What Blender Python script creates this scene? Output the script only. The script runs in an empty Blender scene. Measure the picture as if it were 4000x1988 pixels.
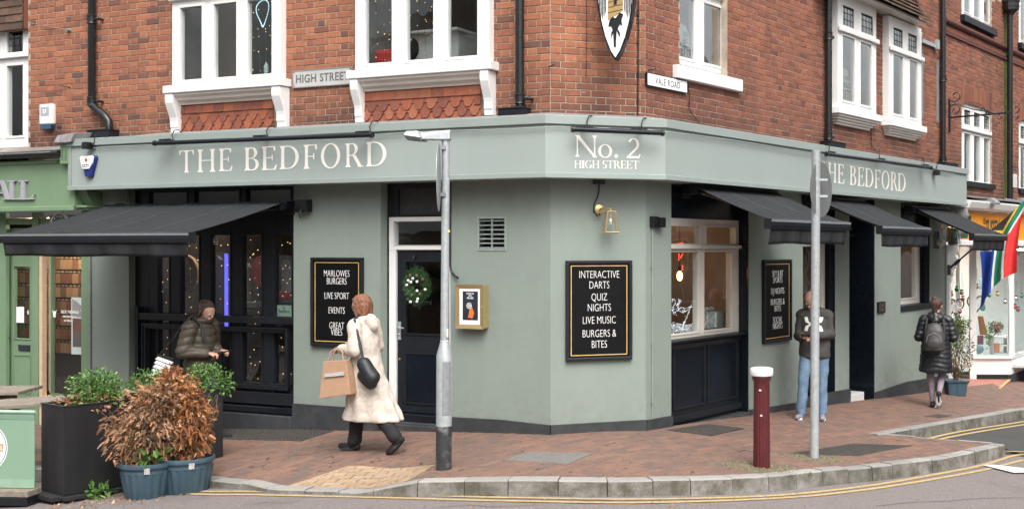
import bpy, bmesh, math, random
from mathutils import Vector, Matrix
from mathutils.bvhtree import BVHTree
R = random.Random(7)
rad = math.radians
scene = bpy.context.scene
COL = scene.collection
# ---------------------------------------------------------------- camera, sky, sun, exposure
CAMZ = 2.2
cam_d = bpy.data.cameras.new('camera'); cam = bpy.data.objects.new('camera', cam_d); COL.objects.link(cam)
cam.location = (0, 0, CAMZ); cam.rotation_euler = (rad(90), 0, 0)
cam_d.sensor_width = 36; cam_d.lens = 40.5; cam_d.shift_x = -0.1625; cam_d.shift_y = -0.00775
cam_d.clip_start = 0.05; cam_d.clip_end = 1500
scene.camera = cam
SUN_EL, SUN_ROT = rad(52), rad(165)
world = bpy.data.worlds.new('World'); scene.world = world; world.use_nodes = True
wn = world.node_tree; wn.nodes.clear()
wo = wn.nodes.new('ShaderNodeOutputWorld'); wb = wn.nodes.new('ShaderNodeBackground')
ws = wn.nodes.new('ShaderNodeTexSky'); ws.sky_type = 'NISHITA'; ws.sun_disc = False
ws.sun_elevation = SUN_EL; ws.sun_rotation = SUN_ROT; ws.air_density = 1.3; ws.dust_density = 6.0; ws.ozone_density = 1.0
wh = wn.nodes.new('ShaderNodeHueSaturation'); wh.inputs['Saturation'].default_value = 0.22
# overcast: the zenith is brighter than the horizon
wt = wn.nodes.new('ShaderNodeTexCoord'); wx = wn.nodes.new('ShaderNodeSeparateXYZ'); wm = wn.nodes.new('ShaderNodeMapRange'); wv = wn.nodes.new('ShaderNodeVectorMath'); wv.operation = 'SCALE'
wm.inputs[1].default_value = 0; wm.inputs[2].default_value = 1; wm.inputs[3].default_value = .78; wm.inputs[4].default_value = 1.4
wn.links.new(wt.outputs['Generated'], wx.inputs[0]); wn.links.new(wx.outputs[2], wm.inputs[0]); wn.links.new(wh.outputs[0], wv.inputs[0]); wn.links.new(wm.outputs[0], wv.inputs['Scale'])
wn.links.new(ws.outputs[0], wh.inputs['Color']); wn.links.new(wv.outputs[0], wb.inputs[0]); wn.links.new(wb.outputs[0], wo.inputs[0])
wb.inputs[1].default_value = 0.15
sd = bpy.data.lights.new('sun', 'SUN'); sun = bpy.data.objects.new('sun', sd); COL.objects.link(sun)
sd.energy = 0.9; sd.angle = rad(40); sd.color = (1.0, 0.96, 0.91)
sdir = Vector((math.sin(SUN_ROT)*math.cos(SUN_EL), math.cos(SUN_ROT)*math.cos(SUN_EL), math.sin(SUN_EL)))
sun.rotation_euler = sdir.to_track_quat('Z', 'Y').to_euler()
scene.view_settings.view_transform = 'Standard'; scene.view_settings.look = 'None'
scene.view_settings.gamma = 1; scene.view_settings.use_curve_mapping = False
scene.view_settings.exposure = 0.75
scene.render.engine = 'CYCLES'
scene.cycles.max_bounces = 7; scene.cycles.transparent_max_bounces = 16; scene.cycles.caustics_reflective = False; scene.cycles.caustics_refractive = False
# ---------------------------------------------------------------- survey: the two streets and the chamfered corner
F, CX, CY = 4500.0, 2650.0, 963.0
class Fr:
 def __init__(s, o, u):
  s.o = Vector(o); s.u = Vector(u).normalized(); s.n = Vector((s.u.y, -s.u.x))
  s.M = Matrix(((s.u.x, -s.n.x, 0, s.o.x), (s.u.y, -s.n.y, 0, s.o.y), (0, 0, 1, 0), (0, 0, 0, 1)))
 def w(s, u, out=0.0, z=0.0):
  p = s.o+s.u*u+s.n*out
  return Vector((p.x, p.y, z))
 def U(s, px, out=0.0):
  k = (px-CX)/F; p = s.o+s.n*out
  return (k*p.y-p.x)/(s.u.x-k*s.u.y)
 def Z(s, px, py, out=0.0):
  return CAMZ+(CY-py)*s.w(s.U(px, out), out).y/F
 def zu(s, u, py, out=0.0):
  return CAMZ+(CY-py)*s.w(u, out).y/F
CL = (-1.377, 12.397); CR = (-0.3627, 12.752)
A = Fr(CL, (.9185, -.3955)); C_ = Fr(CL, (.9438, .3305)); B = Fr(CR, (.5483, .8363))
G = Fr((0, 0), (1, 0))
CW = (Vector(CR)-Vector(CL)).length
def zg(X):                     # height of the pavement: a ridge at the corner, falling along both streets
 sp = lambda t: .4*math.log(1+math.exp(min(t/.4, 60)))
 X = max(-8.5, min(9.5, X))
 return .215-.055*sp(-X-1.0)-.105*sp(X+.6)
DROP = Vector((-3.45, 10.85))
def zp(X, Y):                  # pavement with the dropped crossing
 dx = max(0, abs(X+3.75)-.95)/.55; dy = max(0, Y-10.75)/1.0
 return zg(X)-.105*max(0, 1-dx)*max(0, 1-min(1, dy))
def zr(X, Y=0): return zg(X)-.135
def gp(px, py, zf=zg):
 Y = 11.0
 for _ in range(40):
  X = (px-CX)/F*Y
  Y = (CAMZ-(zf(X)))*F/(py-CY)
 return Vector(((px-CX)/F*Y, Y))
# ---------------------------------------------------------------- materials
def nmat(name):
 m = bpy.data.materials.new(name); m.use_nodes = True
 nt = m.node_tree; b = nt.nodes['Principled BSDF']
 return m, nt, b
def N(nt, t, **k):
 n = nt.nodes.new(t)
 for a, v in k.items():
  if a in n.inputs: n.inputs[a].default_value = v
  else: setattr(n, a, v)
 return n
def mat(name, col, rough=.6, var=.12, scale=3.0, bump=.15, bscale=60, metal=0, spec=.5, dirt=None, dscale=1.5, damt=.4, coat=0, streak=False, splash=False):
 """painted / plain surface with uneven tone, fine relief and optional wear"""
 m, nt, b = nmat(name); L = nt.links.new
 g = N(nt, 'ShaderNodeNewGeometry')
 mp = N(nt, 'ShaderNodeMapping'); L(g.outputs['Position'], mp.inputs['Vector'])
 if streak: mp.inputs['Scale'].default_value = (1, 1, .12)
 n1 = N(nt, 'ShaderNodeTexNoise', Scale=scale, Detail=6.0, Roughness=.65); L(mp.outputs[0], n1.inputs['Vector'])
 mr = N(nt, 'ShaderNodeMapRange'); mr.inputs[1].default_value = .3; mr.inputs[2].default_value = .7
 mr.inputs[3].default_value = 1-var; mr.inputs[4].default_value = 1+var; L(n1.outputs['Fac'], mr.inputs[0])
 mu = N(nt, 'ShaderNodeVectorMath', operation='SCALE'); mu.inputs[0].default_value = col[:3]; L(mr.outputs[0], mu.inputs['Scale'])
 out = mu.outputs[0]
 if dirt:
  n2 = N(nt, 'ShaderNodeTexNoise', Scale=dscale, Detail=9.0, Roughness=.7); L(mp.outputs[0], n2.inputs['Vector'])
  r2 = N(nt, 'ShaderNodeMapRange'); r2.inputs[1].default_value = .52; r2.inputs[2].default_value = .72; r2.inputs[3].default_value = 0; r2.inputs[4].default_value = damt
  L(n2.outputs['Fac'], r2.inputs[0])
  mx = N(nt, 'ShaderNodeMix', data_type='RGBA'); mx.inputs[7].default_value = (*dirt, 1); L(out, mx.inputs[6]); L(r2.outputs[0], mx.inputs[0]); out = mx.outputs[2]
 if splash:      # rain splash and street dirt thrown up on the foot of the wall, thin runs below the fascia
  mp2 = N(nt, 'ShaderNodeMapping'); mp2.inputs['Scale'].default_value = (7, 7, .5); L(g.outputs['Position'], mp2.inputs['Vector'])
  n4 = N(nt, 'ShaderNodeTexNoise', Scale=1.6, Detail=8.0, Roughness=.7); L(mp2.outputs[0], n4.inputs['Vector'])
  r4 = N(nt, 'ShaderNodeMapRange'); r4.inputs[1].default_value = .5; r4.inputs[2].default_value = .75; r4.inputs[4].default_value = .12; L(n4.outputs['Fac'], r4.inputs[0])
  m4 = N(nt, 'ShaderNodeMix', data_type='RGBA'); m4.inputs[7].default_value = (.17, .19, .165, 1); L(out, m4.inputs[6]); L(r4.outputs[0], m4.inputs[0]); out = m4.outputs[2]
  sx = N(nt, 'ShaderNodeSeparateXYZ'); L(g.outputs['Position'], sx.inputs[0]); r5 = N(nt, 'ShaderNodeMapRange'); r5.inputs[1].default_value = .15; r5.inputs[2].default_value = .75; r5.inputs[3].default_value = .5; r5.inputs[4].default_value = 0; L(sx.outputs[2], r5.inputs[0])
  n5 = N(nt, 'ShaderNodeTexNoise', Scale=9, Detail=10.0, Roughness=.75); L(g.outputs['Position'], n5.inputs['Vector']); r6 = N(nt, 'ShaderNodeMapRange'); r6.inputs[1].default_value = .42; r6.inputs[2].default_value = .7; L(n5.outputs['Fac'], r6.inputs[0])
  m5 = N(nt, 'ShaderNodeMath', operation='MULTIPLY'); L(r5.outputs[0], m5.inputs[0]); L(r6.outputs[0], m5.inputs[1]); m6 = N(nt, 'ShaderNodeMix', data_type='RGBA'); m6.inputs[7].default_value = (.16, .15, .125, 1); L(out, m6.inputs[6]); L(m5.outputs[0], m6.inputs[0]); out = m6.outputs[2]
 L(out, b.inputs['Base Color'])
 n3 = N(nt, 'ShaderNodeTexNoise', Scale=scale*2.3, Detail=5.0); L(g.outputs['Position'], n3.inputs['Vector'])
 r3 = N(nt, 'ShaderNodeMapRange'); r3.inputs[3].default_value = max(.03, rough-.12); r3.inputs[4].default_value = min(1, rough+.12); L(n3.outputs['Fac'], r3.inputs[0]); L(r3.outputs[0], b.inputs['Roughness'])
 b.inputs['Metallic'].default_value = metal; b.inputs['Specular IOR Level'].default_value = spec
 if coat: b.inputs['Coat Weight'].default_value = coat; b.inputs['Coat Roughness'].default_value = .08
 if bump:
  nb = N(nt, 'ShaderNodeTexNoise', Scale=bscale, Detail=4.0); L(g.outputs['Position'], nb.inputs['Vector'])
  bp = N(nt, 'ShaderNodeBump', Strength=bump, Distance=.004); L(nb.outputs['Fac'], bp.inputs['Height']); L(bp.outputs[0], b.inputs['Normal'])
 return m
def emis(name, col, s):
 m, nt, b = nmat(name); b.inputs['Base Color'].default_value = (*col, 1); b.inputs['Emission Color'].default_value = (*col, 1); b.inputs['Emission Strength'].default_value = s
 return m
def glass(name, tint=(.92, .95, .95), refl=.0, rough=.01, wob=.0):
 m = bpy.data.materials.new(name); m.use_nodes = True; nt = m.node_tree; nt.nodes.clear(); L = nt.links.new
 o = N(nt, 'ShaderNodeOutputMaterial'); mx = N(nt, 'ShaderNodeMixShader'); t = N(nt, 'ShaderNodeBsdfTransparent'); t.inputs[0].default_value = (*tint, 1)
 gl = N(nt, 'ShaderNodeBsdfGlossy', Roughness=rough); gl.inputs[0].default_value = (1, 1, 1, 1)
 ge = N(nt, 'ShaderNodeNewGeometry'); dt = N(nt, 'ShaderNodeVectorMath', operation='DOT_PRODUCT'); L(ge.outputs['Normal'], dt.inputs[0]); L(ge.outputs['Incoming'], dt.inputs[1])
 ab = N(nt, 'ShaderNodeMath', operation='ABSOLUTE'); L(dt.outputs['Value'], ab.inputs[0]); su = N(nt, 'ShaderNodeMath', operation='SUBTRACT'); su.inputs[0].default_value = 1; L(ab.outputs[0], su.inputs[1])
 pw = N(nt, 'ShaderNodeMath', operation='POWER'); L(su.outputs[0], pw.inputs[0]); pw.inputs[1].default_value = 5
 ad = N(nt, 'ShaderNodeMath', operation='MULTIPLY_ADD'); ad.inputs[1].default_value = .9; ad.inputs[2].default_value = .045+refl; ad.use_clamp = True
 L(pw.outputs[0], ad.inputs[0]); L(ad.outputs[0], mx.inputs[0]); L(t.outputs[0], mx.inputs[1]); L(gl.outputs[0], mx.inputs[2]); L(mx.outputs[0], o.inputs[0])
 if wob:
  g = N(nt, 'ShaderNodeNewGeometry'); nb = N(nt, 'ShaderNodeTexNoise', Scale=2.5, Detail=1.0); L(g.outputs['Position'], nb.inputs['Vector'])
  bp = N(nt, 'ShaderNodeBump', Strength=wob, Distance=.02); L(nb.outputs['Fac'], bp.inputs['Height']); L(bp.outputs[0], gl.inputs['Normal'])
 return m
def piece_mat(name, ramp, rough=.85, soot=None, lowdark=None, bump=.5, gscale=90, moss=None, satur=1.0, patch=None):
 """one colour per piece (brick, paver, tile): object random + per-face tint"""
 m, nt, b = nmat(name); L = nt.links.new
 at = N(nt, 'ShaderNodeAttribute', attribute_name='tint'); oi = N(nt, 'ShaderNodeObjectInfo')
 ad = N(nt, 'ShaderNodeMath', operation='ADD'); L(at.outputs['Fac'], ad.inputs[0]); L(oi.outputs['Random'], ad.inputs[1])
 fr = N(nt, 'ShaderNodeMath', operation='FRACT'); L(ad.outputs[0], fr.inputs[0])
 g = N(nt, 'ShaderNodeNewGeometry')
 cr = N(nt, 'ShaderNodeValToRGB'); L(fr.outputs[0], cr.inputs[0])
 e = cr.color_ramp.elements
 while len(e) < len(ramp): e.new(.5)
 for i, (p, c) in enumerate(ramp): e[i].position = p; e[i].color = (*c, 1)
 n1 = N(nt, 'ShaderNodeTexNoise', Scale=gscale*.35, Detail=6.0, Roughness=.7); L(g.outputs['Position'], n1.inputs['Vector'])
 mr = N(nt, 'ShaderNodeMapRange'); mr.inputs[1].default_value = .25; mr.inputs[2].default_value = .75; mr.inputs[3].default_value = .72; mr.inputs[4].default_value = 1.28; L(n1.outputs['Fac'], mr.inputs[0])
 mu = N(nt, 'ShaderNodeVectorMath', operation='SCALE'); L(cr.outputs[0], mu.inputs[0]); L(mr.outputs[0], mu.inputs['Scale']); out = mu.outputs[0]
 def layer(out, fac, col):
  mx = N(nt, 'ShaderNodeMix', data_type='RGBA'); mx.inputs[7].default_value = (*col, 1); L(out, mx.inputs[6]); L(fac, mx.inputs[0]); return mx.outputs[2]
 def mask(scale, lo, hi, amt, vec=(1, 1, 1), det=8.0):
  mp = N(nt, 'ShaderNodeMapping'); mp.inputs['Scale'].default_value = vec; L(g.outputs['Position'], mp.inputs['Vector'])
  n = N(nt, 'ShaderNodeTexNoise', Scale=scale, Detail=det, Roughness=.65); L(mp.outputs[0], n.inputs['Vector'])
  r = N(nt, 'ShaderNodeMapRange'); r.inputs[1].default_value = lo; r.inputs[2].default_value = hi; r.inputs[3].default_value = 0; r.inputs[4].default_value = amt; L(n.outputs['Fac'], r.inputs[0]); return r.outputs[0]
 if soot: out = layer(out, mask(1.1, .5, .68, soot[1], (1, 1, .35)), soot[0])
 if patch: out = layer(out, mask(patch[1], .5, .6, patch[2]), patch[0])
 if lowdark:        # a sooty weathered band of courses just above the fascia
  sx = N(nt, 'ShaderNodeSeparateXYZ'); L(g.outputs['Position'], sx.inputs[0])
  r = N(nt, 'ShaderNodeMapRange'); r.inputs[1].default_value = lowdark[1]; r.inputs[2].default_value = lowdark[2]; r.inputs[3].default_value = 1; r.inputs[4].default_value = 0; L(sx.outputs[2], r.inputs[0])
  k = N(nt, 'ShaderNodeMath', operation='MULTIPLY'); L(r.outputs[0], k.inputs[0]); L(mask(1.6, .3, .6, lowdark[3], det=3.0), k.inputs[1]); out = layer(out, k.outputs[0], lowdark[0])
 if moss: out = layer(out, mask(moss[1], .6, .72, moss[2]), moss[0])
 if moss is None: out = layer(out, mask(26, .70, .74, .6, det=2.0), (.45, .4, .36))
 L(out, b.inputs['Base Color']); b.inputs['Roughness'].default_value = rough; b.inputs['Specular IOR Level'].default_value = .25
 nb = N(nt, 'ShaderNodeTexNoise', Scale=gscale, Detail=5.0); L(g.outputs['Position'], nb.inputs['Vector'])
 bp = N(nt, 'ShaderNodeBump', Strength=bump, Distance=.004); L(nb.outputs['Fac'], bp.inputs['Height']); L(bp.outputs[0], b.inputs['Normal'])
 return m
M = {}
M['brick'] = piece_mat('red_brick', [(0, (.375, .148, .080)), (.25, (.31, .122, .070)), (.5, (.25, .100, .062)), (.72, (.355, .146, .083)), (.88, (.22, .090, .060)), (.985, (.14, .074, .058))], soot=((.14, .068, .05), .55), lowdark=((.075, .04, .034), 3.55, 4.25, 1.0))
M['brick_b'] = piece_mat('brown_brick', [(0, (.30, .115, .068)), (.35, (.235, .092, .060)), (.6, (.19, .078, .054)), (.85, (.28, .11, .07)), (1, (.12, .06, .05))], soot=((.09, .048, .038), .6), lowdark=((.075, .042, .036), 3.5, 4.3, .8))
M['mortar'] = mat('lime_mortar', (.40, .335, .265), .95, .25, 8, .6, 200, spec=.1, dirt=(.12, .08, .06), damt=.6)
M['mortar_b'] = mat('grey_mortar', (.43, .355, .285), .95, .25, 8, .6, 200, spec=.1, dirt=(.10, .07, .055), damt=.6)
M['tile'] = piece_mat('clay_tile', [(0, (.31, .105, .06)), (.4, (.25, .085, .052)), (.7, (.19, .07, .05)), (1, (.33, .125, .07))], .8, moss=((.32, .26, .2), 9, .25))
M['tile_dark'] = piece_mat('weathered_tile', [(0, (.10, .06, .045)), (.5, (.075, .055, .042)), (1, (.15, .09, .065))], .9, moss=((.13, .14, .06), 5, .5))
M['tile_brown'] = piece_mat('brown_tile', [(0, (.16, .062, .042)), (.5, (.12, .05, .038)), (1, (.19, .075, .05))], .85, moss=((.13, .14, .06), 5, .2))
M['slate'] = piece_mat('lead_slate', [(0, (.20, .19, .17)), (.5, (.15, .14, .13)), (1, (.26, .24, .22))], .8, moss=((.2, .2, .12), 6, .4))
M['paver'] = piece_mat('clay_paver', [(0, (.215, .126, .094)), (.3, (.185, .112, .087)), (.55, (.155, .105, .087)), (.75, (.225, .130, .094)), (1, (.13, .10, .087))], .75, moss=((.12, .10, .085), 2.0, .5), patch=((.135, .098, .085), .7, .4), gscale=120)
M['paver_buff'] = piece_mat('buff_paver', [(0, (.37, .265, .175)), (.5, (.32, .23, .15)), (1, (.40, .295, .20))], .75, moss=((.25, .17, .11), 5, .4), gscale=120)
M['paver_joint'] = mat('sand_joint', (.07, .052, .042), .95, .3, 10, .5, 150, spec=.1)
M['kerb'] = piece_mat('granite_kerb', [(0, (.30, .29, .275)), (.5, (.245, .237, .225)), (1, (.335, .325, .305))], .8, moss=((.075, .07, .05), 7, .8), gscale=240, bump=.8)
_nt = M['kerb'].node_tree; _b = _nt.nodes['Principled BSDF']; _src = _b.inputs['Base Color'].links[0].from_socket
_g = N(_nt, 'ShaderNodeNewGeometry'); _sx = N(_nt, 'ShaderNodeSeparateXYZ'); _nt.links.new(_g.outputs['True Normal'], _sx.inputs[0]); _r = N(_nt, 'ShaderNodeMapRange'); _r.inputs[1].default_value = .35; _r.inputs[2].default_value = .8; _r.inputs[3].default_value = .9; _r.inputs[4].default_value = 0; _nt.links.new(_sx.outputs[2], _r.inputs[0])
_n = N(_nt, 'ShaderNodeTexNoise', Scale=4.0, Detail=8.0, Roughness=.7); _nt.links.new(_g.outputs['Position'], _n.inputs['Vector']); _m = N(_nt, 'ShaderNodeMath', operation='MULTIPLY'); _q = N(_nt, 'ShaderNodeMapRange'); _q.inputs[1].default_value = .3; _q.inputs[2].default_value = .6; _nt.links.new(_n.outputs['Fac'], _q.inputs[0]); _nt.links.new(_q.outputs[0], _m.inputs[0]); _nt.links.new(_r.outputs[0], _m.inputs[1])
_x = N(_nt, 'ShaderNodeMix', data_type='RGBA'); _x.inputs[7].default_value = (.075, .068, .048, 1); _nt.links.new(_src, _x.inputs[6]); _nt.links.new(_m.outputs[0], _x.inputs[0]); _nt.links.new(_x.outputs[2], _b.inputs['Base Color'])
M['asphalt'] = mat('asphalt', (.19, .166, .158), .9, .5, 70, .9, 320, spec=.3, dirt=(.12, .10, .097), dscale=1.2, damt=.5)
M['asphalt_dark'] = mat('patched_asphalt', (.07, .068, .066), .9, .25, 200, .9, 300, spec=.3, dirt=(.04, .04, .04), damt=.5)
M['yellow'] = mat('worn_yellow_paint', (.43, .31, .14), .8, .3, 30, .5, 200, dirt=(.2, .165, .14), dscale=14, damt=.95)
M['whiteline'] = mat('worn_white_paint', (.55, .54, .52), .8, .2, 30, .5, 200, dirt=(.16, .14, .13), dscale=16, damt=.7)
M['render'] = mat('sage_render', (.232, .275, .245), .75, .05, 1.2, .35, 22, spec=.3, dirt=(.19, .22, .198), dscale=1.3, damt=.4, splash=True)
M['fascia'] = mat('sage_fascia', (.300, .345, .328), .5, .04, 1.5, .05, 30, spec=.4, dirt=(.30, .355, .34), dscale=1.6, damt=.45, streak=True)
M['fascia_trim'] = mat('sage_trim', (.268, .315, .296), .5, .05, 3, .05, 30)
M['lead'] = mat('lead_flashing', (.22, .215, .22), .6, .3, 9, .5, 40, dirt=(.42, .38, .34), dscale=6, damt=.7)
M['plinth'] = mat('plinth_black', (.030, .033, .037), .7, .3, 5, .35, 40, dirt=(.11, .105, .10), dscale=4, damt=.4)
M['black_gloss'] = mat('black_gloss_paint', (.007, .010, .015), .22, .12, 4, .05, 20, spec=.38, dirt=(.014, .017, .021), dscale=2, damt=.4)
M['board'] = mat('board_black', (.005, .0055, .0065), .35, .1, 4, .03, 20, spec=.2)
M['seam'] = mat('canvas_seam', (.06, .062, .066), .8, .1, 9, 0)
M['black'] = mat('black_paint', (.011, .0135, .018), .38, .2, 6, .1, 30, spec=.35, dirt=(.026, .028, .032), dscale=4, damt=.4)
M['black_matt'] = mat('black_matt', (.014, .014, .015), .75, .2, 8, .1, 60)
M['iron'] = mat('black_iron', (.012, .013, .015), .3, .2, 12, .2, 60)
M['white'] = mat('white_gloss_paint', (.76, .76, .75), .45, .03, 3, .06, 30, dirt=(.60, .585, .56), dscale=3, damt=.5)
M['cream'] = mat('cream_paint', (.60, .57, .52), .45, .05, 3, .08, 30, dirt=(.4, .38, .34), dscale=4, damt=.4)
M['letter'] = mat('cream_lettering', (.80, .77, .72), .6, .02, 5, 0)
M['letterw'] = mat('white_lettering', (.85, .85, .84), .6, .02, 5, 0)
M['ink'] = mat('dark_lettering', (.03, .035, .045), .6, .1, 5, 0)
M['inkgrey'] = mat('grey_lettering', (.12, .125, .13), .6, .2, 30, 0)
M['gold'] = mat('brass', (.72, .55, .28), .38, .06, 20, .05, 30, metal=.85)
M['goldline'] = mat('gold_line', (.62, .40, .12), .5, .1, 20, 0)
M['awning'] = mat('charcoal_canvas', (.026, .028, .031), .85, .12, 7, .35, 500, spec=.2, dirt=(.04, .042, .044), dscale=3, damt=.5)
M['alu'] = mat('grey_aluminium', (.10, .105, .11), .35, .1, 6, .03, 30, metal=.6)
M['highlight_paint'] = mat('painted_highlight', (.30, .31, .33), .35, .1, 6, .03, 30, metal=.5)  # paler tone that stands in for the highlight on the awning bars
M['galv'] = mat('galvanised_steel', (.40, .43, .44), .5, .16, 22, .1, 40, metal=.35, dirt=(.56, .59, .60), dscale=26, damt=.55)
M['galv_dark'] = mat('weathered_steel', (.26, .28, .29), .5, .2, 22, .1, 40, metal=.3)
M['bollard'] = mat('maroon_paint', (.082, .013, .016), .35, .15, 8, .12, 40, dirt=(.05, .012, .014), dscale=7, damt=.5)
M['glass'] = glass('window_glass', wob=.12)
M['glass_r'] = glass('reflective_window_glass', (.85, .88, .88), .30, wob=.2)
M['glass_d'] = glass('dark_window_glass', (.55, .57, .58), .0, wob=.12)
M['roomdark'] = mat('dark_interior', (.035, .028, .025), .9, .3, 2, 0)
M['room'] = mat('grey_interior', (.16, .15, .14), .9, .3, 2, 0)
M['roomlight'] = mat('pale_interior', (.45, .44, .41), .9, .15, 2, 0)
M['green'] = mat('green_shop_paint', (.165, .255, .15), .55, .05, 3, .06, 30, dirt=(.13, .20, .125), dscale=2, damt=.4)
M['wood'] = mat('weathered_wood', (.22, .185, .15), .85, .3, 14, .5, 60, dirt=(.16, .13, .10), dscale=9, damt=.6)
M['pine'] = mat('pale_pine', (.60, .44, .30), .6, .1, 9, .1, 40)
M['skin'] = mat('skin', (.52, .30, .22), .5, .06, 12, .05, 200)
M['fairy'] = emis('fairy_light_bulb', (1, .62, .26), 1.8)
M['neon'] = emis('neon_red', (1, .07, .04), 2.2)
M['bulb'] = emis('filament_bulb', (1, .42, .10), 16)
M['blueled'] = emis('blue_led', (.12, .12, .9), 1.0)
M['fern'] = None
def flat(name, c, rough=.7, **k):
 if name not in M or M[name] is None: M[name] = mat(name, c, rough, k.pop('var', .1), k.pop('scale', 9), k.pop('bump', .0), **k)
 return M[name]
# ---------------------------------------------------------------- mesh builder
class MB:
 def __init__(s): s.v = []; s.f = []; s.t = []
 def add(s, vs, fs, tint=0.0):
  k = len(s.v); s.v += [tuple(p) for p in vs]; s.f += [tuple(i+k for i in f) for f in fs]; s.t += [tint]*len(fs); return s
 def box(s, x0, x1, y0, y1, z0, z1, tint=0.0):
  if x0 > x1: x0, x1 = x1, x0
  if y0 > y1: y0, y1 = y1, y0
  if z0 > z1: z0, z1 = z1, z0
  return s.add([(x0, y0, z0), (x1, y0, z0), (x1, y1, z0), (x0, y1, z0), (x0, y0, z1), (x1, y0, z1), (x1, y1, z1), (x0, y1, z1)],
                     [(0, 3, 2, 1), (4, 5, 6, 7), (0, 1, 5, 4), (1, 2, 6, 5), (2, 3, 7, 6), (3, 0, 4, 7)], tint)
 def hexa(s, b, t, tint=0.0):      # bottom 4 pts, top 4 pts (ccw from above)
  return s.add(list(b)+list(t), [(0, 3, 2, 1), (4, 5, 6, 7), (0, 1, 5, 4), (1, 2, 6, 5), (2, 3, 7, 6), (3, 0, 4, 7)], tint)
 def prism_y(s, poly, y0, y1, tint=0.0):   # poly in (x,z), ccw seen from -y
  n = len(poly); vs = [(x, y0, z) for x, z in poly]+[(x, y1, z) for x, z in poly]
  return s.add(vs, [tuple(range(n)), tuple(range(2*n-1, n-1, -1))]+[(i, i+n, (i+1) % n+n, (i+1) % n) for i in range(n)], tint)
 def prism_x(s, poly, x0, x1, tint=0.0):   # poly in (y,z)
  n = len(poly); vs = [(x0, y, z) for y, z in poly]+[(x1, y, z) for y, z in poly]
  return s.add(vs, [tuple(range(n)), tuple(range(2*n-1, n-1, -1))]+[(i, i+n, (i+1) % n+n, (i+1) % n) for i in range(n)], tint)
 def prism_z(s, poly, z0, z1, tint=0.0):
  n = len(poly); vs = [(x, y, z0 if not callable(z0) else z0(x, y)) for x, y in poly]+[(x, y, z1 if not callable(z1) else z1(x, y)) for x, y in poly]
  return s.add(vs, [tuple(range(n-1, -1, -1)), tuple(range(n, 2*n))]+[(i, (i+1) % n, (i+1) % n+n, i+n) for i in range(n)], tint)
 def lathe(s, prof, c=(0, 0, 0), n=20, ax='z', sx=1, sy=1, tint=0.0, flute=None):
  vs = []; fs = []
  for r, z in prof:
   for i in range(n):
    a = 2*math.pi*i/n; rr = r*(flute(i) if flute else 1)
    p = (rr*math.cos(a)*sx, rr*math.sin(a)*sy, z)
    if ax == 'y': p = (p[0], p[2], p[1])
    if ax == 'x': p = (p[2], p[0], p[1])
    vs.append((p[0]+c[0], p[1]+c[1], p[2]+c[2]))
  m = len(prof)
  for j in range(m-1):
   for i in range(n):
    q = (j*n+i, j*n+(i+1) % n, (j+1)*n+(i+1) % n, (j+1)*n+i)
    fs.append(q if ax != 'y' else q[::-1])
  b = tuple(range(n-1, -1, -1)); t = tuple(range((m-1)*n, m*n))
  fs += [b, t] if ax != 'y' else [b[::-1], t[::-1]]
  return s.add(vs, fs, tint)
 def tube(s, pts, r, n=8, tint=0.0):
  pts = [Vector(p) for p in pts]; rs = r if isinstance(r, (list, tuple)) else [r]*len(pts)
  up = Vector((0, 0, 1)); vs = []; fs = []; pu = None
  for i, p in enumerate(pts):
   d = (pts[min(i+1, len(pts)-1)]-pts[max(i-1, 0)]).normalized()
   if pu is None: a = up if abs(d.z) < .9 else Vector((1, 0, 0)); pu = d.cross(a).normalized()
   pu = (pu-d*pu.dot(d)).normalized(); pv = d.cross(pu)
   for k in range(n):
    a = 2*math.pi*k/n; vs.append(p+(pu*math.cos(a)+pv*math.sin(a))*rs[i])
  for j in range(len(pts)-1):
   for i in range(n): fs.append((j*n+i, j*n+(i+1) % n, (j+1)*n+(i+1) % n, (j+1)*n+i))
  fs += [tuple(range(n-1, -1, -1)), tuple(range((len(pts)-1)*n, len(pts)*n))]
  return s.add(vs, fs, tint)
 def ball(s, c, r, n=10, m=6, sc=(1, 1, 1), tint=0.0):
  vs = [(c[0], c[1], c[2]-r*sc[2])]; fs = []
  for j in range(1, m):
   a = -math.pi/2+math.pi*j/m
   for i in range(n):
    b = 2*math.pi*i/n; vs.append((c[0]+r*sc[0]*math.cos(a)*math.cos(b), c[1]+r*sc[1]*math.cos(a)*math.sin(b), c[2]+r*sc[2]*math.sin(a)))
  vs.append((c[0], c[1], c[2]+r*sc[2])); top = len(vs)-1
  for i in range(n):
   fs.append((0, 1+(i+1) % n, 1+i)); fs.append((top, 1+(m-2)*n+i, 1+(m-2)*n+(i+1) % n))
   for j in range(m-2): fs.append((1+j*n+i, 1+j*n+(i+1) % n, 1+(j+1)*n+(i+1) % n, 1+(j+1)*n+i))
  return s.add(vs, fs, tint)
 def cap(s, p, q, r1, r2, n=12):     # tapered capsule
  p = Vector(p); q = Vector(q); d = q-p; Ln = max(d.length, 1e-5); d /= Ln
  pts = []; rs = []
  for k in range(4): a = math.pi/2*k/4 ; pts.append(p-d*r1*math.cos(a)); rs.append(max(r1*math.sin(a), r1*.06))
  pts.append(p); rs.append(r1); pts.append(q); rs.append(r2)
  for k in range(3, -1, -1): a = math.pi/2*k/4; pts.append(q+d*r2*math.cos(a)); rs.append(max(r2*math.sin(a), r2*.06))
  return s.tube(pts, rs, n)
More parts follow.
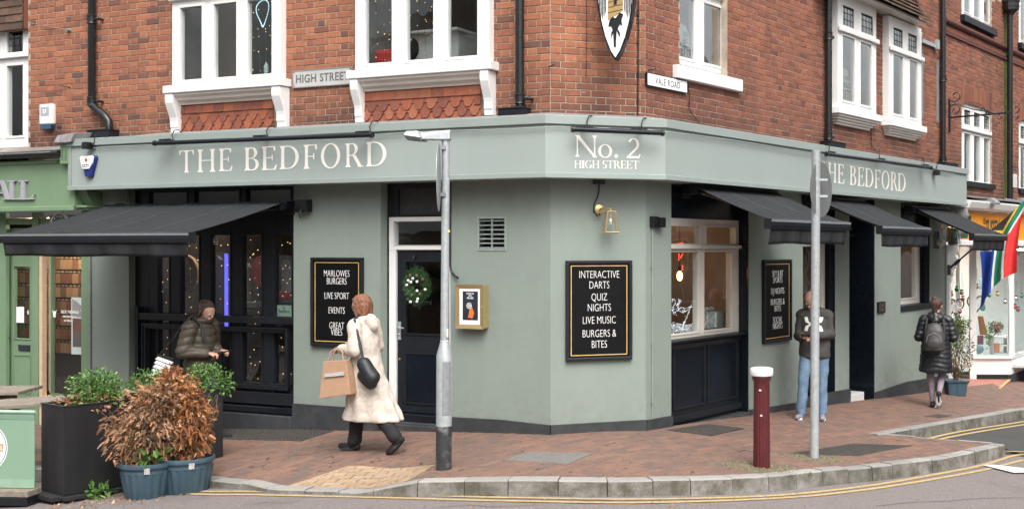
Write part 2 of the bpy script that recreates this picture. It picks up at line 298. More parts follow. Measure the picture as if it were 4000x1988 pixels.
 def mesh(s, name, off=(0, 0, 0), mt=None, smooth=False, ang=40):
  me = bpy.data.meshes.new(name)
  me.from_pydata([(x-off[0], y-off[1], z-off[2]) for x, y, z in s.v], [], s.f)
  if any(s.t):
   at = me.attributes.new('tint', 'FLOAT', 'FACE'); at.data.foreach_set('value', s.t)
  if mt: me.materials.append(mt)
  if smooth:
   me.shade_smooth(); me.set_sharp_from_angle(angle=rad(ang))
  me.update(); return me
def tag(o, label=None, cat=None, group=None, kind=None):
 if label: o['label'] = label
 if cat: o['category'] = cat
 if group: o['group'] = group
 if kind: o['kind'] = kind
 return o
MW = {}
def setw(o, T, m): o.matrix_basis = MW[T.name].inverted() @ m; MW[o.name] = m
def thing(name, label, cat, fr=G, base=(0, 0, 0), group=None, rot=0.0):
 o = bpy.data.objects.new(name, None); COL.objects.link(o); o.empty_display_size = .1
 o.matrix_world = fr.M @ Matrix.Translation(base) @ Matrix.Rotation(rot, 4, 'Z')
 MW[o.name] = fr.M @ Matrix.Translation(base) @ Matrix.Rotation(rot, 4, 'Z')
 tag(o, label, cat, group); o['_b'] = [float(x) for x in base]
 return o
def part(T, name, mb, mt, smooth=False, bev=0, off=None, label=None, kind=None, ang=40, mesh=None):
 """a part (or sub-part) of T; coordinates are those of T's street frame unless off is given"""
 if off is None: off = T['_b'] if '_b' in T else (0, 0, 0)
 me = mesh or mb.mesh(name, off, mt, smooth, ang)
 o = bpy.data.objects.new(name, me); COL.objects.link(o); o.parent = T; MW[o.name] = MW[T.name]; o['_b'] = [float(x) for x in off]
 if bev:
  b = o.modifiers.new('bevel', 'BEVEL'); b.width = bev; b.segments = 2; b.limit_method = 'ANGLE'; b.angle_limit = rad(50)
 if label: o['label'] = label
 if kind: o['kind'] = kind
 return o
def solo(name, mb, mt, label=None, cat=None, fr=G, base=(0, 0, 0), smooth=False, bev=0, group=None, kind=None, ang=40):
 me = mb.mesh(name, base, mt, smooth, ang); o = bpy.data.objects.new(name, me); COL.objects.link(o)
 o.matrix_world = fr.M @ Matrix.Translation(base); MW[o.name] = o.matrix_world.copy(); o['_b'] = [float(x) for x in base]
 if bev:
  b = o.modifiers.new('bevel', 'BEVEL'); b.width = bev; b.segments = 2; b.limit_method = 'ANGLE'; b.angle_limit = rad(50)
 return tag(o, label, cat, group, kind)
def dup(root, world_m, label, group=None):
 r = root.copy(); COL.objects.link(r); r.matrix_world = world_m; r['label'] = label
 if group: r['group'] = group
 for ch in list(root.children):
  c = ch.copy(); COL.objects.link(c); c.parent = r
  for g in list(ch.children):
   d = g.copy(); COL.objects.link(d); d.parent = c
 return r
# frame used for mitred bands running round the corner (world coordinates)
def isect(f1, f2, out):
 p = f1.o+f1.n*out; q = f2.o+f2.n*out
 d = q-p; det = f1.u.x*-f2.u.y+f2.u.x*f1.u.y
 t = (d.x*-f2.u.y+f2.u.x*d.y)/det
 return p+f1.u*t
def cornerline(out, uL, uR):
 a = A.w(uL, out); b = B.w(uR, out)
 return [Vector((a.x, a.y)), isect(A, C_, out), isect(C_, B, out), Vector((b.x, b.y))]
def band(mb, o0, o1, z0, z1, uL, uR, segs=(0, 1, 2)):
 i = cornerline(o0, uL, uR); e = cornerline(o1, uL, uR)
 Z = lambda z, k: z[k] if isinstance(z, (list, tuple)) else z
 for k in segs:
  b = [(e[k].x, e[k].y, Z(z0, k)), (e[k+1].x, e[k+1].y, Z(z0, k+1)), (i[k+1].x, i[k+1].y, Z(z0, k+1)), (i[k].x, i[k].y, Z(z0, k))]
  t = [(p[0], p[1], Z(z1, k if j in (0, 3) else k+1)) for j, p in enumerate(b)]
  mb.hexa(b, t)
 return mb
# ---------------------------------------------------------------- lettering
def sans(txt, fr, u, out, z, h, name='lettering', T=None, mt=None, sx=.78, align='CENTER', depth=.0015, slant=None, bold=0.0, spacing=1.0, rotm=None, conv=False):
 cu = bpy.data.curves.new('t', 'FONT'); cu.body = txt; cu.size = h/.69; cu.align_x = align; cu.extrude = depth; cu.offset = bold; cu.space_character = spacing; cu.resolution_u = 3
 ob = bpy.data.objects.new('t', cu); COL.objects.link(ob)
 dg = bpy.context.evaluated_depsgraph_get(); dg.update()
 me = bpy.data.meshes.new_from_object(ob.evaluated_get(dg)); bpy.data.objects.remove(ob); bpy.data.curves.remove(cu)
 m = Matrix.Translation((u, -out, z)) @ (rotm or Matrix.Identity(4)) @ Matrix.Rotation(rad(90), 4, 'X') @ Matrix.Diagonal((sx, 1, 1, 1))
 me.transform(m)
 if slant:            # follow a slope along the wall
  for v in me.vertices: v.co.z += (v.co.x-u)*slant
 me.name = name
 me.materials.clear(); me.materials.append(mt or M['letterw'])
 if conv: me.transform(fr.M)
 if T is not None:
  off = T['_b']; me.transform(Matrix.Translation([-q for q in off]))
  return part(T, name, None, None, mesh=me, off=off)
 return me
def glyph(ch):
 """serif capitals as polygons in a box 1 high; returns (width, polys)"""
 P = []; t = .135; th = .045; s = .05
 def rect(a, b, c, d): P.append([(a, c), (b, c), (b, d), (a, d)])
 def serif(x, w, z, up):      # foot or head serif around a stem of width w at x
  e = .07
  if up: P.append([(x-e, z-th*.7), (x+w+e, z-th*.7), (x+w+e, z), (x-e, z)]); P.append([(x, z-.12), (x+w, z-.12), (x+w+.05, z-th*.7), (x-.05, z-th*.7)])
  else: P.append([(x-e, z), (x+w+e, z), (x+w+e, z+th*.7), (x-e, z+th*.7)]); P.append([(x-.05, z+th*.7), (x+w+.05, z+th*.7), (x+w, z+.12), (x, z+.12)])
 def stem(x, w=t, z0=0, z1=1): rect(x, x+w, z0, z1); serif(x, w, z0, 0); serif(x, w, z1, 1)
 def ring(cx, cz, ro, zo, ri, zi, a0=0, a1=360, n=22, sh=0):
  k = max(3, int(n*abs(a1-a0)/360))
  for i in range(k):
   a = rad(a0+(a1-a0)*i/k); b = rad(a0+(a1-a0)*(i+1)/k)
   P.append([(cx+ri*math.cos(a), cz+zi*math.sin(a)), (cx+ro*math.cos(a), cz+zo*math.sin(a)), (cx+ro*math.cos(b), cz+zo*math.sin(b)), (cx+ri*math.cos(b), cz+zi*math.sin(b))])
 def strokes(*q):
  for (a, b, w) in q: P.append([(a[0]-w/2, a[1]), (a[0]+w/2, a[1]), (b[0]+w/2, b[1]), (b[0]-w/2, b[1])] if a[1] < b[1] else [(b[0]-w/2, b[1]), (b[0]+w/2, b[1]), (a[0]+w/2, a[1]), (a[0]-w/2, a[1])])
 if ch == 'T': stem(.36, t, 0, .99); rect(.0, .86, 1-th, 1); P.append([(0, .80), (.035, .80), (.09, 1-th), (.0, 1-th)]); P.append([(.86, .80), (.86, 1-th), (.77, 1-th), (.825, .80)]); return .86, P
 if ch == 'H': stem(.07); stem(.70); rect(.07+t, .70, .49, .49+th); return .905, P
 if ch == 'I': stem(.07); return .275, P
 if ch == 'E': stem(.07); rect(.2, .64, 1-th, 1); rect(.2, .66, 0, th); rect(.2, .5, .50, .50+th); P.append([(.60, .81), (.64, .81), (.64, 1-th), (.56, 1-th)]); P.append([(.58, th), (.68, th), (.72, .22), (.68, .22)]); rect(.485, .52, .41, .64); return .72, P
 if ch == 'F': stem(.07); rect(.2, .62, 1-th, 1); rect(.2, .48, .49, .49+th); P.append([(.58, .79), (.62, .79), (.62, 1-th), (.54, 1-th)]); rect(.465, .50, .39, .64); return .62, P
 if ch == 'B': stem(.07); rect(.2, .36, 1-th, 1); rect(.2, .40, .0, th); rect(.2, .38, .51, .51+th); ring(.36, .765, .26, .235, .125, .195, -90, 90); ring(.39, .265, .31, .265, .165, .22, -90, 90); return .70, P
 if ch == 'D': stem(.07); rect(.2, .40, 1-th, 1); rect(.2, .40, 0, th); ring(.38, .5, .50, .5, .36, .455, -90, 90); return .88, P
 if ch == 'R': stem(.07); rect(.2, .36, 1-th, 1); rect(.2, .38, .47, .47+th); ring(.36, .745, .27, .255, .13, .21, -90, 90); P.append([(.36, .49), (.52, .50), (.83, .03), (.66, .03)]); rect(.64, .92, 0, th*.8); return .90, P
 if ch == 'O': ring(.46, .5, .46, .52, .32, .475); return .92, P
 if ch == 'o': ring(.33, .31, .33, .32, .20, .28); return .66, P
 if ch == '.': ring(.09, .08, .09, .09, 0.001, .001); return .18, P
 if ch == 'N': stem(.10, .05); stem(.80, .05); P.append([(.02, 1), (.19, 1), (.85, .0), (.80, -.02)]); P[-1] = [(.80, -.02), (.85, -.02), (.85, .06), (.20, 1), (.02, 1)]; return .92, P
 if ch == '2': ring(.30, .71, .27, .29, .14, .25, -35, 160); P.append([(.0, .07), (.10, .07), (.55, .54), (.43, .57)]); rect(.0, .58, 0, .11); P.append([(.52, .10), (.60, .10), (.63, .22), (.59, .22)]); return .62, P
 if ch == 'G': ring(.46, .5, .46, .52, .32, .475, 48, 345); stem(.66, .12, .08, .42); return .90, P
 if ch == 'S': ring(.27, .745, .25, .265, .13, .215, 40, 268); ring(.27, .265, .27, .275, .14, .225, -140, 88); return .56, P
 return .4, P
def serif_run(fr, out, items, name, T, mt, conv=False):
 """items: (char, left px, right px, top py, bottom py)"""
 k = 0
 for ch, x0, x1, yt, yb in items:
  mb = MB()
  w, P = glyph(ch); u0, u1 = fr.U(x0, out), fr.U(x1, out)
  xm = (x0+x1)/2; z0, z1 = fr.Z(xm, yb, out), fr.Z(xm, yt, out); lc = .62 if False else 1
  for p in P:
   k += 1; d = .003+(k % 17)*.00006
   q = [(u0+(u1-u0)*a/w, z0+(z1-z0)*b) for a, b in p]
   ar = sum(q[i][0]*q[(i+1) % len(q)][1]-q[(i+1) % len(q)][0]*q[i][1] for i in range(len(q)))
   if ar < 0: q = q[::-1]
   mb.prism_y(q, -out-d, -out+.001)
  if conv: mb.v = [tuple(fr.M @ Vector(p)) for p in mb.v]
  part(T, 'letter', mb, mt)
# ================================================================= THE SETTING: ground, pavement, kerbs, road
def clip_poly(sub, clipper):
 out = sub
 for i in range(len(clipper)):
  a = clipper[i]; b = clipper[(i+1) % len(clipper)]; inp = out; out = []
  if not inp: return []
  side = lambda p: (b[0]-a[0])*(p[1]-a[1])-(b[1]-a[1])*(p[0]-a[0])
  for j in range(len(inp)):
   p = inp[j]; q = inp[(j+1) % len(inp)]; sp, sq = side(p), side(q)
   if sp >= 0: out.append(p)
   if (sp >= 0) != (sq >= 0):
    t = sp/(sp-sq); out.append((p[0]+(q[0]-p[0])*t, p[1]+(q[1]-p[1])*t))
 return out
def inside(p, poly):
 c = False; n = len(poly)
 for i in range(n):
  a = poly[i]; b = poly[i-1]
  if (a[1] > p[1]) != (b[1] > p[1]) and p[0] < (b[0]-a[0])*(p[1]-a[1])/(b[1]-a[1])+a[0]: c = not c
 return c
def area(p): return .5*sum(p[i][0]*p[(i+1) % len(p)][1]-p[(i+1) % len(p)][0]*p[i][1] for i in range(len(p)))
# kerb back edge (pavement side), left to right
def smooth_line(pts, k=8):
 out = []; n = len(pts)
 for i in range(n-1):
  p0 = pts[max(i-1, 0)]; p1 = pts[i]; p2 = pts[i+1]; p3 = pts[min(i+2, n-1)]
  for j in range(k):
   t = j/k
   out.append(tuple(.5*(2*p1[c]+(p2[c]-p0[c])*t+(2*p0[c]-5*p1[c]+4*p2[c]-p3[c])*t*t+(-p0[c]+3*p1[c]-3*p2[c]+p3[c])*t**3) for c in (0, 1)))
 out.append(tuple(pts[-1])); return out
zlow = lambda X: zg(X)-.10
kb = [(-11.0, 13.2), (-7.5, 12.35)]
kb += [tuple(gp(x, y, f)) for x, y, f in ((881, 1858, lambda X: zg(X)-.05), (1109, 1886, lambda X: zg(X)-.075), (1310, 1900, zlow), (1536, 1909, zlow), (1854, 1862, zg), (2310, 1862, zg), (2621, 1860, zg), (2932, 1851, zg), (3132, 1833, zg), (3380, 1812, zg), (3660, 1778, zg), (3815, 1745, zg), (3881, 1732, zg))]
KB = smooth_line(kb, 6)
tip = kb[-1]
v0 = gp(3388, 1693); v1 = gp(4000, 1588)
vd = (v1-v0).normalized(); VK = [(v0.x, v0.y), tuple(v0+vd*4), tuple(v0+vd*9), tuple(v0+vd*30)]
wallL = A.w(-12, .0); wA = [(wallL.x, wallL.y), CL, CR, tuple(B.w(34, 0))[:2]]
PAVE = [(-11.5, 15.4)]+KB+VK+[(p[0], p[1]) for p in reversed(wA)][0:]
PAVE = KB+VK+[wA[3], wA[2], wA[1], wA[0]]
if area(PAVE) < 0: PAVE = PAVE[::-1]
# ground sheet reaching the horizon, then the road
mb = MB()
xs = [-400, -60, -20]+[-12+.75*i for i in range(33)]+[20, 60, 400]; ys = [-400, -60, -14, 0, 6]+[8+i for i in range(14)]+[26, 40, 90, 400]
for j, y in enumerate(ys):
 for x in xs: mb.v.append((x, y, zr(x)-.02))
nx = len(xs)
for j in range(len(ys)-1):
 for i in range(nx-1): mb.f.append((j*nx+i, j*nx+i+1, (j+1)*nx+i+1, (j+1)*nx+i)); mb.t.append(0)
solo('ground', mb, M['asphalt_dark'], kind='structure')
mb = MB(); xs = [-16+.5*i for i in range(57)]; ys = [-3, 2, 5, 7, 8.5, 9.5]+[10+.5*i for i in range(10)]
for y in ys:
 for x in xs: mb.v.append((x, y, zr(x)+.0))
nx = len(xs)
for j in range(len(ys)-1):
 for i in range(nx-1): mb.f.append((j*nx+i, j*nx+i+1, (j+1)*nx+i+1, (j+1)*nx+i)); mb.t.append(0)
solo('road', mb, M['asphalt'], kind='structure')
# side road surface (darker), coming down to the give-way line
mb = MB()
q = [gp(3560, 1735, zr), gp(3905, 1745, zr), gp(4060, 1800, zr), gp(4500, 1800, zr), Vector((14, 20)), Vector((20, 34)), Vector((9, 30)), Vector((5.6, 19.5))]
q = [(p.x, p.y) for p in q]
cells = []
for i in range(-2, 42):
 for j in range(0, 44):
  c = [(i*.5, 12+j*.5), (i*.5+.5, 12+j*.5), (i*.5+.5, 12.5+j*.5), (i*.5, 12.5+j*.5)]
  g = clip_poly(q if area(q) > 0 else q[::-1], c)
  if len(g) > 2 and abs(area(g)) > 1e-4: mb.add([(x, y, zr(x)+.005) for x, y in g], [tuple(range(len(g)))])
solo('side_road', mb, M['asphalt_dark'], kind='structure')
# pavement bed + pavers
pav = solo('pavement', (lambda m: [m.add([(x, y, zp(x, y)-.018) for x, y in g], [tuple(range(len(g)))]) for i in range(-48, 80) for j in range(0, 140)
      for g in [clip_poly(PAVE, [(i*.25, 9.5+j*.25), (i*.25+.25, 9.5+j*.25), (i*.25+.25, 9.75+j*.25), (i*.25, 9.75+j*.25)])] if len(g) > 2 and abs(area(g)) > 1e-5] and m)(MB()), M['paver_joint'], kind='structure')
# buff tactile-coloured patch
buff = [tuple(gp(x, y, f)) for x, y, f in ((1118, 1889, lambda X: zg(X)-.08), (1536, 1908, zlow), (1590, 1885, lambda X: zg(X)-.05), (1700, 1811, zg), (1370, 1799, zg))]
if area(buff) < 0: buff = buff[::-1]
covers = []       # pieces of ironwork / patches cut into the paving: (polygon)
def pxpoly(pts, f=zg):
 p = [tuple(gp(x, y, f)) for x, y in pts]; return p if area(p) > 0 else p[::-1]
COV_PATCH = pxpoly([(1960, 1797), (2075, 1764), (2315, 1771), (2220, 1812)])
COV_GRATE_A = pxpoly([(868, 1671), (1310, 1681), (1175, 1722), (868, 1715)])
COV_GRATE_C = pxpoly([(2600, 1680), (2760, 1656), (2912, 1674), (2780, 1702)])
COV_MAN = pxpoly([(3085, 1772), (3330, 1733), (3565, 1740), (3350, 1780)])
COV_SMALL = pxpoly([(3610, 1627), (3660, 1618), (3722, 1623), (3675, 1632)])
COVS = [COV_PATCH, COV_GRATE_A, COV_GRATE_C, COV_MAN, COV_SMALL]
big = MB(); buffmb = MB(); singles = []
du = Vector((.5483, .8363)); dv = Vector((-.8363, .5483));
LP, WP, J = .205, .105, .005
full_v = [(-LP/2+J/2, -WP/2+J/2), (LP/2-J/2, -WP/2+J/2), (LP/2-J/2, WP/2-J/2), (-LP/2+J/2, WP/2-J/2)]
def paver(c, ud, vd_, target, poly=None, region=None):
 pts = [(c[0]+ud.x*a+vd_.x*b, c[1]+ud.y*a+vd_.y*b) for a, b in full_v]
 return pts
cnt = 0
o0 = Vector((-.9, 11.6))
for r in range(-170, 130):
 for k in range(-60, 170):
  c = o0+dv*(r*WP)+du*(k*LP+(LP/2 if r % 2 else 0))
  if c.x < -9.2 or c.x > 10 or c.y > 27 or c.y < 9.6: continue
  if not (-9.5 < c.x < 10): continue
  px = CX+F*c.x/c.y
  if px < -250 or px > 4300: continue
  pts = paver(c, du, dv, None)
  ins = [inside(p, PAVE) for p in pts]
  if not any(ins): continue
  if all(any(inside(p, q_) for q_ in COVS) for p in pts): continue
  if all(inside(p, buff) for p in pts): continue
  if not all(ins):
   pts = clip_poly(PAVE, pts)
   if len(pts) < 3 or abs(area(pts)) < .0006: continue
   fullp = False
  else: fullp = True
  tnt = R.random()*.999+.0005
  dz = R.uniform(-.0018, .0018)
  if fullp: singles.append((c.length, c, tnt, dz, pts))
  else: big.prism_z(pts, lambda x, y: zp(x, y)-.05, lambda x, y: zp(x, y)+dz, tnt)
singles.sort(key=lambda s: s[0])
pmesh = {}
def pave_single(c, dz, tilt):
 me = pmesh.get('m')
 if not me:
  m = MB(); b = .003
  m.add([(x, y, -.04) for x, y in full_v]+[(x, y, -b) for x, y in full_v]+[(x*(1-.03), y*(1-.06), 0) for x, y in full_v],
              [(0, 1, 5, 4), (1, 2, 6, 5), (2, 3, 7, 6), (3, 0, 4, 7), (4, 5, 9, 8), (5, 6, 10, 9), (6, 7, 11, 10), (7, 4, 8, 11), (8, 9, 10, 11)])
  me = pmesh['m'] = m.mesh('paver', (0, 0, 0), M['paver'])
 o = bpy.data.objects.new('paver', me); COL.objects.link(o); o.parent = pav
 e = .05
 sx = (zp(c[0]+e, c[1])-zp(c[0]-e, c[1]))/(2*e); sy = (zp(c[0], c[1]+e)-zp(c[0], c[1]-e))/(2*e)
 nrm = Vector((-sx+R.uniform(-.008, .008), -sy+R.uniform(-.008, .008), 1)).normalized()
 x = Vector((du.x, du.y, 0)); x = (x-nrm*x.dot(nrm)).normalized(); y = nrm.cross(x)
 o.matrix_world = Matrix(((x.x, y.x, nrm.x, c[0]), (x.y, y.y, nrm.y, c[1]), (x.z, y.z, nrm.z, zp(*c)+dz), (0, 0, 0, 1)))
for i, (d, c, tnt, dz, pts) in enumerate(singles):
 if i < 300: pave_single(c, dz, 0)
 else:
  big.prism_z(pts, lambda x, y: zp(x, y)-.05, lambda x, y: zp(x, y)+dz, tnt)
part(pav, 'pavers', big, M['paver'], kind='stuff', off=(0, 0, 0))
# buff pavers: individually, laid square to the crossing
bd = (Vector(buff[1])-Vector(buff[0])).normalized() if False else Vector((.93, -.14)).normalized(); bn = Vector((-bd.y, bd.x))
nb = 0
for r in range(-30, 40):
 for k in range(-30, 40):
  c = Vector((-3.6, 11.0))+bn*(r*WP)+bd*(k*LP+(LP/2 if r % 2 else 0))
  pts = paver(c, bd, bn, None)
  g = clip_poly(buff, pts)
  if len(g) < 3 or abs(area(g)) < .002: continue
  m = MB(); qb = R.uniform(0, .002); g = [(c.x+(x-c.x)*.97, c.y+(y-c.y)*.95) for x, y in g]; m.prism_z(g, lambda x, y: zp(x, y)-.05, lambda x, y: zp(x, y)+.0035+qb, 0)
  part(pav, 'buff_paver', m, M['paver_buff'], off=(0, 0, 0)); nb += 1
# kerb stones along the main kerb
def arc(pts):
 s = [0]
 for a, b in zip(pts, pts[1:]): s.append(s[-1]+math.dist(a, b))
 return s
def at(pts, s, q):
 q = max(0, min(s[-1]-1e-6, q))
 for i in range(len(s)-1):
  if s[i] <= q <= s[i+1]:
   t = (q-s[i])/max(s[i+1]-s[i], 1e-9); a, b = pts[i], pts[i+1]
   return Vector((a[0]+(b[0]-a[0])*t, a[1]+(b[1]-a[1])*t)), (Vector(b)-Vector(a)).normalized()
def kerbrun(pts, step, name, parent, wid=.15, sign=1, jit=.03, z=zp):
 s = arc(pts); q = 0; T0 = parent
 while q < s[-1]-.2:
  Ln = step*R.uniform(.9, 1.1)
  e = min(q+Ln-.008, s[-1]); m = MB(); K = 4
  dz = R.uniform(-.006, .006); do = R.uniform(-.006, .006)
  prof = []
  for k in range(K+1):
   p, d = at(pts, s, q+(e-q)*k/K); nn = Vector((d.y, -d.x))*sign
   b = p; f = p+nn*(wid+do); zt = z(p.x, p.y)+dz+.004; zb = zr(p.x)-.06
   f2 = p+nn*(wid+do-.014)
   prof.append([(b.x, b.y, zb), (b.x, b.y, zt), (f2.x, f2.y, zt), (f.x, f.y, zt-.013), (f.x+nn.x*.012, f.y+nn.y*.012, zb)])
  vs = [v for r_ in prof for v in r_]; fs = []
  for k in range(K):
   for j in range(5): a = k*5+j; b2 = k*5+(j+1) % 5; fs.append((a, b2, b2+5, a+5))
  fs += [(4, 3, 2, 1, 0), tuple(K*5+j for j in range(5))]
  if sign < 0: fs = [f[::-1] for f in fs]
  m.add([(v[0], v[1], v[2]) for v in vs], fs); part(T0, name, m, M['kerb'], off=(0, 0, 0))
  q += Ln
def zk(x, y):      # kerb top follows the paving, low on the dropped crossing
 return zp(x, y)
kerb = solo('kerb', MB().box(-11, -10.9, 13.1, 13.2, -.5, -.4), M['kerb'], kind='structure')
i0 = 2
kerbrun([p for p in KB if p[0] > -8.5], .39, 'kerb_stone', kerb)
kerb2 = solo('side_road_kerb', MB().box(10.1, 10.2, 26.3, 26.4, -1, -.9), M['kerb'], kind='structure')
kerbrun([VK[0], VK[1], VK[2], tuple(v0+vd*16)], .9, 'kerb_stone', kerb2)
# flush stones closing the build-out at the back
kerbrun([tip, ((tip[0]+v0.x)/2, (tip[1]+v0.y)/2), (v0.x+.1, v0.y+.02)], .5, 'kerb_stone', kerb2, wid=.1, sign=1)
# grey patch and ironwork
def slab(name, poly, mt, dz=.005, kind='structure', label=None, cat=None, z=zp):
 m = MB(); m.prism_z(poly, lambda x, y: z(x, y)-.05, lambda x, y: z(x, y)+dz)
 return solo(name, m, mt, label, cat, kind=kind)
slab('concrete_patch', COV_PATCH, mat('patch_concrete', (.16, .15, .14), .9, .25, 30, .6, 200, dirt=(.09, .085, .08), damt=.5))
def ironcover(name, poly, label, cell, mt, bars=False, group=None):
 c = Vector((sum(p[0] for p in poly)/4, sum(p[1] for p in poly)/4, 0)); z0 = zp(c.x, c.y); base = (c.x, c.y, z0)
 T = thing(name, label, 'drain cover' if not bars else 'pavement grate', G, base)
 m = MB(); m.prism_z(poly, lambda x, y: zp(x, y)-.05, lambda x, y: zp(x, y)+.004); part(T, 'frame', m, M['black_matt'] if bars else mt)
 a, b, c2, d = [Vector(p) for p in poly]; nu = max(2, int((b-a).length/cell)); nv = max(2, int((d-a).length/cell)); m = MB()
 L = lambda s, t: (a*(1-s)+b*s)*(1-t)+(d*(1-s)+c2*s)*t
 for i in range(nu):
  for j in range(1 if bars else nv):
   s0, s1 = (i+.15)/nu, (i+(.6 if bars else .85))/nu; t0, t1 = ((.03, .97) if bars else ((j+.15)/nv, (j+.85)/nv))
   if not bars and (i+j) % 2: s0, s1 = (i+.35)/nu, (i+.65)/nu
   q = [L(s0, t0), L(s1, t0), L(s1, t1), L(s0, t1)]; q = [(p.x, p.y) for p in q]
   if area(q) < 0: q = q[::-1]
   m.prism_z(q, lambda x, y: zp(x, y)-.02, lambda x, y: zp(x, y)+.009)
 part(T, 'bar' if bars else 'tread', m, mt, kind='stuff')
M['castiron'] = mat('worn_cast_iron', (.075, .068, .062), .7, .3, 20, .2, 80, metal=.3, dirt=(.13, .11, .09), dscale=9, damt=.6)
ironcover('manhole_cover', COV_MAN, 'large studded cast iron manhole cover beside the round sign pole', .07, M['castiron'])
ironcover('drain_cover', COV_SMALL, 'small iron cover in the paving behind the woman in the black coat', .07, M['castiron'])
ironcover('cellar_grate', COV_GRATE_A, 'worn cellar cover in the paving below the wide bar window', .06, M['castiron'])
ironcover('vent_grate', COV_GRATE_C, 'black barred grate in the paving below the cream window', .034, M['castiron'], bars=True)
# double yellow lines
def stripe(pts, w, name, mt, z=.006, T=None, f=zr):
 P = smooth_line([tuple(gp(x, y, f)) for x, y in pts], 5); m = MB()
 vs = []
 for i, p in enumerate(P):
  d = (Vector(P[min(i+1, len(P)-1)])-Vector(P[max(i-1, 0)])).normalized(); n = Vector((d.y, -d.x))*w/2
  for s_ in (-1, 1): vs.append((p[0]+n.x*s_, p[1]+n.y*s_, zr(p[0]+n.x*s_)+z))
 m.add(vs, [(2*i, 2*i+1, 2*i+3, 2*i+2) for i in range(len(P)-1)])
 return solo(name, m, mt, kind='structure')
stripe([(560, 1904), (786, 1919), (1000, 1920), (1497, 1931), (2000, 1944), (2466, 1950), (3000, 1937), (3388, 1898), (3660, 1852), (3838, 1817), (3950, 1782), (4000, 1775)], .055, 'yellow_line', M['yellow'])
stripe([(400, 1908), (786, 1931), (1000, 1933), (1497, 1944), (2000, 1957), (2466, 1964), (3000, 1948), (3388, 1912), (3776, 1849), (3916, 1817), (4000, 1796)], .055, 'yellow_line', M['yellow'])
stripe([(3620, 1716), (3760, 1686), (4000, 1648), (4200, 1616)], .06, 'yellow_line', M['yellow'], z=.012)
stripe([(3662, 1719), (3800, 1692), (4000, 1660), (4200, 1631)], .06, 'yellow_line', M['yellow'], z=.012)
stripe([(3886, 1758), (3950, 1766), (4060, 1768)], .05, 'yellow_line', M['yellow'], z=.015)
m = MB(); q = pxpoly([(3842, 1822), (3872, 1818), (4030, 1836), (4100, 1850), (3960, 1851)], zr); m.add([(x, y, zr(x)+.018) for x, y in q], [tuple(range(len(q)))]); solo('give_way_line', m, M['whiteline'], kind='structure')
# tarmac seam / gutter patches
for seg in ([(3420, 1977), (3560, 1962), (3700, 1957), (3830, 1946), (4000, 1944)], [(1700, 1981), (1850, 1974), (1930, 1979), (2100, 1972)], [(950, 1972), (1060, 1962), (1120, 1966), (1180, 1951)]):
 stripe(seg, .007, 'tar_seam', M['black_matt'], z=.004)
# moss and crumbs round the posts
def scatter(name, c, r, n, mt, zf, sz=.02, seed=1):
 q = random.Random(seed); m = MB()
 for _ in range(n):
  a = q.uniform(0, 6.28); d = r*math.sqrt(q.random())*(1 if q.random() < .7 else 1.4); x, y = c[0]+d*math.cos(a)*1.5, c[1]+d*math.sin(a)
  h = q.uniform(.3, 1)*sz; b = q.uniform(0, 3); z = zf(x, y)
  m.add([(x, y, z), (x+h*math.cos(b), y+h*math.sin(b), z+.002), (x+h*.4, y+h*.5, z+h*.8)], [(0, 1, 2)], q.random()*.99+.005)
 return solo(name, m, mt, kind='stuff')
M['moss'] = piece_mat('moss', [(0, (.14, .17, .06)), (.5, (.2, .2, .12)), (1, (.09, .11, .05))], .95, moss=((.3, .3, .2), 30, .3))
M['litterleaf'] = piece_mat('leaf_litter', [(0, (.32, .16, .06)), (.5, (.20, .12, .06)), (1, (.42, .33, .22))], .9, moss=((.3, .3, .2), 30, .3))
scatter('moss', tuple(gp(2975, 1828)), .26, 900, M['moss'], zp, .022, 3)
scatter('moss', tuple(gp(3190, 1790)), .2, 500, M['moss'], zp, .02, 4)
scatter('leaf_litter', tuple(gp(420, 1950, zr)), .38, 260, M['litterleaf'], lambda x, y: zr(x)+.004, .035, 5)
scatter('leaf_litter', tuple(gp(2350, 1935, zr)), .9, 90, M['litterleaf'], lambda x, y: zr(x)+.004, .03, 6)
mm = MB(); q = random.Random(9)
for _ in range(420):
 px = q.uniform(1000, 3800); py = q.uniform(1695, 1860); c = gp(px, py)
 if inside(c, PAVE): h = q.uniform(.004, .013); b = q.uniform(0, 3); z = zp(c.x, c.y)+.003; mm.add([(c.x, c.y, z), (c.x+h, c.y+h*.3, z), (c.x+h*.5, c.y+h, z+.001)], [(0, 1, 2)], q.random()*.9+.05)
gs_ = MB()
for _ in range(420):
 px = q.uniform(900, 3900); py = q.uniform(1640, 1900); c = gp(px, py)
 if inside(c, PAVE):
  h = q.uniform(.008, .02); z = zp(c.x, c.y)+.0045; gs_.add([(c.x+h*math.cos(k)*q.uniform(.8, 1.1), c.y+h*math.sin(k), z) for k in range(6)], [tuple(range(6))])
solo('gum_spots', gs_, flat('gum', (.075, .065, .06)), kind='stuff')
solo('pavement_crumbs', mm, flat('crumbs', (.42, .38, .33)), kind='stuff')
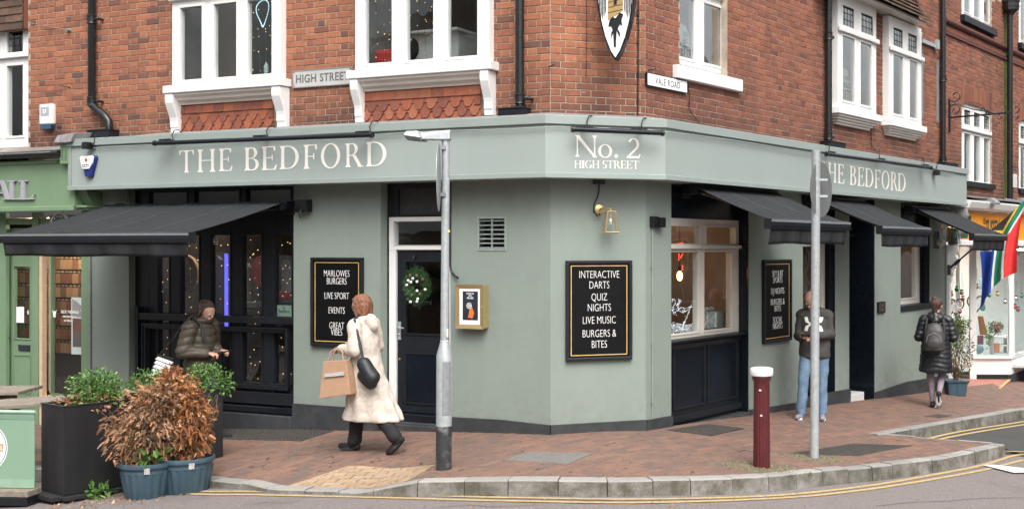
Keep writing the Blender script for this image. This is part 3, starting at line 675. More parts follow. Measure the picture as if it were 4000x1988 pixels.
# ================================================================= THE CORNER PUB
FO = .34                                 # the fascia stands this far out
FL, FRr = A.U(270, FO), B.U(3776, FO)    # its two ends
pub = thing('pub_building', 'brick corner building with sage green ground floor and long painted fascia', 'building', G, (CL[0], CL[1], 0))
def pa(name, mb, mt, fr=G, **k):
 """part of the pub whose mesh is given in a street frame (A, C_, B) or in world coordinates"""
 T = k.pop('T', pub)
 if fr is not G:
  mb.v = [tuple(fr.M @ Vector(p)) for p in mb.v]
 return part(T, name, mb, mt, **k)
brick_cache = {}
def bricks(fr, u0, u1, z0, z1, holes, T, mt, cands, stuff, proud=.0, phase=0):
 """flemish bond, one box a brick, laid course by course round the openings"""
 k0 = int(round(z0/.075)); k1 = int(math.ceil((z1(0) if callable(z1) else z1)/.075))
 for k in range(k0, k1):
  za, zb = k*.075+.0042, (k+1)*.075-.0042
  iv = [(u0, u1)]
  for (a, b, c, d) in holes:
   if min(zb, d)-max(za, c) > .02:
    nv = []
    for (s, e) in iv:
     if b <= s or a >= e: nv.append((s, e))
     else:
      if a > s: nv.append((s, a))
      if b < e: nv.append((b, e))
    iv = nv
  off = (k % 2)*.16875+phase; n0 = int(math.floor((u0-off)/.3375))-1; x = off+n0*.3375; i = 0
  while x < u1:
   w = .2165 if i % 2 == 0 else .104
   for (s, e) in iv:
    a, b = max(x, s+.004), min(x+w, e-.004)
    if b-a < .028: continue
    if callable(z1) and zb > z1((a+b)/2): continue
    full = abs((b-a)-w) < 1e-4; p = fr.w((a+b)/2, 0); v = F/p.y
    Rr = abs(fr.u.x-fr.u.y*p.x/p.y)
    cands.append((v*v*Rr*w if full else 0, fr, a, b, za, zb, i % 2, full))
   x += w+.0085; i += 1
def emit_bricks(T, cands, mt, nsing=300):
 cands.sort(key=lambda c: -c[0]); st = MB()
 for i, (s, fr, a, b, za, zb, kind, full) in enumerate(cands):
  pr = R.uniform(-.0015, .002); yaw = R.uniform(-.003, .003); t = R.random()*.99+.005; rz = R.uniform(-.0012, .0012)
  if i < nsing and full:
   if kind not in brick_cache:
    w, h, e = (b-a)/2, (zb-za)/2, .004
    m = MB(); m.add([(-w, .03, -h), (w, .03, -h), (w, .03, h), (-w, .03, h), (-w, e, -h), (w, e, -h), (w, e, h), (-w, e, h), (-w+e, 0, -h+e), (w-e, 0, -h+e), (w-e, 0, h-e), (-w+e, 0, h-e)],
     [(0, 1, 5, 4), (1, 2, 6, 5), (2, 3, 7, 6), (3, 0, 4, 7), (4, 5, 9, 8), (5, 6, 10, 9), (6, 7, 11, 10), (7, 4, 8, 11), (8, 9, 10, 11)])
    brick_cache[kind] = m.mesh('brick', (0, 0, 0), None); brick_cache[kind].materials.append(None)
   o = bpy.data.objects.new('brick', brick_cache[kind]); COL.objects.link(o); o.parent = T
   o.material_slots[0].link = 'OBJECT'; o.material_slots[0].material = mt
   L = fr.M @ Matrix.Translation(((a+b)/2, -pr, (za+zb)/2+rz)) @ Matrix.Rotation(yaw, 4, 'Z') @ Matrix.Rotation(R.uniform(-.006, .006), 4, 'Y')
   setw(o, T, L)
  else:
   w, h, e = (b-a)/2, (zb-za)/2, .004
   vs = [(-w, .03, -h), (w, .03, -h), (w, .03, h), (-w, .03, h), (-w, e, -h), (w, e, -h), (w, e, h), (-w, e, h), (-w+e, 0, -h+e), (w-e, 0, -h+e), (w-e, 0, h-e), (-w+e, 0, h-e)]
   L = fr.M @ Matrix.Translation(((a+b)/2, -pr, (za+zb)/2+rz)) @ Matrix.Rotation(yaw, 4, 'Z')
   st.add([tuple(L @ Vector(v)) for v in vs], [(0, 1, 5, 4), (1, 2, 6, 5), (2, 3, 7, 6), (3, 0, 4, 7), (4, 5, 9, 8), (5, 6, 10, 9), (6, 7, 11, 10), (7, 4, 8, 11), (8, 9, 10, 11)], t)
 iv = MW[T.name].inverted(); st.v = [tuple(iv @ Vector(v)) for v in st.v]; part(T, 'bricks', st, mt, kind='stuff', off=(0, 0, 0))
def wallgrid(fr, u0, u1, z0, z1, holes, y0, y1, mb):
 """solid wall with rectangular openings, butted blocks"""
 us = sorted({u0, u1, *[h[0] for h in holes], *[h[1] for h in holes]}); us = [u for u in us if u0 <= u <= u1]
 for a, b in zip(us, us[1:]):
  if b-a < 1e-4: continue
  hs = sorted([(h[2], h[3]) for h in holes if h[0] <= a+1e-5 and h[1] >= b-1e-5]); z = z0
  for c, d in hs:
   if c > z: mb.box(a, b, y0, y1, z, c)
   z = max(z, d)
  if z < z1: mb.box(a, b, y0, y1, z, z1)
 return mb
def zat(fr, px, py, out=0): return fr.Z(px, py, out)
uA = A.U; uB = B.U
# openings ---------------------------------------------------------------
LEFTU = uA(110)
W1 = (uA(672), uA(1116), zat(A, 900, 350), 6.3)
W2 = (uA(1388), uA(1926), zat(A, 1650, 290), 6.3)
T1 = (uA(690), uA(1075), 3.5, W1[2]); T2 = (uA(1412), uA(1885), 3.5, W2[2])
W3 = (uB(2656), uB(2842), zat(B, 2750, 290), 6.2)
W4 = (uB(3254), uB(3424), zat(B, 3340, 440), zat(B, 3340, -2)); W5 = (uB(3456), uB(3603), zat(B, 3530, 490), zat(B, 3530, 105))
PIPEU = uB(3683)
hA = [W1, W2, T1, T2]; hAw = [W1, W2]; hB = [W3, W4, W5]
bw = pa('brick_wall', wallgrid(A, LEFTU, 0, 3.4, 8.2, hAw, .006, .24, MB()), M['mortar'], A)
pa('wall', wallgrid(C_, 0, CW, 3.4, 8.2, [], .006, .24, MB()), M['mortar'], C_)
bwB = pa('brick_wall', wallgrid(B, 0, PIPEU, 3.4, 9.2, hB, .006, .24, MB()), M['mortar_b'], B)
cA = []; bricks(A, LEFTU, 0, 3.5, 5.75, hA, bw, None, cA, None)
bricks(C_, 0, CW, 3.5, 5.55, [], bw, None, cA, None, phase=-.05)
cB = []; bricks(B, 0, PIPEU, 3.5, lambda u: 5.45+.2*u if u > .0 else 5.45, hB, bwB, None, cB, None) if False else None
cB = []
def ztopB(u): return 5.5+.17*max(u, 0)
def bricks_var(fr, u0, u1, zt, holes, cands):
 tmp = []; bricks(fr, u0, u1, 3.5, zt(u1), holes, None, None, tmp, None)
 cands += [c for c in tmp if c[5] < zt((c[2]+c[3])/2)]
bricks_var(B, 0, PIPEU, ztopB, hB, cB)
emit_bricks(bw, cA, M['brick'], 300); emit_bricks(bwB, cB, M['brick_b'], 0)
# upper storeys outside the picture
mb = MB(); pts = [A.w(LEFTU, 0), Vector((*CL, 0)), Vector((*CR, 0)), B.w(PIPEU, 0), B.w(PIPEU, -6), A.w(LEFTU, -6)]
pa('roof', mb.prism_z([(p.x, p.y) for p in pts], 9.2, 9.5), M['tile_dark'])
# ground floor walls --------------------------------------------------------
GA = [(uA(503), uA(1147), -.5, 3.0), (uA(1487), uA(1760), -.5, 3.0)]
GB = [(uB(2622), uB(2925), -.5, 3.0), (uB(3136), uB(3263), -.5, 3.0), (uB(3317), uB(3417), -.6, 3.0), (uB(3518), uB(3632), zat(B, 3570, 1205), 3.0)]
GAL = uA(352); GBR = uB(3697)
pa('rendered_wall', wallgrid(A, GAL, 0, -.5, 3.3, [(a, b, c, 2.93) for a, b, c, d in GA]+[(uA(1870), uA(1973), zat(A, 1920, 975), zat(A, 1920, 852))], 0, .3, MB()), M['render'], A)
pa('rendered_wall', wallgrid(C_, 0, CW, -.5, 3.3, [], 0, .3, MB()), M['render'], C_)
pa('rendered_wall', wallgrid(B, 0, GBR, -.7, 3.3, [(a, b, c, 2.93) for a, b, c, d in GB]+[(uB(3644), uB(3669), zat(B, 3656, 975), zat(B, 3656, 901))], 0, .3, MB()), M['render'], B)
# faint vertical joints of the render boards, plinth
def plinth(fr, us, zt, uout=.028):
 m = MB()
 for (a, b), (za, zb) in zip(zip(us, us[1:]), zt):
  m.hexa([(a, -uout, -.75), (b, -uout, -.75), (b, .0, -.75), (a, .0, -.75)], [(a, -uout, za), (b, -uout, zb), (b, .0, zb), (a, .0, za)])
 return m
zpl = .30
pa('plinth', plinth(A, [uA(1147), uA(1487)], [(A.zu(uA(1147), 1574), A.zu(uA(1487), 1598))]), M['plinth'], A)
pa('plinth', plinth(A, [uA(1760), uA(1960), .0], [(A.zu(uA(1765), 1627), A.zu(uA(1960), 1638)), (A.zu(uA(1960), 1638), A.zu(0, 1659))]), M['plinth'], A)
pa('plinth', plinth(C_, [0, CW], [(A.zu(0, 1659), C_.zu(CW, 1638))]), M['plinth'], C_)
zB = lambda x, y: B.Z(x, y)
pa('plinth', plinth(B, [0, uB(2622)], [(zB(2528, 1638), zB(2622, 1622))]), M['plinth'], B)
pa('plinth', plinth(B, [uB(2925), uB(3136)], [(zB(2925, 1600), zB(3136, 1567))]), M['plinth'], B)
pa('plinth', plinth(B, [uB(3263), uB(3317)], [(zB(3263, 1527), zB(3317, 1517))]), M['plinth'], B)
pa('plinth', plinth(B, [uB(3136), uB(3263)], [(zB(3136, 1552), zB(3263, 1527))]), M['plinth'], B)
pa('plinth', plinth(B, [uB(3417), uB(3540), GBR], [(zB(3417, 1531), zB(3540, 1490)), (zB(3540, 1490), zB(3697, 1464))]), M['plinth'], B)
pa('wall_patch', MB().box(GAL+.02, uA(501), .0, -.006, 2.2, 2.3), M['render'], A)
# the fascia box and its mouldings
ZF0, ZF1 = 2.925, 3.565
fas = pa('fascia', band(MB(), 0.0, FO, ZF0, ZF1, FL, FRr), M['fascia'])
pa('fascia_top_moulding', band(MB(), FO, FO+.03, ZF1-.085, ZF1+.01, FL-.02, FRr+.02), M['fascia_trim'], T=fas, off=pub['_b'], bev=.006)
pa('fascia_bottom_moulding', band(MB(), FO, FO+.018, ZF0-.006, ZF0+.05, FL-.02, FRr+.02), M['fascia_trim'], T=fas, off=pub['_b'], bev=.005)
mb = MB(); mb.box(FL, FL+.05, -FO-.016, -FO, ZF0+.05, ZF1-.085); pa('fascia_end_moulding', mb, M['fascia_trim'], A, T=fas, off=pub['_b'])
mb = MB(); band(mb, .015, FO+.01, [ZF1+.075, ZF1+.07, ZF1+.07, ZF1+.075], [ZF1+.078]*4, uA(385), FRr)
# sloping lead flashing between the brick and the fascia
i = cornerline(.004, uA(620), FRr); e = cornerline(FO+.02, uA(620), FRr); mb = MB()
for k in range(3):
 mb.hexa([(e[k].x, e[k].y, ZF1+.006), (e[k+1].x, e[k+1].y, ZF1+.006), (i[k+1].x, i[k+1].y, ZF1+.006), (i[k].x, i[k].y, ZF1+.006)],
   [(e[k].x, e[k].y, ZF1+.012), (e[k+1].x, e[k+1].y, ZF1+.012), (i[k+1].x, i[k+1].y, ZF1+.075), (i[k].x, i[k].y, ZF1+.075)])
pa('flashing', mb, M['lead'])
SA = [('T', 701, 757, 588, 675), ('H', 772, 841, 584, 673), ('E', 856, 908, 581, 669), ('B', 955, 1011, 577, 667), ('E', 1023, 1081, 573, 665), ('D', 1093, 1167, 570, 661), ('F', 1186, 1237, 566, 660), ('O', 1254, 1329, 562, 657), ('R', 1349, 1418, 560, 653), ('D', 1430, 1509, 554, 650)]
serif_run(A, FO, SA, 'lettering', fas, M['letter'], True)
serif_run(C_, FO, [('N', 2243, 2332, 530, 614), ('o', 2336, 2391, 533, 617), ('.', 2400, 2414, 533, 617), ('2', 2449, 2501, 541, 619)], 'lettering', fas, M['letter'], True)
hs = [('H', 2244, 2268), ('I', 2270, 2280), ('G', 2281, 2306), ('H', 2308, 2332), ('I', 2333, 2343), ('G', 0, 0), ('S', 2359, 2374)]
xs_ = [('H', 2244, 2268), ('I', 2270, 2278), ('G', 2280, 2303), ('H', 2306, 2330+16)]
row = 'HIGH STREET'; wd = {'H': 26, 'I': 12, 'G': 27, 'S': 17, 'T': 25, 'R': 25, 'E': 21, ' ': 10}; x = 2244; it = []
sc_ = (2496-2244)/(sum(wd[c] for c in row)+len(row)-1)
for c in row:
 if c != ' ': it.append((c, x, x+wd[c]*sc_, 627+(x-2244)*.008, 657+(x-2244)*.014))
 x += (wd[c]+1)*sc_
serif_run(C_, FO, it, 'lettering', fas, M['letter'], True)
it = [('T', 3196, 3221), ('H', 3236, 3266), ('E', 3273, 3298), ('B', 3320, 3344), ('E', 3351, 3376), ('D', 3380, 3411), ('F', 3417, 3438), ('O', 3444, 3474), ('R', 3480, 3506), ('D', 3508, 3537)]
serif_run(B, FO, [(c, a, b, 637+(a-3236)*.150, 713+(a-3236)*.128) for c, a, b in it], 'lettering', fas, M['letter'], True)
# ---------------------------------------------------------------- windows
def window(fr, name, u0, u1, z0, z1, y, panes, mt, T=None, gl=None, deep=.07, bead=.022, lead=None, off=None, label=None):
 """frame as one part, each pane (and its leading) a sub-part; panes are (u0,u1,z0,z1)"""
 T = T or pub; off = T['_b']
 conv = lambda m: (setattr(m, 'v', [tuple(fr.M @ Vector(p)) for p in m.v]) or m) if T.get('_w', 1) else m
 m = wallgrid(fr, u0, u1, z0, z1, panes, y, y+deep, MB())
 w = part(T, name, conv(m), mt, bev=.004, off=off, label=label)
 m = MB()
 for (a, b, c, d) in panes:      # casement members round each pane, a little proud and a little narrow
  e = bead; yy = y-.010
  m.box(a-e, b+e, yy, y+.002, d-.001, d+e); m.box(a-e, b+e, yy, y+.002, c-e, c+.001)
  m.box(a-e, a+.001, yy, y+.002, c+.0012, d-.0012); m.box(b-.001, b+e, yy, y+.002, c+.0012, d-.0012)
 part(w, 'casement', conv(m), mt, off=off, bev=.003)
 for i, (a, b, c, d) in enumerate(panes):
  gy = y+(.014 if fr is B else .03); m = MB().box(a-.004, b+.004, gy, gy+.004, c-.004, d+.004)
  part(w, 'pane', conv(m), gl or M['glass'], off=off)
  if lead and i in lead:
   m = MB(); nu, nz = lead[i]; yy = gy-.005
   for k in range(nu+1): x = a+(b-a)*k/nu; m.box(x-.004, x+.004, yy, yy+.0035, c, d)
   for k in range(nz+1): zz = c+(d-c)*k/nz; m.box(a, b, yy-.0006, yy+.0028, zz-.004, zz+.004)
   m.box(a, b, yy-.001, yy+.003, d-.028, d)
   part(w, 'leading', conv(m), M['black_matt'], off=off)
 return w
def room(fr, u0, u1, z0, z1, y0, depth, mt, T=None, name='interior'):
 T = T or pub; m = MB(); y1 = y0+depth
 v = [(u0, y0, z0), (u1, y0, z0), (u1, y1, z0), (u0, y1, z0), (u0, y0, z1), (u1, y0, z1), (u1, y1, z1), (u0, y1, z1)]
 m.add(v, [(0, 1, 2, 3), (7, 6, 5, 4), (4, 5, 1, 0)][:2]+[(1, 5, 6, 2), (2, 6, 7, 3), (3, 7, 4, 0)])
 if T.get('_w', 1): m.v = [tuple(fr.M @ Vector(p)) for p in m.v]
 return part(T, name, m, mt, off=T['_b'])
def rect(fr, x0, x1, yt, yb, out=0, xm=None):
 xm = xm if xm is not None else (x0+x1)/2
 a, b = fr.U(x0, out), fr.U(x1, out); return (min(a, b), max(a, b), fr.Z(xm, yb, out), fr.Z(xm, yt, out))
# first floor windows over the High Street
WO = .10
def baywin(x0, x1, ps, ztop, sx0, sx1, sy_b, br, nm):
 pn = []
 for (a, b, yt, yb) in ps:
  r = rect(A, a, b, 20, yb, WO); pn.append((r[0], r[1], r[2], ztop))
 z0 = min(p[2] for p in pn)
 zb = sum(p[2] for p in pn)/len(pn); pn = [(p[0], p[1], zb, ztop) for p in pn]
 up = [(p[0], p[1], ztop+.26, 6.05) for p in pn]
 u0, u1 = A.U(x0, WO), A.U(x1, WO); zs = A.Z(sx1, sy_b, .18)
 w = window(A, nm, u0, u1, zs+.09, 6.3, -WO, pn+up, M['white'], deep=.07, bead=.03)
 mb = MB().box(u1-.03, u1, -WO+.0702, .03, zs+.09, 6.3); mb.box(u0, u0+.03, -WO+.0702, .03, zs+.09, 6.3); mb.box(u0, u1, -WO+.0702, .03, zs+.088, zs+.12); pa('cheek', mb, M['white'], A, T=w, off=pub['_b'])
 mb = MB().box(u0-.02, u1+.02, -WO-.05, -WO, ztop+.09, ztop+.19); pa('transom_moulding', mb, M['white'], A, T=w, off=pub['_b'], bev=.01)
 s0, s1 = A.U(sx0, .18), A.U(sx1, .18)
 pa('sill', MB().box(s0, s1, -.18, .02, zs, zs+.095), M['white'], A, T=w, off=pub['_b'], bev=.008)
 m = MB(); m.prism_x([(-.155, zs-.002), (-.15, zs-.03), (-.11, zs-.055), (-.10, zs-.085), (-.05, zs-.11), (-.045, zs-.135), (-.0, zs-.135), (-.0, zs-.002)], s0+.06, s1-.06)
 pa('sill_moulding', m, M['cream'], A, T=w, off=pub['_b'])
 for (a, b, yt, yb) in br:
  ua, ub = A.U(a, .12), A.U(b, .12)-.03; zt_, zb_ = zs-.004, A.Z(b, yb, .05); h = zt_-zb_
  pr = [(-.165, 1), (-.17, .86), (-.165, .76), (-.14, .62), (-.115, .5), (-.095, .4), (-.085, .3), (-.085, .16), (-.075, .12), (-.075, 0), (0, 0), (0, 1)]
  m = MB(); m.prism_x([(y_, zb_+h*t) for y_, t in pr], ua, ub); pa('bracket', m, M['white'], A, T=w, off=pub['_b'], bev=.006, label=None)
 room(A, u0+.02, u1-.02, zb-.15, 6.3, .1, 2.2, M['room'])
 return w, u0, u1, zs, zb
w1 = baywin(672, 1094, [(705, 790, 32, 313), (836, 925, 18, 302), (968, 1063, 0, 291)], 5.17, 634, 1095, 334, [(655, 692, 372, 521), (1070, 1112, 335, 497)], 'window')
w2 = baywin(1387, 1910, [(1427, 1532, 0, 249), (1588, 1694, 0, 234), (1749, 1866, 0, 220)], 5.20, 1350, 1915, 270, [(1376, 1413, 313, 480), (1882, 1924, 270, 452)], 'window')
tcache = {}
def tile_mesh(kind, w, h, mt):
 k = (kind, round(w, 3), round(h, 3), mt.name)
 if k in tcache: return tcache[k]
 if kind == 'scale':
  p = [(-w/2, 0), (-w/2+.012, 0)] ; n = 8; r = w/2-.022
  poly = [(-w/2+.002, h), (-w/2+.002, .055), (-r, .055)]+[(-r*math.cos(math.pi*i/n), .055-.075*math.sin(math.pi*i/n)) for i in range(1, n)]+[(r, .055), (w/2-.002, .055), (w/2-.002, h)]
 else: poly = [(-w/2+.002, h), (-w/2+.002, 0), (w/2-.002, 0), (w/2-.002, h)]
 m = MB(); m.prism_y(poly, -.007, .007); tcache[k] = m.mesh('tile', (0, 0, 0), mt); return tcache[k]
def tile_rows(fr, T, u0, u1, rows, mt, wid=.165, y=-.02):
 """rows: (kind, z bottom, height)"""
 for ri, (kind, zb, h) in enumerate(rows):
  n = max(2, round((u1-u0)/wid)); w = (u1-u0)/n; sh = 0 if ri % 2 else .5
  for i in range(n+(1 if sh else 0)):
   a = u0+(i-sh)*w; b = a+w; aa, bb = max(a, u0), min(b, u1)
   if bb-aa < .03: continue
   cut = (bb-aa) < w*.98
   me = tile_mesh('plain' if cut else kind, bb-aa, h, mt)
   o = bpy.data.objects.new('tile', me); COL.objects.link(o); o.parent = T
   setw(o, T, fr.M @ Matrix.Translation(((aa+bb)/2, y-.012+R.uniform(-.002, .002), zb+(.0 if not cut or kind == 'plain' else -.0))) @ Matrix.Rotation(rad(-7), 4, 'X') @ Matrix.Rotation(R.uniform(-.02, .02), 4, 'Y'))
for (w, u0, u1, zs, zb), (a, b) in ((w1, (692, 1074)), (w2, (1413, 1884))):
 ua, ub = A.U(a), A.U(b); zt_ = zs-.13
 tp = pa('tile_hanging', MB().box(ua, ub, -.012, .012, 3.45, zt_+.06), M['mortar_b'], A)
 tile_rows(A, tp, ua, ub, [('plain', zt_-.115, .15), ('scale', zt_-.225, .16), ('scale', zt_-.325, .16), ('plain', zt_-.46, .20)][::-1], M['tile'], y=-.018)
pa('flashing', MB().box(uA(640), uA(2150), -.03, .012, 3.52, 3.575), M['lead'], A)
# corner window over Vale Road
d3 = .10
z3t = 5.95
pn = [(B.U(2652, -d3), B.U(2711, -d3), B.Z(2700, 233, -d3), 5.15), (B.U(2748, -d3), B.U(2815, -d3), B.Z(2700, 233, -d3), 5.15)]
wb = window(B, 'window', W3[0], W3[1], B.Z(2700, 262, -d3), z3t+.3, d3, pn+[(pn[0][0], pn[0][1], 5.40, z3t), (pn[1][0], pn[1][1], 5.40, z3t)], M['white'], gl=M['glass_r'], deep=.08, bead=.03)
pa('transom_moulding', MB().box(W3[0], W3[1], d3-.05, d3, 5.24, 5.32), M['white'], B, T=wb, off=pub['_b'], bev=.008)
s3 = rect(B, 2644, 2902, 262, 300, .07, 2644)
zs3 = B.Z(2648, 303, .07)
pa('sill', MB().box(B.U(2648, .07), B.U(2903, .07), -.07, d3, zs3, zs3+.15), M['white'], B, T=wb, off=pub['_b'], bev=.008)
room(B, W3[0], W3[1], W3[2]-.1, z3t+.3, d3+.08, 1.8, M['room'])
# the two oriel windows with leaded top lights
for nm, (fx0, fx1, ps, tr, sl) in {'a': ((3253, 3423, [(3290, 3338, 145, 398), (3360, 3403, 172, 412)], [(3290, 3336, 28, 108), (3362, 3410, 60, 132)], (3246, 3448, 408, 425, 430, 480))),
                                   'b': ((3453, 3600, [(3488, 3527, 218, 448), (3552, 3583, 240, 462)], [(3488, 3526, 112, 185), (3546, 3581, 138, 205)], (3448, 3622, 462, 478, 480, 525)))}.items():
 o_ = .11; u0, u1 = B.U(fx0+20, o_), B.U(fx1, o_)
 zlo = sum(B.Z((a+b)/2, yb, o_) for a, b, yt, yb in ps)/2; zhi = sum(B.Z((a+b)/2, yt, o_) for a, b, yt, yb in ps)/2
 tlo = sum(B.Z((a+b)/2, yb, o_) for a, b, yt, yb in tr)/2; thi = sum(B.Z((a+b)/2, yt, o_) for a, b, yt, yb in tr)/2
 P = [(B.U(a, o_), B.U(b, o_), zlo, zhi) for a, b, _, _ in ps]+[(B.U(a, o_), B.U(b, o_), tlo, thi) for a, b, _, _ in tr]
 w = window(B, 'window', u0, u1, zlo-.12, thi+.16, -o_, P, M['white'], gl=M['glass_r'], deep=.07, bead=.03, lead={2: (4, 3), 3: (4, 3)})
 m = MB().box(u0, u0+.03, -o_+.0702, .02, zlo-.12, thi+.16); m.box(u1-.03, u1, -o_+.0702, .02, zlo-.12, thi+.16); pa('cheek', m, M['white'], B, T=w, off=pub['_b'])
 zt_ = (zhi+tlo)/2
 pa('transom_moulding', MB().box(u0-.02, u1+.03, -o_-.05, -o_-.012, zt_-.035, zt_+.035), M['white'], B, T=w, off=pub['_b'], bev=.012)
 sz = zlo-.12-.09
 pa('sill', MB().box(u0-.06, u1+.10, -o_-.06, .02, sz, sz+.1), M['white'], B, T=w, off=pub['_b'], bev=.006)
 m = MB()
 for k in range(4): m.box(u0-.02+k*.03, u1+.04-k*.05, -o_-.03+k*.028, .012, sz-.035*(k+1), sz-.035*k-.001)
 pa('sill_moulding', m, M['cream'], B, T=w, off=pub['_b'], bev=.004)
 room(B, u0+.03, u1-.03, zlo-.1, thi+.1, .1, 1.6, M['room'])
 topz = thi+.16
 if nm == 'a': oa = (u0, u1, topz)
 else: ob = (u0, u1, topz)
# projecting tile-hung gable above them: soffit, weathered drip courses and fish scale tiles
g0, g1 = B.U(3250, .2), B.U(3640, .38); zsof = oa[2]+.02
zsof = min(oa[2], ob[2])+.02
pa('soffit', MB().box(g0-.3, g1, -.30, .014, zsof, zsof+.03), M['cream'], B)
gab = pa('tile_hung_gable', MB().box(g0-.3, g1, -.16, .014, zsof+.031, 9.1), M['tile_dark'], B)
for k in range(4):
 yb = -.40+.055*k; z = zsof+.02+.085*k; L0, L1 = g0-.3, g1+.02-.02*k; n = int((L1-L0)/.17)
 for i in range(n):
  a = L0+(L1-L0)*i/n; b = L0+(L1-L0)*(i+1)/n-.003; m = MB(); j_ = R.uniform(-.004, .004)
  m.add([(a, yb, z+j_), (b, yb, z+j_), (b, yb+.2, z+.14), (a, yb+.2, z+.14), (a, yb, z+.018+j_), (b, yb, z+.018+j_), (b, yb+.2, z+.158), (a, yb+.2, z+.158)],
              [(0, 3, 2, 1), (4, 5, 6, 7), (0, 1, 5, 4), (1, 2, 6, 5), (2, 3, 7, 6), (3, 0, 4, 7)])
  pa('tile', m, M['tile_dark'], B, T=gab, off=pub['_b'])
tile_rows(B, gab, g0-.3, g1-.05, [('scale', zsof+.36+.10*k, .15) for k in range(12)][::-1], M['tile_brown'], y=-.17)
# ---------------------------------------------------------------- ground floor, High Street: wide black bar window
def conv(fr, m): m.v = [tuple(fr.M @ Vector(p)) for p in m.v]; return m
yj = .10; o_ = -yj
OU0, OU1 = GA[0][0], GA[0][1]
zt_p = A.Z(1000, 918, o_); zb_p = A.Z(1000, 1492, o_)
P = [(A.U(a, o_), A.U(b, o_), zb_p, zt_p) for a, b in ((618, 661), (706, 778), (825, 900), (948, 1022), (1073, 1141))]
zt2, zb2 = A.Z(1000, 740, o_), A.Z(1000, 795, o_)
P2 = [(A.U(a, o_), A.U(b, o_), zb2-.03, zt2) for a, b in ((582, 730), (760, 935), (962, 1136))]
wbig = window(A, 'bar_window', OU0, OU1, A.Z(1000, 1600, o_), 2.93, yj, P+P2, M['black'], gl=M['glass'], deep=.07, bead=.02)
pa('lamp_hiding_board', MB().box(OU0+.02, OU1-.02, .19, .2, zb2-.08, 2.92), M['board'], A, T=wbig, off=pub['_b'])  # added behind the upper panes to hide the glowing ceiling strips
zr1, zr0 = A.Z(1000, 1236, 0), A.Z(1000, 1263, 0)
pa('rail', MB().box(A.U(543, .0), OU1-.01, -.01, .05, zr0, zr1), M['black'], A, T=wbig, off=pub['_b'], bev=.006)
pa('post', MB().box(A.U(541, .0)-.03, A.U(543, .0), -.02, .08, A.Z(600, 1560, 0), zr1+.08), M['black_gloss'], A, T=wbig, off=pub['_b'], bev=.005)
def ring(m, a, b, c, d, y0, y1, w):
 m.box(a, b, y0, y1, d-w, d); m.box(a, b, y0, y1, c, c+w); m.box(a, a+w, y0, y1, c+w+.0005, d-w-.0005); m.box(b-w, b, y0, y1, c+w+.0005, d-w-.0005)
za, zb_ = A.Z(1000, 1512, 0), A.Z(1000, 1284, 0)
for (xa, xb) in ((559, 838), (855, 1120)):
 m = MB(); ring(m, A.U(xa), A.U(xb), za, zb_, .0, .07, .035); ring(m, A.U(xa)-.018, A.U(xb)+.018, za-.018, zb_+.018, -.016, .0, .018); ring(m, A.U(xa)+.036, A.U(xb)-.036, za+.036, zb_-.036, .03, .06, .016)
 pa('barrier_frame', m, M['black'], A, T=wbig, off=pub['_b'], bev=.004)
for x in (905, 1062): pa('leg', MB().box(A.U(x), A.U(x)+.03, .01, .05, A.Z(x, 1550, 0), za-.02), M['black'], A, T=wbig, off=pub['_b'])
z5, z6, z7 = A.Z(1000, 1530, 0), A.Z(1000, 1577, 0), A.Z(1000, 1612, .03)
pa('bottom_rail', MB().box(A.U(543), OU1-.01, .0, .07, z6, z5), M['black'], A, T=wbig, off=pub['_b'], bev=.006)
pa('step', MB().box(OU0, OU1-.005, -.02, .2, z7, z6-.02), M['black_gloss'], A, bev=.012)
pa('step', MB().box(OU0, OU1-.003, -.055, .2, -.75, z7-.012), M['plinth'], A, bev=.012)
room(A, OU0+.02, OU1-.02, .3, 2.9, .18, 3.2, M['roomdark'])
# ---------------------------------------------------------------- High Street side door
DU0, DU1 = GA[1][0], GA[1][1]; yd = .12; od = -yd
f0 = A.U(1519, od); zft = A.Z(1600, 848, od); zfb = A.Z(1600, 1632, od)
tp = (A.U(1539, od), A.U(1738, od), A.Z(1600, 957, od), A.Z(1600, 865, od))
dz1 = A.Z(1600, 980, od);
df = window(A, 'door_frame', f0, DU1-.01, A.Z(1600, 976, od), zft, yd, [tp], M['white'], gl=M['glass'], deep=.09, bead=.0)
pa('jamb', MB().box(f0, f0+.095, yd, yd+.09, zfb, A.Z(1600, 976, od)-.001), M['white'], A, T=df, off=pub['_b'], bev=.005)
pa('jamb', MB().box(DU1-.105, DU1-.01, yd, yd+.09, zfb, A.Z(1600, 976, od)-.001), M['white'], A, T=df, off=pub['_b'], bev=.005)
pa('overpanel', wallgrid(A, DU0, DU1, zft+.001, 2.93, [(A.U(1556, od), DU1-.06, zft+.03, 2.86)], yd, yd+.06, MB()), M['black'], A, bev=.005)
pa('overpanel_board', MB().box(A.U(1550, od), DU1-.05, yd+.025, yd+.05, zft+.02, 2.88), mat('black_boards', (.035, .034, .036), .55, .35, 18, .5, 24, streak=False), A)
pa('reveal_panel', wallgrid(A, DU0, f0-.001, zfb, zft, [(DU0+.03, f0-.03, A.Z(1500, 955, od), A.Z(1500, 862, od)), (DU0+.03, f0-.03, zfb+.2, A.Z(1500, 978, od))], yd, yd+.05, MB()), M['black_gloss'], A, bev=.004)
pa('reveal_board', MB().box(DU0, f0, yd+.02, yd+.06, zfb, zft), M['black'], A)
dl0, dl1 = f0+.098, DU1-.108; yl = yd+.03
gz0, gz1 = A.Z(1600, 1303, od), A.Z(1600, 1023, od); pz0, pz1 = A.Z(1600, 1578, od), A.Z(1600, 1378, od)
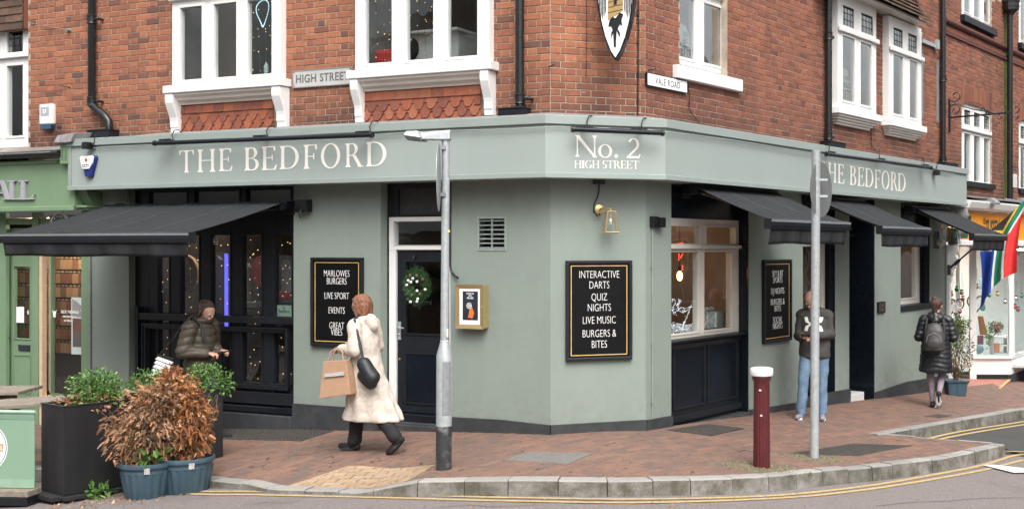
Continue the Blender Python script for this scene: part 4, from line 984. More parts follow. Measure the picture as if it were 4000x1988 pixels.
door = window(A, 'door', dl0, dl1, zfb+.06, A.Z(1600, 981, od), yl, [(dl0+.125, dl1-.125, gz0, gz1)], M['black'], gl=M['glass_d'], deep=.045, bead=.018)
m = MB(); ring(m, dl0+.11, dl1-.11, pz0, pz1, yl-.012, yl+.001, .016); pa('panel_moulding', m, M['black'], A, T=door, off=pub['_b'], bev=.004)
pa('panel', MB().box(dl0+.127, dl1-.127, yl-.004, yl+.001, pz0+.018, pz1-.018), M['black_gloss'], A, T=door, off=pub['_b'])
hx = dl0+.035; hz = A.Z(1560, 1290, od)
m = MB().box(hx-.018, hx+.018, yl-.012, yl-.001, hz-.11, hz+.10); m.tube([(hx, yl-.01, hz+.03), (hx, yl-.045, hz+.03), (hx+.09, yl-.05, hz+.03)], .009, 8); m.ball((hx, yl-.014, hz-.05), .012)
pa('handle', m, M['galv'], A, T=door, off=pub['_b'], smooth=True)
m = MB(); m.lathe([(.0, -.0), (.013, 0), (.013, .008), (0, .008)], (hx, yl-.01, A.Z(1560, 1402, od)), 12, 'y'); pa('lock', m, M['gold'], A, T=door, off=pub['_b'])
m = MB().box(dl0+.24, dl0+.27, yl-.02, yl-.001, A.Z(1600, 1010, od), A.Z(1600, 990, od)); m.tube([(dl0+.255, yl-.03, A.Z(1600, 1000, od)), (dl0+.255, yl-.04, A.Z(1600, 1012, od))], .012, 8); m.box(dl0+.25, dl0+.262, yl-.006, yl-.0012, A.Z(1600, 1050, od), A.Z(1600, 1011, od))
pa('wreath_hook', m, M['iron'], A, T=door, off=pub['_b'])
pa('step', MB().box(DU0, DU1, .0, .3, -.5, A.Z(1600, 1650, 0)), M['plinth'], A, bev=.01); pa('threshold', MB().box(DU0+.03, DU1, .05, .3, A.Z(1600, 1650, 0), zfb+.055), M['black_gloss'], A, bev=.008)
pa('step', MB().box(DU0, DU1, -.028, .0, -.5, A.Z(1600, 1660, .03)), M['plinth'], A, bev=.01)
room(A, DU0+.02, DU1-.02, .2, 2.9, yd+.1, 2.0, M['room'])
# ---------------------------------------------------------------- Vale Road ground floor
yb = .14; ob_ = -yb
def valewin(U0, U1, xr, ps, ytop, ybot, xm):
 u1 = B.U(xr, ob_); P = [rect(B, a, b, t, d, ob_) for a, b, t, d in ps]
 zb_ = B.Z(xm, ybot, ob_); zt_ = B.Z(xm, ytop, ob_)
 # line the pane heights up
 return window(B, 'window', U0, u1, zb_, zt_, yb, P, M['cream'], gl=M['glass'], deep=.08, bead=.018), u1, zb_, zt_
a0, a1 = GB[0][0], GB[0][1]
vz = lambda y: B.Z(2740, y, ob_)
zz = [vz(953), vz(885), vz(1293), vz(984)]
Pn = [(a0+.05, B.U(2733, ob_), zz[0], zz[1]), (B.U(2757, ob_), B.U(2872, ob_), zz[0], zz[1]), (a0+.05, B.U(2727, ob_), zz[2], zz[3]), (B.U(2749, ob_), B.U(2856, ob_), zz[2], zz[3])]
ue = B.U(2886, ob_)
wv = window(B, 'window', a0, ue, vz(1312), vz(856), yb, Pn, M['cream'], deep=.08, bead=.02)
pa('transom_moulding', MB().box(a0, ue+.01, yb-.045, yb-.011, vz(972), vz(958)), M['cream'], B, T=wv, off=pub['_b'], bev=.006)
pa('pilaster', MB().box(ue+.001, a1, yb-.02, yb+.08, -.5, 2.93), M['black_gloss'], B, bev=.004)
pa('window_head', MB().box(a0, ue, yb, yb+.06, vz(856)+.001, 2.93), M['black_gloss'], B)
pz_ = vz(1312)
pa('window_ledge', MB().prism_x([(yb-.1, pz_-.03), (yb-.1, pz_-.012), (yb-.03, pz_-.002), (yb+.05, pz_-.002), (yb+.05, pz_-.11), (yb-.02, pz_-.11), (yb-.03, pz_-.07), (yb-.07, pz_-.05)], a0, ue), M['black'], B)
zbb = vz(1625)
bp_ = pa('stall_riser', MB().box(a0, ue, yb-.0, yb+.06, -.5, pz_-.111), M['black'], B)
for (xa, xb) in ((2626, 2749), (2762, 2877)):
 m = MB(); ring(m, max(B.U(xa, ob_), a0+.06), B.U(xb, ob_), vz(1580), vz(1345), yb-.022, yb, .024)
 pa('panel_moulding', m, M['black'], B, T=bp_, off=pub['_b'], bev=.006)
 pa('panel', MB().box(max(B.U(xa, ob_), a0+.06)+.026, B.U(xb, ob_)-.026, yb-.006, yb, vz(1580)+.026, vz(1345)-.026), M['black_gloss'], B, T=bp_, off=pub['_b'])
pa('bottom_rail', MB().box(a0, ue, yb-.05, yb, vz(1625), vz(1602)), M['black'], B, T=bp_, off=pub['_b'], bev=.006)
pa('step', MB().box(a0, a1, -.025, .16, -.7, B.Z(2750, 1650, 0)), M['plinth'], B, bev=.01)
room(B, a0+.02, ue-.02, 1.0, 2.9, yb+.08, 2.6, flat('brown_interior', (.20, .125, .085)))
pa('ceiling_lamp', MB().box(a0+.3, ue-.3, 1.2, 1.3, 2.80, 2.83), emis('snug_added_glow', (1, .78, .55), 14), B)  # unseen glowing strip added to brighten and warm the cream window panes
pa('ceiling_lamp', MB().box(GB[3][0]+.1, GB[3][1]-.3, .9, .95, 2.80, 2.83), emis('snug_added_glow2', (1, .7, .42), 14), B)
# second and third windows
b0, b1 = GB[1][0], GB[1][1]; ue2 = B.U(3222, ob_)
w_ = window(B, 'window', b0, ue2, 1.15, 2.3, yb, [(b0+.05, ue2-.12, 1.22, 2.2)], M['cream'], deep=.08, bead=.02)
pa('pilaster', MB().box(ue2+.001, b1, yb-.02, yb+.08, -.5, 2.93), M['black_gloss'], B, bev=.004)
pa('window_head', MB().box(b0, ue2, yb, yb+.06, 2.301, 2.93), M['black_gloss'], B)
sr = pa('stall_riser', MB().box(b0, ue2, yb, yb+.06, -.6, 1.149), M['black'], B)
m = MB(); ring(m, b0+.06, ue2-.06, .12, .98, yb-.02, yb, .022); pa('panel_moulding', m, M['black'], B, T=sr, off=pub['_b'], bev=.005)
room(B, b0+.02, ue2-.02, 1.0, 2.9, yb+.08, 1.8, flat('brown_interior', (.2, .12, .08)))
c0, c1 = GB[3][0], GB[3][1]; ue3 = B.U(3592, ob_); zc = GB[3][2]
w_ = window(B, 'window', c0, ue3, zc+.07, 2.45, yb, [(c0+.05, B.U(3578, ob_), B.Z(3570, 1162, ob_), 2.35)], M['cream'], deep=.08, bead=.02)
pa('pilaster', MB().box(ue3+.001, c1, yb-.02, yb+.08, zc, 2.93), M['black_gloss'], B)
pa('window_head', MB().box(c0, ue3, yb, yb+.06, 2.451, 2.93), M['black_gloss'], B)
pa('sill', MB().box(c0-.01, c1, -.02, yb, zc-.03, zc+.068), M['black'], B, bev=.008)
room(B, c0+.02, ue3-.02, 1.0, 2.9, yb+.08, 1.8, flat('brown_interior', (.2, .12, .08)))
for x1, zb_r in ((a1, -.5), (b1, -.5), (c1, zc)): pa('reveal', MB().box(x1-.012, x1-.003, .004, yb+.05, zb_r, 2.92), M['black_gloss'], B)
# recessed entrance
e0, e1 = GB[2][0], GB[2][1]
m = MB(); m.box(e1-.03, e1-.003, .003, 1.1, -.6, 2.93); m.box(e0+.003, e0+.02, .003, 1.1, -.6, 2.93); m.box(e0, e1, 1.1, 1.16, -.6, 2.93); m.box(e0, e1, .3, 1.1, 2.35, 2.4)
pa('entrance_lining', m, M['black_gloss'], B)
zst = B.Z(3350, 1537, 0)
pa('step', MB().box(e0+.02, e1-.35, .02, 1.1, -.6, zst), mat('marble_step', (.62, .61, .59), .5, .06, 5, .1), B, bev=.01)
pa('threshold', MB().box(e0, e1, -.02, 1.1, -.9, B.Z(3350, 1578, 0)-.01), M['plinth'], B)
m = MB();
for k in range(2): ring(m, e0+.15, e1-.15, .2+.95*k, 1.05+.95*k, 1.085, 1.1, .03)
pa('door_moulding', m, M['black'], B)
# ================================================================= NEIGHBOURS
# ---- green shop on the left
gs = thing('green_shop_building', 'brick building with a sage green shopfront and silver lettering, joined to the pub', 'building', A, (GAL-.01, 0, 0))
gs['_w'] = 0
def ga(name, mb, mt, T=None, **k): return part(T or gs, name, mb, mt, off=gs['_b'], **k)
GL = -13.5; GR = GAL-.006
gw = (uA(-330), uA(109), A.Z(60, 575), A.Z(60, 120))
gbw = ga('brick_wall', wallgrid(A, GL, LEFTU-.004, 3.35, 8.2, [gw], .006, .24, MB()), M['mortar'])
cG = []; bricks(A, GL+4.5, LEFTU-.004, 3.5, 5.9, [(gw[0], gw[1], gw[2], 9)], gbw, None, cG, None); emit_bricks(gbw, cG, M['brick'], 0)
ps = [(30, 94, 257, 532)]; pt = [(30, 94, 122, 206)]
pp = [rect(A, *ps[0], -.05), rect(A, *pt[0], -.05)]; wdt = pp[0][1]-pp[0][0]
pp += [(pp[0][0]-wdt-.13, pp[0][1]-wdt-.13, pp[0][2], pp[0][3]), (pp[1][0]-wdt-.13, pp[1][1]-wdt-.13, pp[1][2], pp[1][3])]
gwin = window(A, 'window', gw[0], gw[1], gw[2], gw[3], .04, pp, M['white'], T=gs, deep=.08, bead=.03, lead={1: (3, 3), 3: (3, 3)})
room(A, gw[0], gw[1], gw[2], gw[3], .14, 1.6, M['room'], T=gs)
ga('curtain', MB().box(pp[0][1]-.12, pp[0][1]+.05, .3, .33, pp[0][2], pp[0][3]), M['roomlight'], T=gwin)
ga('transom_moulding', MB().box(gw[0], gw[1], -.01, .03, pp[0][3]+.10, pp[0][3]+.15), M['white'], T=gwin, bev=.006)
gt = ga('tile_hanging', MB().box(GL+4, LEFTU-.01, -.05, .014, gw[3]+.0, 8.2), M['tile_brown'])
tile_rows(A, gt, uA(-250), LEFTU-.012, [('plain', gw[3]-.01+.105*k, .15) for k in range(5)][::-1], M['tile_dark'], y=-.07)
# fascia, gutter and slate strip
fu = A.U(292, .28)
ga('fascia', MB().box(GL, fu, -.28, .0, 2.72, 3.33), M['green'])
ga('fascia_moulding', MB().box(GL, fu+.0, -.31, -.28, 2.66, 2.725), M['green'], bev=.01)
ga('fascia_moulding', MB().box(GL, fu-.3, -.30, -.28, 3.28, 3.33), M['green'], bev=.008)
m = MB(); m.tube([(GL, -.38, 3.40), (A.U(232, .38), -.38, 3.40)], .045, 12); ga('gutter', m, M['iron'], smooth=True)
n = 16
sl = ga('slate_strip', MB().hexa([(GL, -.40, 3.40), (A.U(232, .3), -.40, 3.40), (A.U(232, .3), 0, 3.49), (GL, 0, 3.49)], [(GL, -.40, 3.41), (A.U(232, .3), -.40, 3.41), (A.U(232, .3), 0, 3.52), (GL, 0, 3.52)]), M['slate'])
for k in range(12):
 b = A.U(232, .3)-k*.28; m = MB(); m.hexa([(b-.277, -.43, 3.408), (b, -.43, 3.408), (b, -.02, 3.52), (b-.277, -.02, 3.52)], [(b-.277, -.43, 3.42), (b, -.43, 3.42), (b, -.02, 3.535), (b-.277, -.02, 3.535)]); ga('slate', m, M['slate'], T=sl)
# pilaster head with little lead roof
p0, p1 = A.U(234, .36), A.U(268, .36)
ph = ga('pilaster_head', MB().box(p0, p1, -.36, .0, A.Z(250, 641, .36), A.Z(250, 560, .36)), M['green'], bev=.006)
m = MB()
for k in range(2): u = p0+(p1-p0)*(.3+.38*k); m.box(u-.012, u+.012, -.366, -.36, A.Z(250, 625, .36), A.Z(250, 572, .36))
ga('fluting', m, flat('green_dark', (.10, .16, .09)), T=ph)
zt_ = A.Z(250, 560, .36)
m = MB(); m.hexa([(p0-.05, -.42, zt_), (p1+.10, -.42, zt_-.0), (p1+.10, .0, zt_+.05), (p0-.05, 0, zt_+.05)], [(p0+.0, -.40, zt_+.10), (p1+.15, -.40, zt_+.12), (p1+.22, -.0, zt_+.16), (p0+.12, -.0, zt_+.14)])
ga('lead_cap', m, M['lead'], T=ph, bev=.01)
m = MB(); m.prism_x([(-.36, A.Z(250, 641, .36)), (-.20, A.Z(250, 665, .3)), (-.20, A.Z(250, 641, .36))], p0+.03, p1); ga('corbel', m, M['green'], T=ph)
# console and posts
k0, k1 = A.U(300, .2), A.U(352, .2)
m = MB(); m.box(k0, k1, -.26, 0, A.Z(325, 812, .2), A.Z(325, 803, .2)); m.box(k0+.02, k1-.02, -.22, 0, A.Z(325, 822, .2), A.Z(325, 812.5, .2)); m.box(k0+.05, k1-.05, -.16, 0, A.Z(325, 845, .2), A.Z(325, 822.5, .2))
ga('console', m, M['green'], bev=.006)
m = MB(); m.prism_x([(0, 2.92), (-.24, 2.92), (-.22, 2.86), (-.14, 2.75), (-.10, 2.70), (0, 2.70)], k0+.02, k1-.02); ga('console', m, M['green'])
ga('pilaster', MB().box(A.U(322), GR, -.02, .15, -.5, 2.66), M['green'], bev=.004)
# window with pine inner frame, splayed return, recessed door
zs_ = A.Z(250, 1541); zc_ = 2.5
wn_ = window(A, 'shop_window', A.U(190), A.U(322)-.001, zs_-.06, 2.62, .02, [(A.U(195), A.U(320), zs_, zc_)], M['green'], T=gs, deep=.05, bead=.0)
m = MB().box(A.U(148), A.U(159), .02, .09, -.4, zc_+.1); ga('pine_post', m, M['pine'])
e0_ = A.U(159);
ga('return_glass', MB().box(A.U(159), A.U(190), .10, .105, zs_+.02, zc_), M['glass_r'])
ga('pine_sill', MB().hexa([(A.U(155), .02, -.0+zs_-.12), (A.U(196), .02, zs_-.05), (A.U(196), .12, zs_-.03), (A.U(155), .12, zs_-.09)], [(A.U(155), .02, zs_-.08), (A.U(196), .02, zs_+.0), (A.U(196), .12, zs_+.0), (A.U(155), .12, zs_-.05)]), M['pine'])
ga('pine_post', MB().box(A.U(181), A.U(194) , .05, .08, zs_, zc_+.1), M['pine'])
ga('post', MB().box(A.U(124), A.U(148)-.001, .0, .10, -.5, 2.66), M['green'], bev=.004)
ga('post', MB().box(GL, A.U(22), .0, .06, -.5, 2.66), M['green'], bev=.004)
ga('transom', MB().box(GL, A.U(322), .02, .14, 2.5, 2.58), M['green'], bev=.005)
yd_ = .10; o2 = -yd_
dr = window(A, 'door', A.U(20, o2), A.U(127, o2), -.35, 2.45, yd_, [rect(A, 57, 118, 1041, 1322, o2)], M['green'], T=gs, deep=.045, bead=.015)
r_ = rect(A, 74, 119, 1346, 1370, o2); ga('letter_plate', MB().box(r_[0], r_[1], yd_-.012, yd_-.001, r_[2], r_[3]), flat('pewter', (.05, .055, .075), .35, metal=.5), T=dr, bev=.003)
r_ = rect(A, 52, 121, 1383, 1535, o2); m = MB(); ring(m, *r_, yd_-.01, yd_-.001, .018); ga('panel_moulding', m, M['green'], T=dr)
r_ = rect(A, 30, 40, 1310, 1345, o2); m = MB().box(*r_[:2], yd_-.02, yd_-.001, r_[2], r_[3]); m.tube([(r_[0], yd_-.05, r_[3]-.03), (r_[1]+.05, yd_-.05, r_[3]-.03)], .01, 8); ga('handle', m, flat('pewter', (.05, .055, .075)), T=dr)
r_ = rect(A, 61, 91, 1198, 1260, o2); ga('notice', MB().box(*r_[:2], yd_+.01, yd_+.012, r_[2], r_[3]), M['letterw'], T=dr)
mm_ = sans('B', A, A.U(105, o2), -(yd_+.018), A.Z(105, 1228, o2), .055, 'lettering', dr, M['letterw'], .9)
m = MB(); m.lathe([(.045, 0), (.052, 0), (.052, .002), (.045, .002)], (A.U(105, o2), yd_+.018, A.Z(105, 1221, o2)), 24, 'y', 1, 1.35)
room(A, GL, GR-.01, -.4, 2.6, .3, 2.8, flat('shop_back', (.20, .13, .09)), T=gs)
# shelves of colour swatches
sw = ga('swatch_wall', MB().box(A.U(20, -1.2), A.U(420, -1.2), 1.2, 1.25, -.2, 2.5), flat('swatch_board', (.05, .04, .035)))
sws = [flat('swatch%d' % i, c) for i, c in enumerate([(.42, .22, .10), (.36, .17, .08), (.30, .12, .055), (.24, .085, .04), (.46, .27, .14), (.20, .11, .06)])]
zb_ = A.Z(260, 1010, -1.2); st_ = .205
for r in range(7):
 for c in range(16):
  u = A.U(60, -1.2)+c*.125; z = zb_-r*st_-.16
  ga('swatch', MB().box(u, u+.122, 1.17, 1.2, z, z+.145), sws[(c*2+r*3+(c*r) % 3) % 6], T=sw)
m = MB()
for r in range(7):
 for c in range(24): u = A.U(60, -1.2)+c*.083; z = zb_-r*st_+.008; m.prism_y([(u, z), (u+.03, z-.015), (u+.06, z), (u+.045, z+.015), (u+.015, z+.015)], 1.185, 1.2)
ga('shelf_labels', m, flat('tan', (.5, .3, .14)), T=sw, kind='stuff')
ga('floor', MB().box(A.U(20, -1.2), A.U(420, -1.2), .2, 1.2, -.1, -.02), flat('tile_floor', (.22, .10, .06)))
r_ = rect(A, 276, 321, 1162, 1384, -.12); ps_ = solo('poster', MB().box(r_[0], r_[1]+.2, .13, .14, r_[2], r_[3]), M['letterw'], 'white framed interior poster standing inside the green shop window', 'poster', A, (r_[0], .13, r_[2]))
ps2 = thing('poster_picture', None, None, A, (r_[0], .13, r_[2])) if False else None
def child(o, name, mb, mt, **k): return part(o, name, mb, mt, off=o['_b'], **k)
child(ps_, 'picture', MB().box(r_[0]+.03, r_[1]+.18, .127, .129, r_[2]+.3, r_[2]+.48), flat('terracotta', (.25, .09, .06)))
child(ps_, 'picture', MB().box(r_[0]+.03, r_[1]+.18, .127, .129, r_[2]+.10, r_[2]+.30), flat('taupe', (.16, .12, .10)))
child(ps_, 'picture', MB().prism_y([(r_[0]+.02, r_[2]+.5), (r_[1]+.18, r_[2]+.5), (r_[1]+.18, r_[3]-.25), (r_[0]+.1, r_[3]-.05), (r_[0]+.02, r_[3]-.02)], .126, .129), flat('rose_grey', (.42, .36, .36)))
lt = thing('window_lettering', 'white vinyl lettering with small reindeer heads on the green shop window', 'lettering', A, (A.U(260), .04, A.Z(260, 1240)))
sans('DECK THE HALLS', A, A.U(262), -.038, A.Z(262, 1224), .036, 'line', lt, M['letterw'], .8)
sans('with handcrafted paint', A, A.U(262), -.038, A.Z(262, 1240), .026, 'line', lt, M['letterw'], .75)
sans('and wallpaper', A, A.U(256), -.038, A.Z(262, 1256), .026, 'line', lt, M['letterw'], .75)
for x in (203, 315):
 m = MB(); u, z = A.U(x), A.Z(x, 1228); m.prism_y([(u-.02, z-.04), (u+.02, z-.04), (u+.03, z+.03), (u+.05, z+.06), (u+.01, z+.04), (u-.01, z+.04), (u-.05, z+.06), (u-.03, z+.03)], .036, .038); part(lt, 'motif', m, M['letterw'])
# silver ALL letters standing off the fascia
LL = thing('shop_letters', 'raised silver capital letters on the green shop fascia', 'lettering', A, (A.U(60, .3), -.3, A.Z(60, 782, .3)))
def serif_solid(ch, xa, xb, yt, yb, out, dep, T, mt):
 w, P = glyph(ch) if ch not in 'AL' else (None, None)
 t = .15
 if ch == 'L': w, P = .66, [[(.10, 0), (.27, 0), (.27, 1), (.10, 1)], [(0, .93), (.37, .93), (.37, 1), (0, 1)], [(0, 0), (.10, 0), (.10, .06), (0, .06)], [(.27, 0), (.62, 0), (.62, .07), (.27, .07)], [(.58, .0), (.66, .26), (.61, .26), (.5, .07)]]
 if ch == 'A': w, P = .9, [[(.52, 1), (.40, 1), (.10, .0), (.16, .0)], [(.40, 1), (.55, 1), (.84, 0), (.66, 0)], [(.22, .3), (.64, .3), (.64, .35), (.24, .35)], [(0, 0), (.3, 0), (.3, .05), (0, .05)], [(.56, 0), (.92, 0), (.92, .05), (.56, .05)]]
 m = MB(); u0, u1 = A.U(xa, out), A.U(xb, out); z0, z1 = A.Z((xa+xb)/2, yb, out), A.Z((xa+xb)/2, yt, out)
 for i, p in enumerate(P):
  q = [(u0+(u1-u0)*a/w, z0+(z1-z0)*b) for a, b in p]
  ar = sum(q[i_][0]*q[(i_+1) % len(q)][1]-q[(i_+1) % len(q)][0]*q[i_][1] for i_ in range(len(q)))
  if ar < 0: q = q[::-1]
  m.prism_y(q, -out-i*.0004, -out+dep)
 part(T, 'letter', m, mt)
for ch, a, b in (('A', -38, 41), ('L', 27, 87), ('L', 70, 134)): serif_solid(ch, a, b, 704, 780, .31, .025, LL, flat('silver', (.42, .42, .46), .4, metal=.3))
# round hanging sign
u, z = A.U(236, .1), A.Z(236, 880, .1)
T = thing('round_shop_sign', 'round grey and white hanging sign in the green shopfront, half behind the awning', 'sign', A, (u, -.1, z))
m = MB(); m.lathe([(0, 0), (.17, 0), (.17, .03), (0, .03)], (u, -.12, z), 32, 'y'); part(T, 'disc', m, M['letterw'])
m = MB(); m.lathe([(0, 0), (.145, 0), (.145, .004), (0, .004)], (u, -.124, z), 32, 'y'); part(T, 'face', m, flat('signgrey', (.10, .12, .12)))
for i, chh in enumerate('GROW'):
 a = rad(128-i*20); sans(chh, A, u+.115*math.cos(a), .127, z+.115*math.sin(a)-.01, .03, 'lettering', T, M['letterw'], .9, rotm=Matrix.Rotation(-(a-math.pi/2), 4, 'Y'))
# ---- terrace on the right with the white shopfront
ter = thing('terrace_building', 'brown brick terrace with arched white windows above a white and orange shopfront', 'building', B, (PIPEU+.01, 0, -.6)); ter['_w'] = 0
def ta(name, mb, mt, T=None, **k): return part(T or ter, name, mb, mt, off=ter['_b'], **k)
TU0, TU1 = PIPEU+.004, PIPEU+17
def S(x0, x1, yt, yb, out=0, xm=None): return rect(B, x0, x1, yt, yb, out, xm)
wa = S(3757, 3874, 400, 745); wa = (wa[0], wa[1], B.Z(3760, 705), B.Z(3760, 398))
dW = B.U(3980)-B.U(3757)
wu = (wa[0], wa[1], B.Z(3757, 60), B.Z(3757, 60)+1.5)
hT = []
for k in range(4): hT += [(wa[0]+k*dW, wa[1]+k*dW, wa[2], wa[3]-.0), (wu[0]+k*dW, wu[1]+k*dW, wu[2], wu[3])]
tbw = ta('brick_wall', wallgrid(B, TU0, TU1, 2.9, 9.2, hT, .006, .24, MB()), M['mortar_b'])
cT = []; tmp = []
bricks(B, TU0, B.U(4000)+2.2, 2.95, 7.9, hT, None, None, tmp, None); lim = lambda u: 6.1+.24*(u-8)
cT = [c for c in tmp if c[5] < max(6.9, min(7.9, lim((c[2]+c[3])/2)))]
emit_bricks(tbw, cT, M['brick_b'], 300)
ta('roof', MB().box(PIPEU, TU1, 0, 6, 9.21, 9.5), M['tile_dark'])
zstr = B.Z(3780, 122)
m = MB(); m.tube([(TU0, -.02, zstr), (TU1, -.02, zstr)], .055, 10); ta('string_course', m, flat('dark_red_clay', (.10, .035, .028), .5), smooth=True)
m = MB().box(TU0, TU1, -.03, .014, zstr-.24, zstr-.19);
ta('string_course', m, flat('dark_red_clay', (.10, .035, .028)))
m = MB(); u = TU0
while u < TU0+8: m.box(u, u+.05, -.035, .014, zstr-.188, zstr-.13); u += .075
ta('dentils', m, M['brick_b'], kind='stuff')
def arched(du, i):
 dd = -.06
 pz = [[(3763, 3787, 523, 712), (3801, 3825, 534, 720), (3840, 3862, 546, 725)], [(3763, 3787, 431, 487), (3801, 3825, 442, 498), (3840, 3862, 456, 509)]]
 P = []
 zl, zh = B.Z(3774, 704, dd), B.Z(3774, 523, dd); tl, th = B.Z(3774, 487, dd), B.Z(3774, 431, dd)
 for a, b, _, _ in pz[0]: P.append((B.U(a, dd)+du, B.U(b, dd)+du, zl, zh))
 for a, b, _, _ in pz[1]: P.append((B.U(a, dd)+du, B.U(b, dd)+du, tl, th))
 w = window(B, 'window', wa[0]+du, wa[1]+du, wa[2], wa[3]-.10, .05, P, M['white'], T=ter, deep=.08, bead=.022, gl=M['glass_r'] if du else M['glass'], lead={3: (3, 4), 4: (3, 4), 5: (3, 4)})
 # curved head of the frame and the brick arch over it
 n = 10; uu = lambda t: wa[0]+du+(wa[1]-wa[0])*t; hh = lambda t: wa[3]-.10+.13*(1-(2*t-1)**2)+.02
 m = MB(); m.prism_y([(uu(0), wa[3]-.12), (uu(1), wa[3]-.12)]+[(uu(1-k/n), hh(1-k/n)) for k in range(n+1)], .045, .12); ta('window_head', m, M['white'], T=w)
 ta('transom_moulding', MB().box(wa[0]+du-.01, wa[1]+du+.03, .0, .04, (zh+tl)/2-.03, (zh+tl)/2+.04), M['white'], T=w, bev=.01)
 m = MB(); q = random.Random(i)
 nn = 22
 for k in range(nn):
  t0, t1 = k/nn, (k+.86)/nn; a, b = uu(t0)-.02+.0, uu(t1)-.02; z0 = hh(min(1, max(0, (t0+t1)/2)))+.006
  m.box(a, b, -.006, .03, z0, wa[3]+.33+.0*k, q.random()*.98+.01)
 ta('brick_arch', m, M['brick_b'], kind='stuff')
 ta('sill', MB().box(wa[0]+du-.06, wa[1]+du+.08, -.06, .05, wa[2]-.10, wa[2]-.001), M['black'], T=w, bev=.006)
 room(B, wa[0]+du, wa[1]+du, wa[2], wa[3], .14, 1.4, M['room'], T=ter)
 # second floor
 P2 = [(B.U(a, dd)+du, B.U(b, dd)+du, wu[2]+.12, wu[2]+1.2) for a, b, _, _ in pz[0]]
 w = window(B, 'window', wu[0]+du, wu[1]+du, wu[2], wu[3], .05, P2, M['white'], T=ter, deep=.08, bead=.022, gl=M['glass_r'])
 ta('sill', MB().box(wu[0]+du-.08, wu[1]+du+.10, -.09, .05, wu[2]-.13, wu[2]-.001), M['black'], T=w, bev=.008)
 room(B, wu[0]+du, wu[1]+du, wu[2], wu[3], .14, 1.4, M['roomlight'], T=ter)
for k in range(3): arched(k*dW, k)
# shopfront: white cornice, orange fascia, pilaster, splayed window
SU = GBR+.006
co = .30
ta('cornice', MB().prism_x([(-co, 2.86), (-co-.06, 2.90), (-co-.10, 3.0), (-co-.10, 3.03), (0, 3.08), (0, 2.86)], SU+.16, TU1), M['white'])
ta('cornice_shelf', MB().box(SU+.16, TU1, -co-.06, 0, 3.035+.05, 3.11), M['lead'])
ta('fascia', MB().box(SU+.06, TU1, -.2, 0, 2.33, 2.84), flat('orange_sign', (.92, .33, .012), .45))
ta('cornice', MB().box(SU+.05, TU1, -.28, 0, 2.22, 2.325), M['white'], bev=.012)
bd_ = S(3742, 3792, 835, 925, .21)
bz = ta('badge', MB().hexa([(B.U(3722, .21), -.21, 2.35), (B.U(3780, .21), -.21, 2.35), (B.U(3780, .21), -.2, 2.35), (B.U(3722, .21), -.2, 2.35)], [(B.U(3745, .21), -.21, 2.76), (B.U(3795, .21), -.21, 2.76), (B.U(3795, .21), -.2, 2.76), (B.U(3745, .21), -.2, 2.76)]), flat('bottle_green', (.015, .07, .035)))
sans('SUSSEX', B, B.U(3770, .21), .212, 2.62, .10, 'lettering', ter, flat('orange_sign', (1, 1, 1)), .6)
sans('the', B, B.U(3850, .21), .202, 2.62, .13, 'lettering', ter, M['ink'], .9)
sans('SUSSEX GIFTS', B, B.U(3855, .21), .202, 2.40, .30, 'lettering', ter, flat('bottle_green', (0, 0, 0)), .55, 'LEFT', bold=.012)
# side pilaster with turned drops
c = [(0, 1.9), (0, 2.2), (-.10, 2.2), (-.12, 2.0), (-.08, 1.92), (-.10, 1.86), (-.05, 1.78), (-.06, 1.7), (-.03, 1.6), (-.03, -.5), (0, -.5)]
ta('pilaster', MB().box(SU, SU+.11, -.05, .1, -.6, 2.22), M['white'], bev=.004)
m = MB(); m.prism_x([(-.05, 1.55), (-.05, 2.22), (-.20, 2.22), (-.20, 2.12), (-.16, 2.06), (-.19, 1.98), (-.13, 1.92), (-.15, 1.84), (-.10, 1.78), (-.11, 1.70), (-.07, 1.66), (-.08, 1.6)], SU+.01, SU+.10)
ta('bracket', m, M['white'])
m = MB(); m.prism_x([(-.05, 2.23), (-.05, 2.9), (-.34, 2.9), (-.36, 2.75), (-.3, 2.6), (-.32, 2.5), (-.22, 2.4), (-.2, 2.23)], SU+.01, SU+.14); ta('bracket', m, M['lead'])
def wpt(px, Y, z): return ((px-CX)/F*Y, Y, z)
def wall_between(name, P0, P1, z0, z1, th, mt, T=ter, **k):
 p = Vector(P0); q = Vector(P1); d = (q-p).normalized(); n = Vector((-d.y, d.x))*th
 m = MB(); b = [(p.x, p.y, z0), (q.x, q.y, z0), (q.x+n.x, q.y+n.y, z0), (p.x+n.x, p.y+n.y, z0)]
 m.hexa(b, [(x, y, z1) for x, y, _ in b]); IM = B.M.inverted(); m.v = [tuple(IM @ Vector(v)) for v in m.v]
 return ta(name, m, mt, T=T if T is not ter else None, **k)
Q0 = ((3797-CX)/F*23.5, 23.5); Q1 = ((3948-CX)/F*23.5, 23.5)
zsl, zrb = B.Z(3950, 1386), -.42
zsl = CAMZ-(1390-CY)*23.5/F; zrb = CAMZ-(1462-CY)*23.5/F
Q2 = tuple(B.w(B.U(4000)+2.5, -.02))[:2]; Q1b = (Q1[0]+.10, Q1[1]+.02)
sf = wall_between('stall_riser', (Q0[0]-.02, Q0[1]+.01), Q1, zrb, zsl-.05, .1, M['white'])
wall_between('stall_riser', Q1, Q2, zrb-.0, zsl-.05, .1, M['white'])
wall_between('black_base', (Q0[0], Q0[1]+.02), (Q1[0], Q1[1]+.02), -1, zrb-.001, .08, M['black'])
wall_between('black_base', (Q1[0]+.02, Q1[1]-.02), Q2, -1.2, zrb-.001, .1, M['plinth'])
wall_between('sill', (Q0[0]-.02, Q0[1]-.05), (Q1[0]+.02, Q1[1]-.05), zsl-.05, zsl, .16, M['white'])
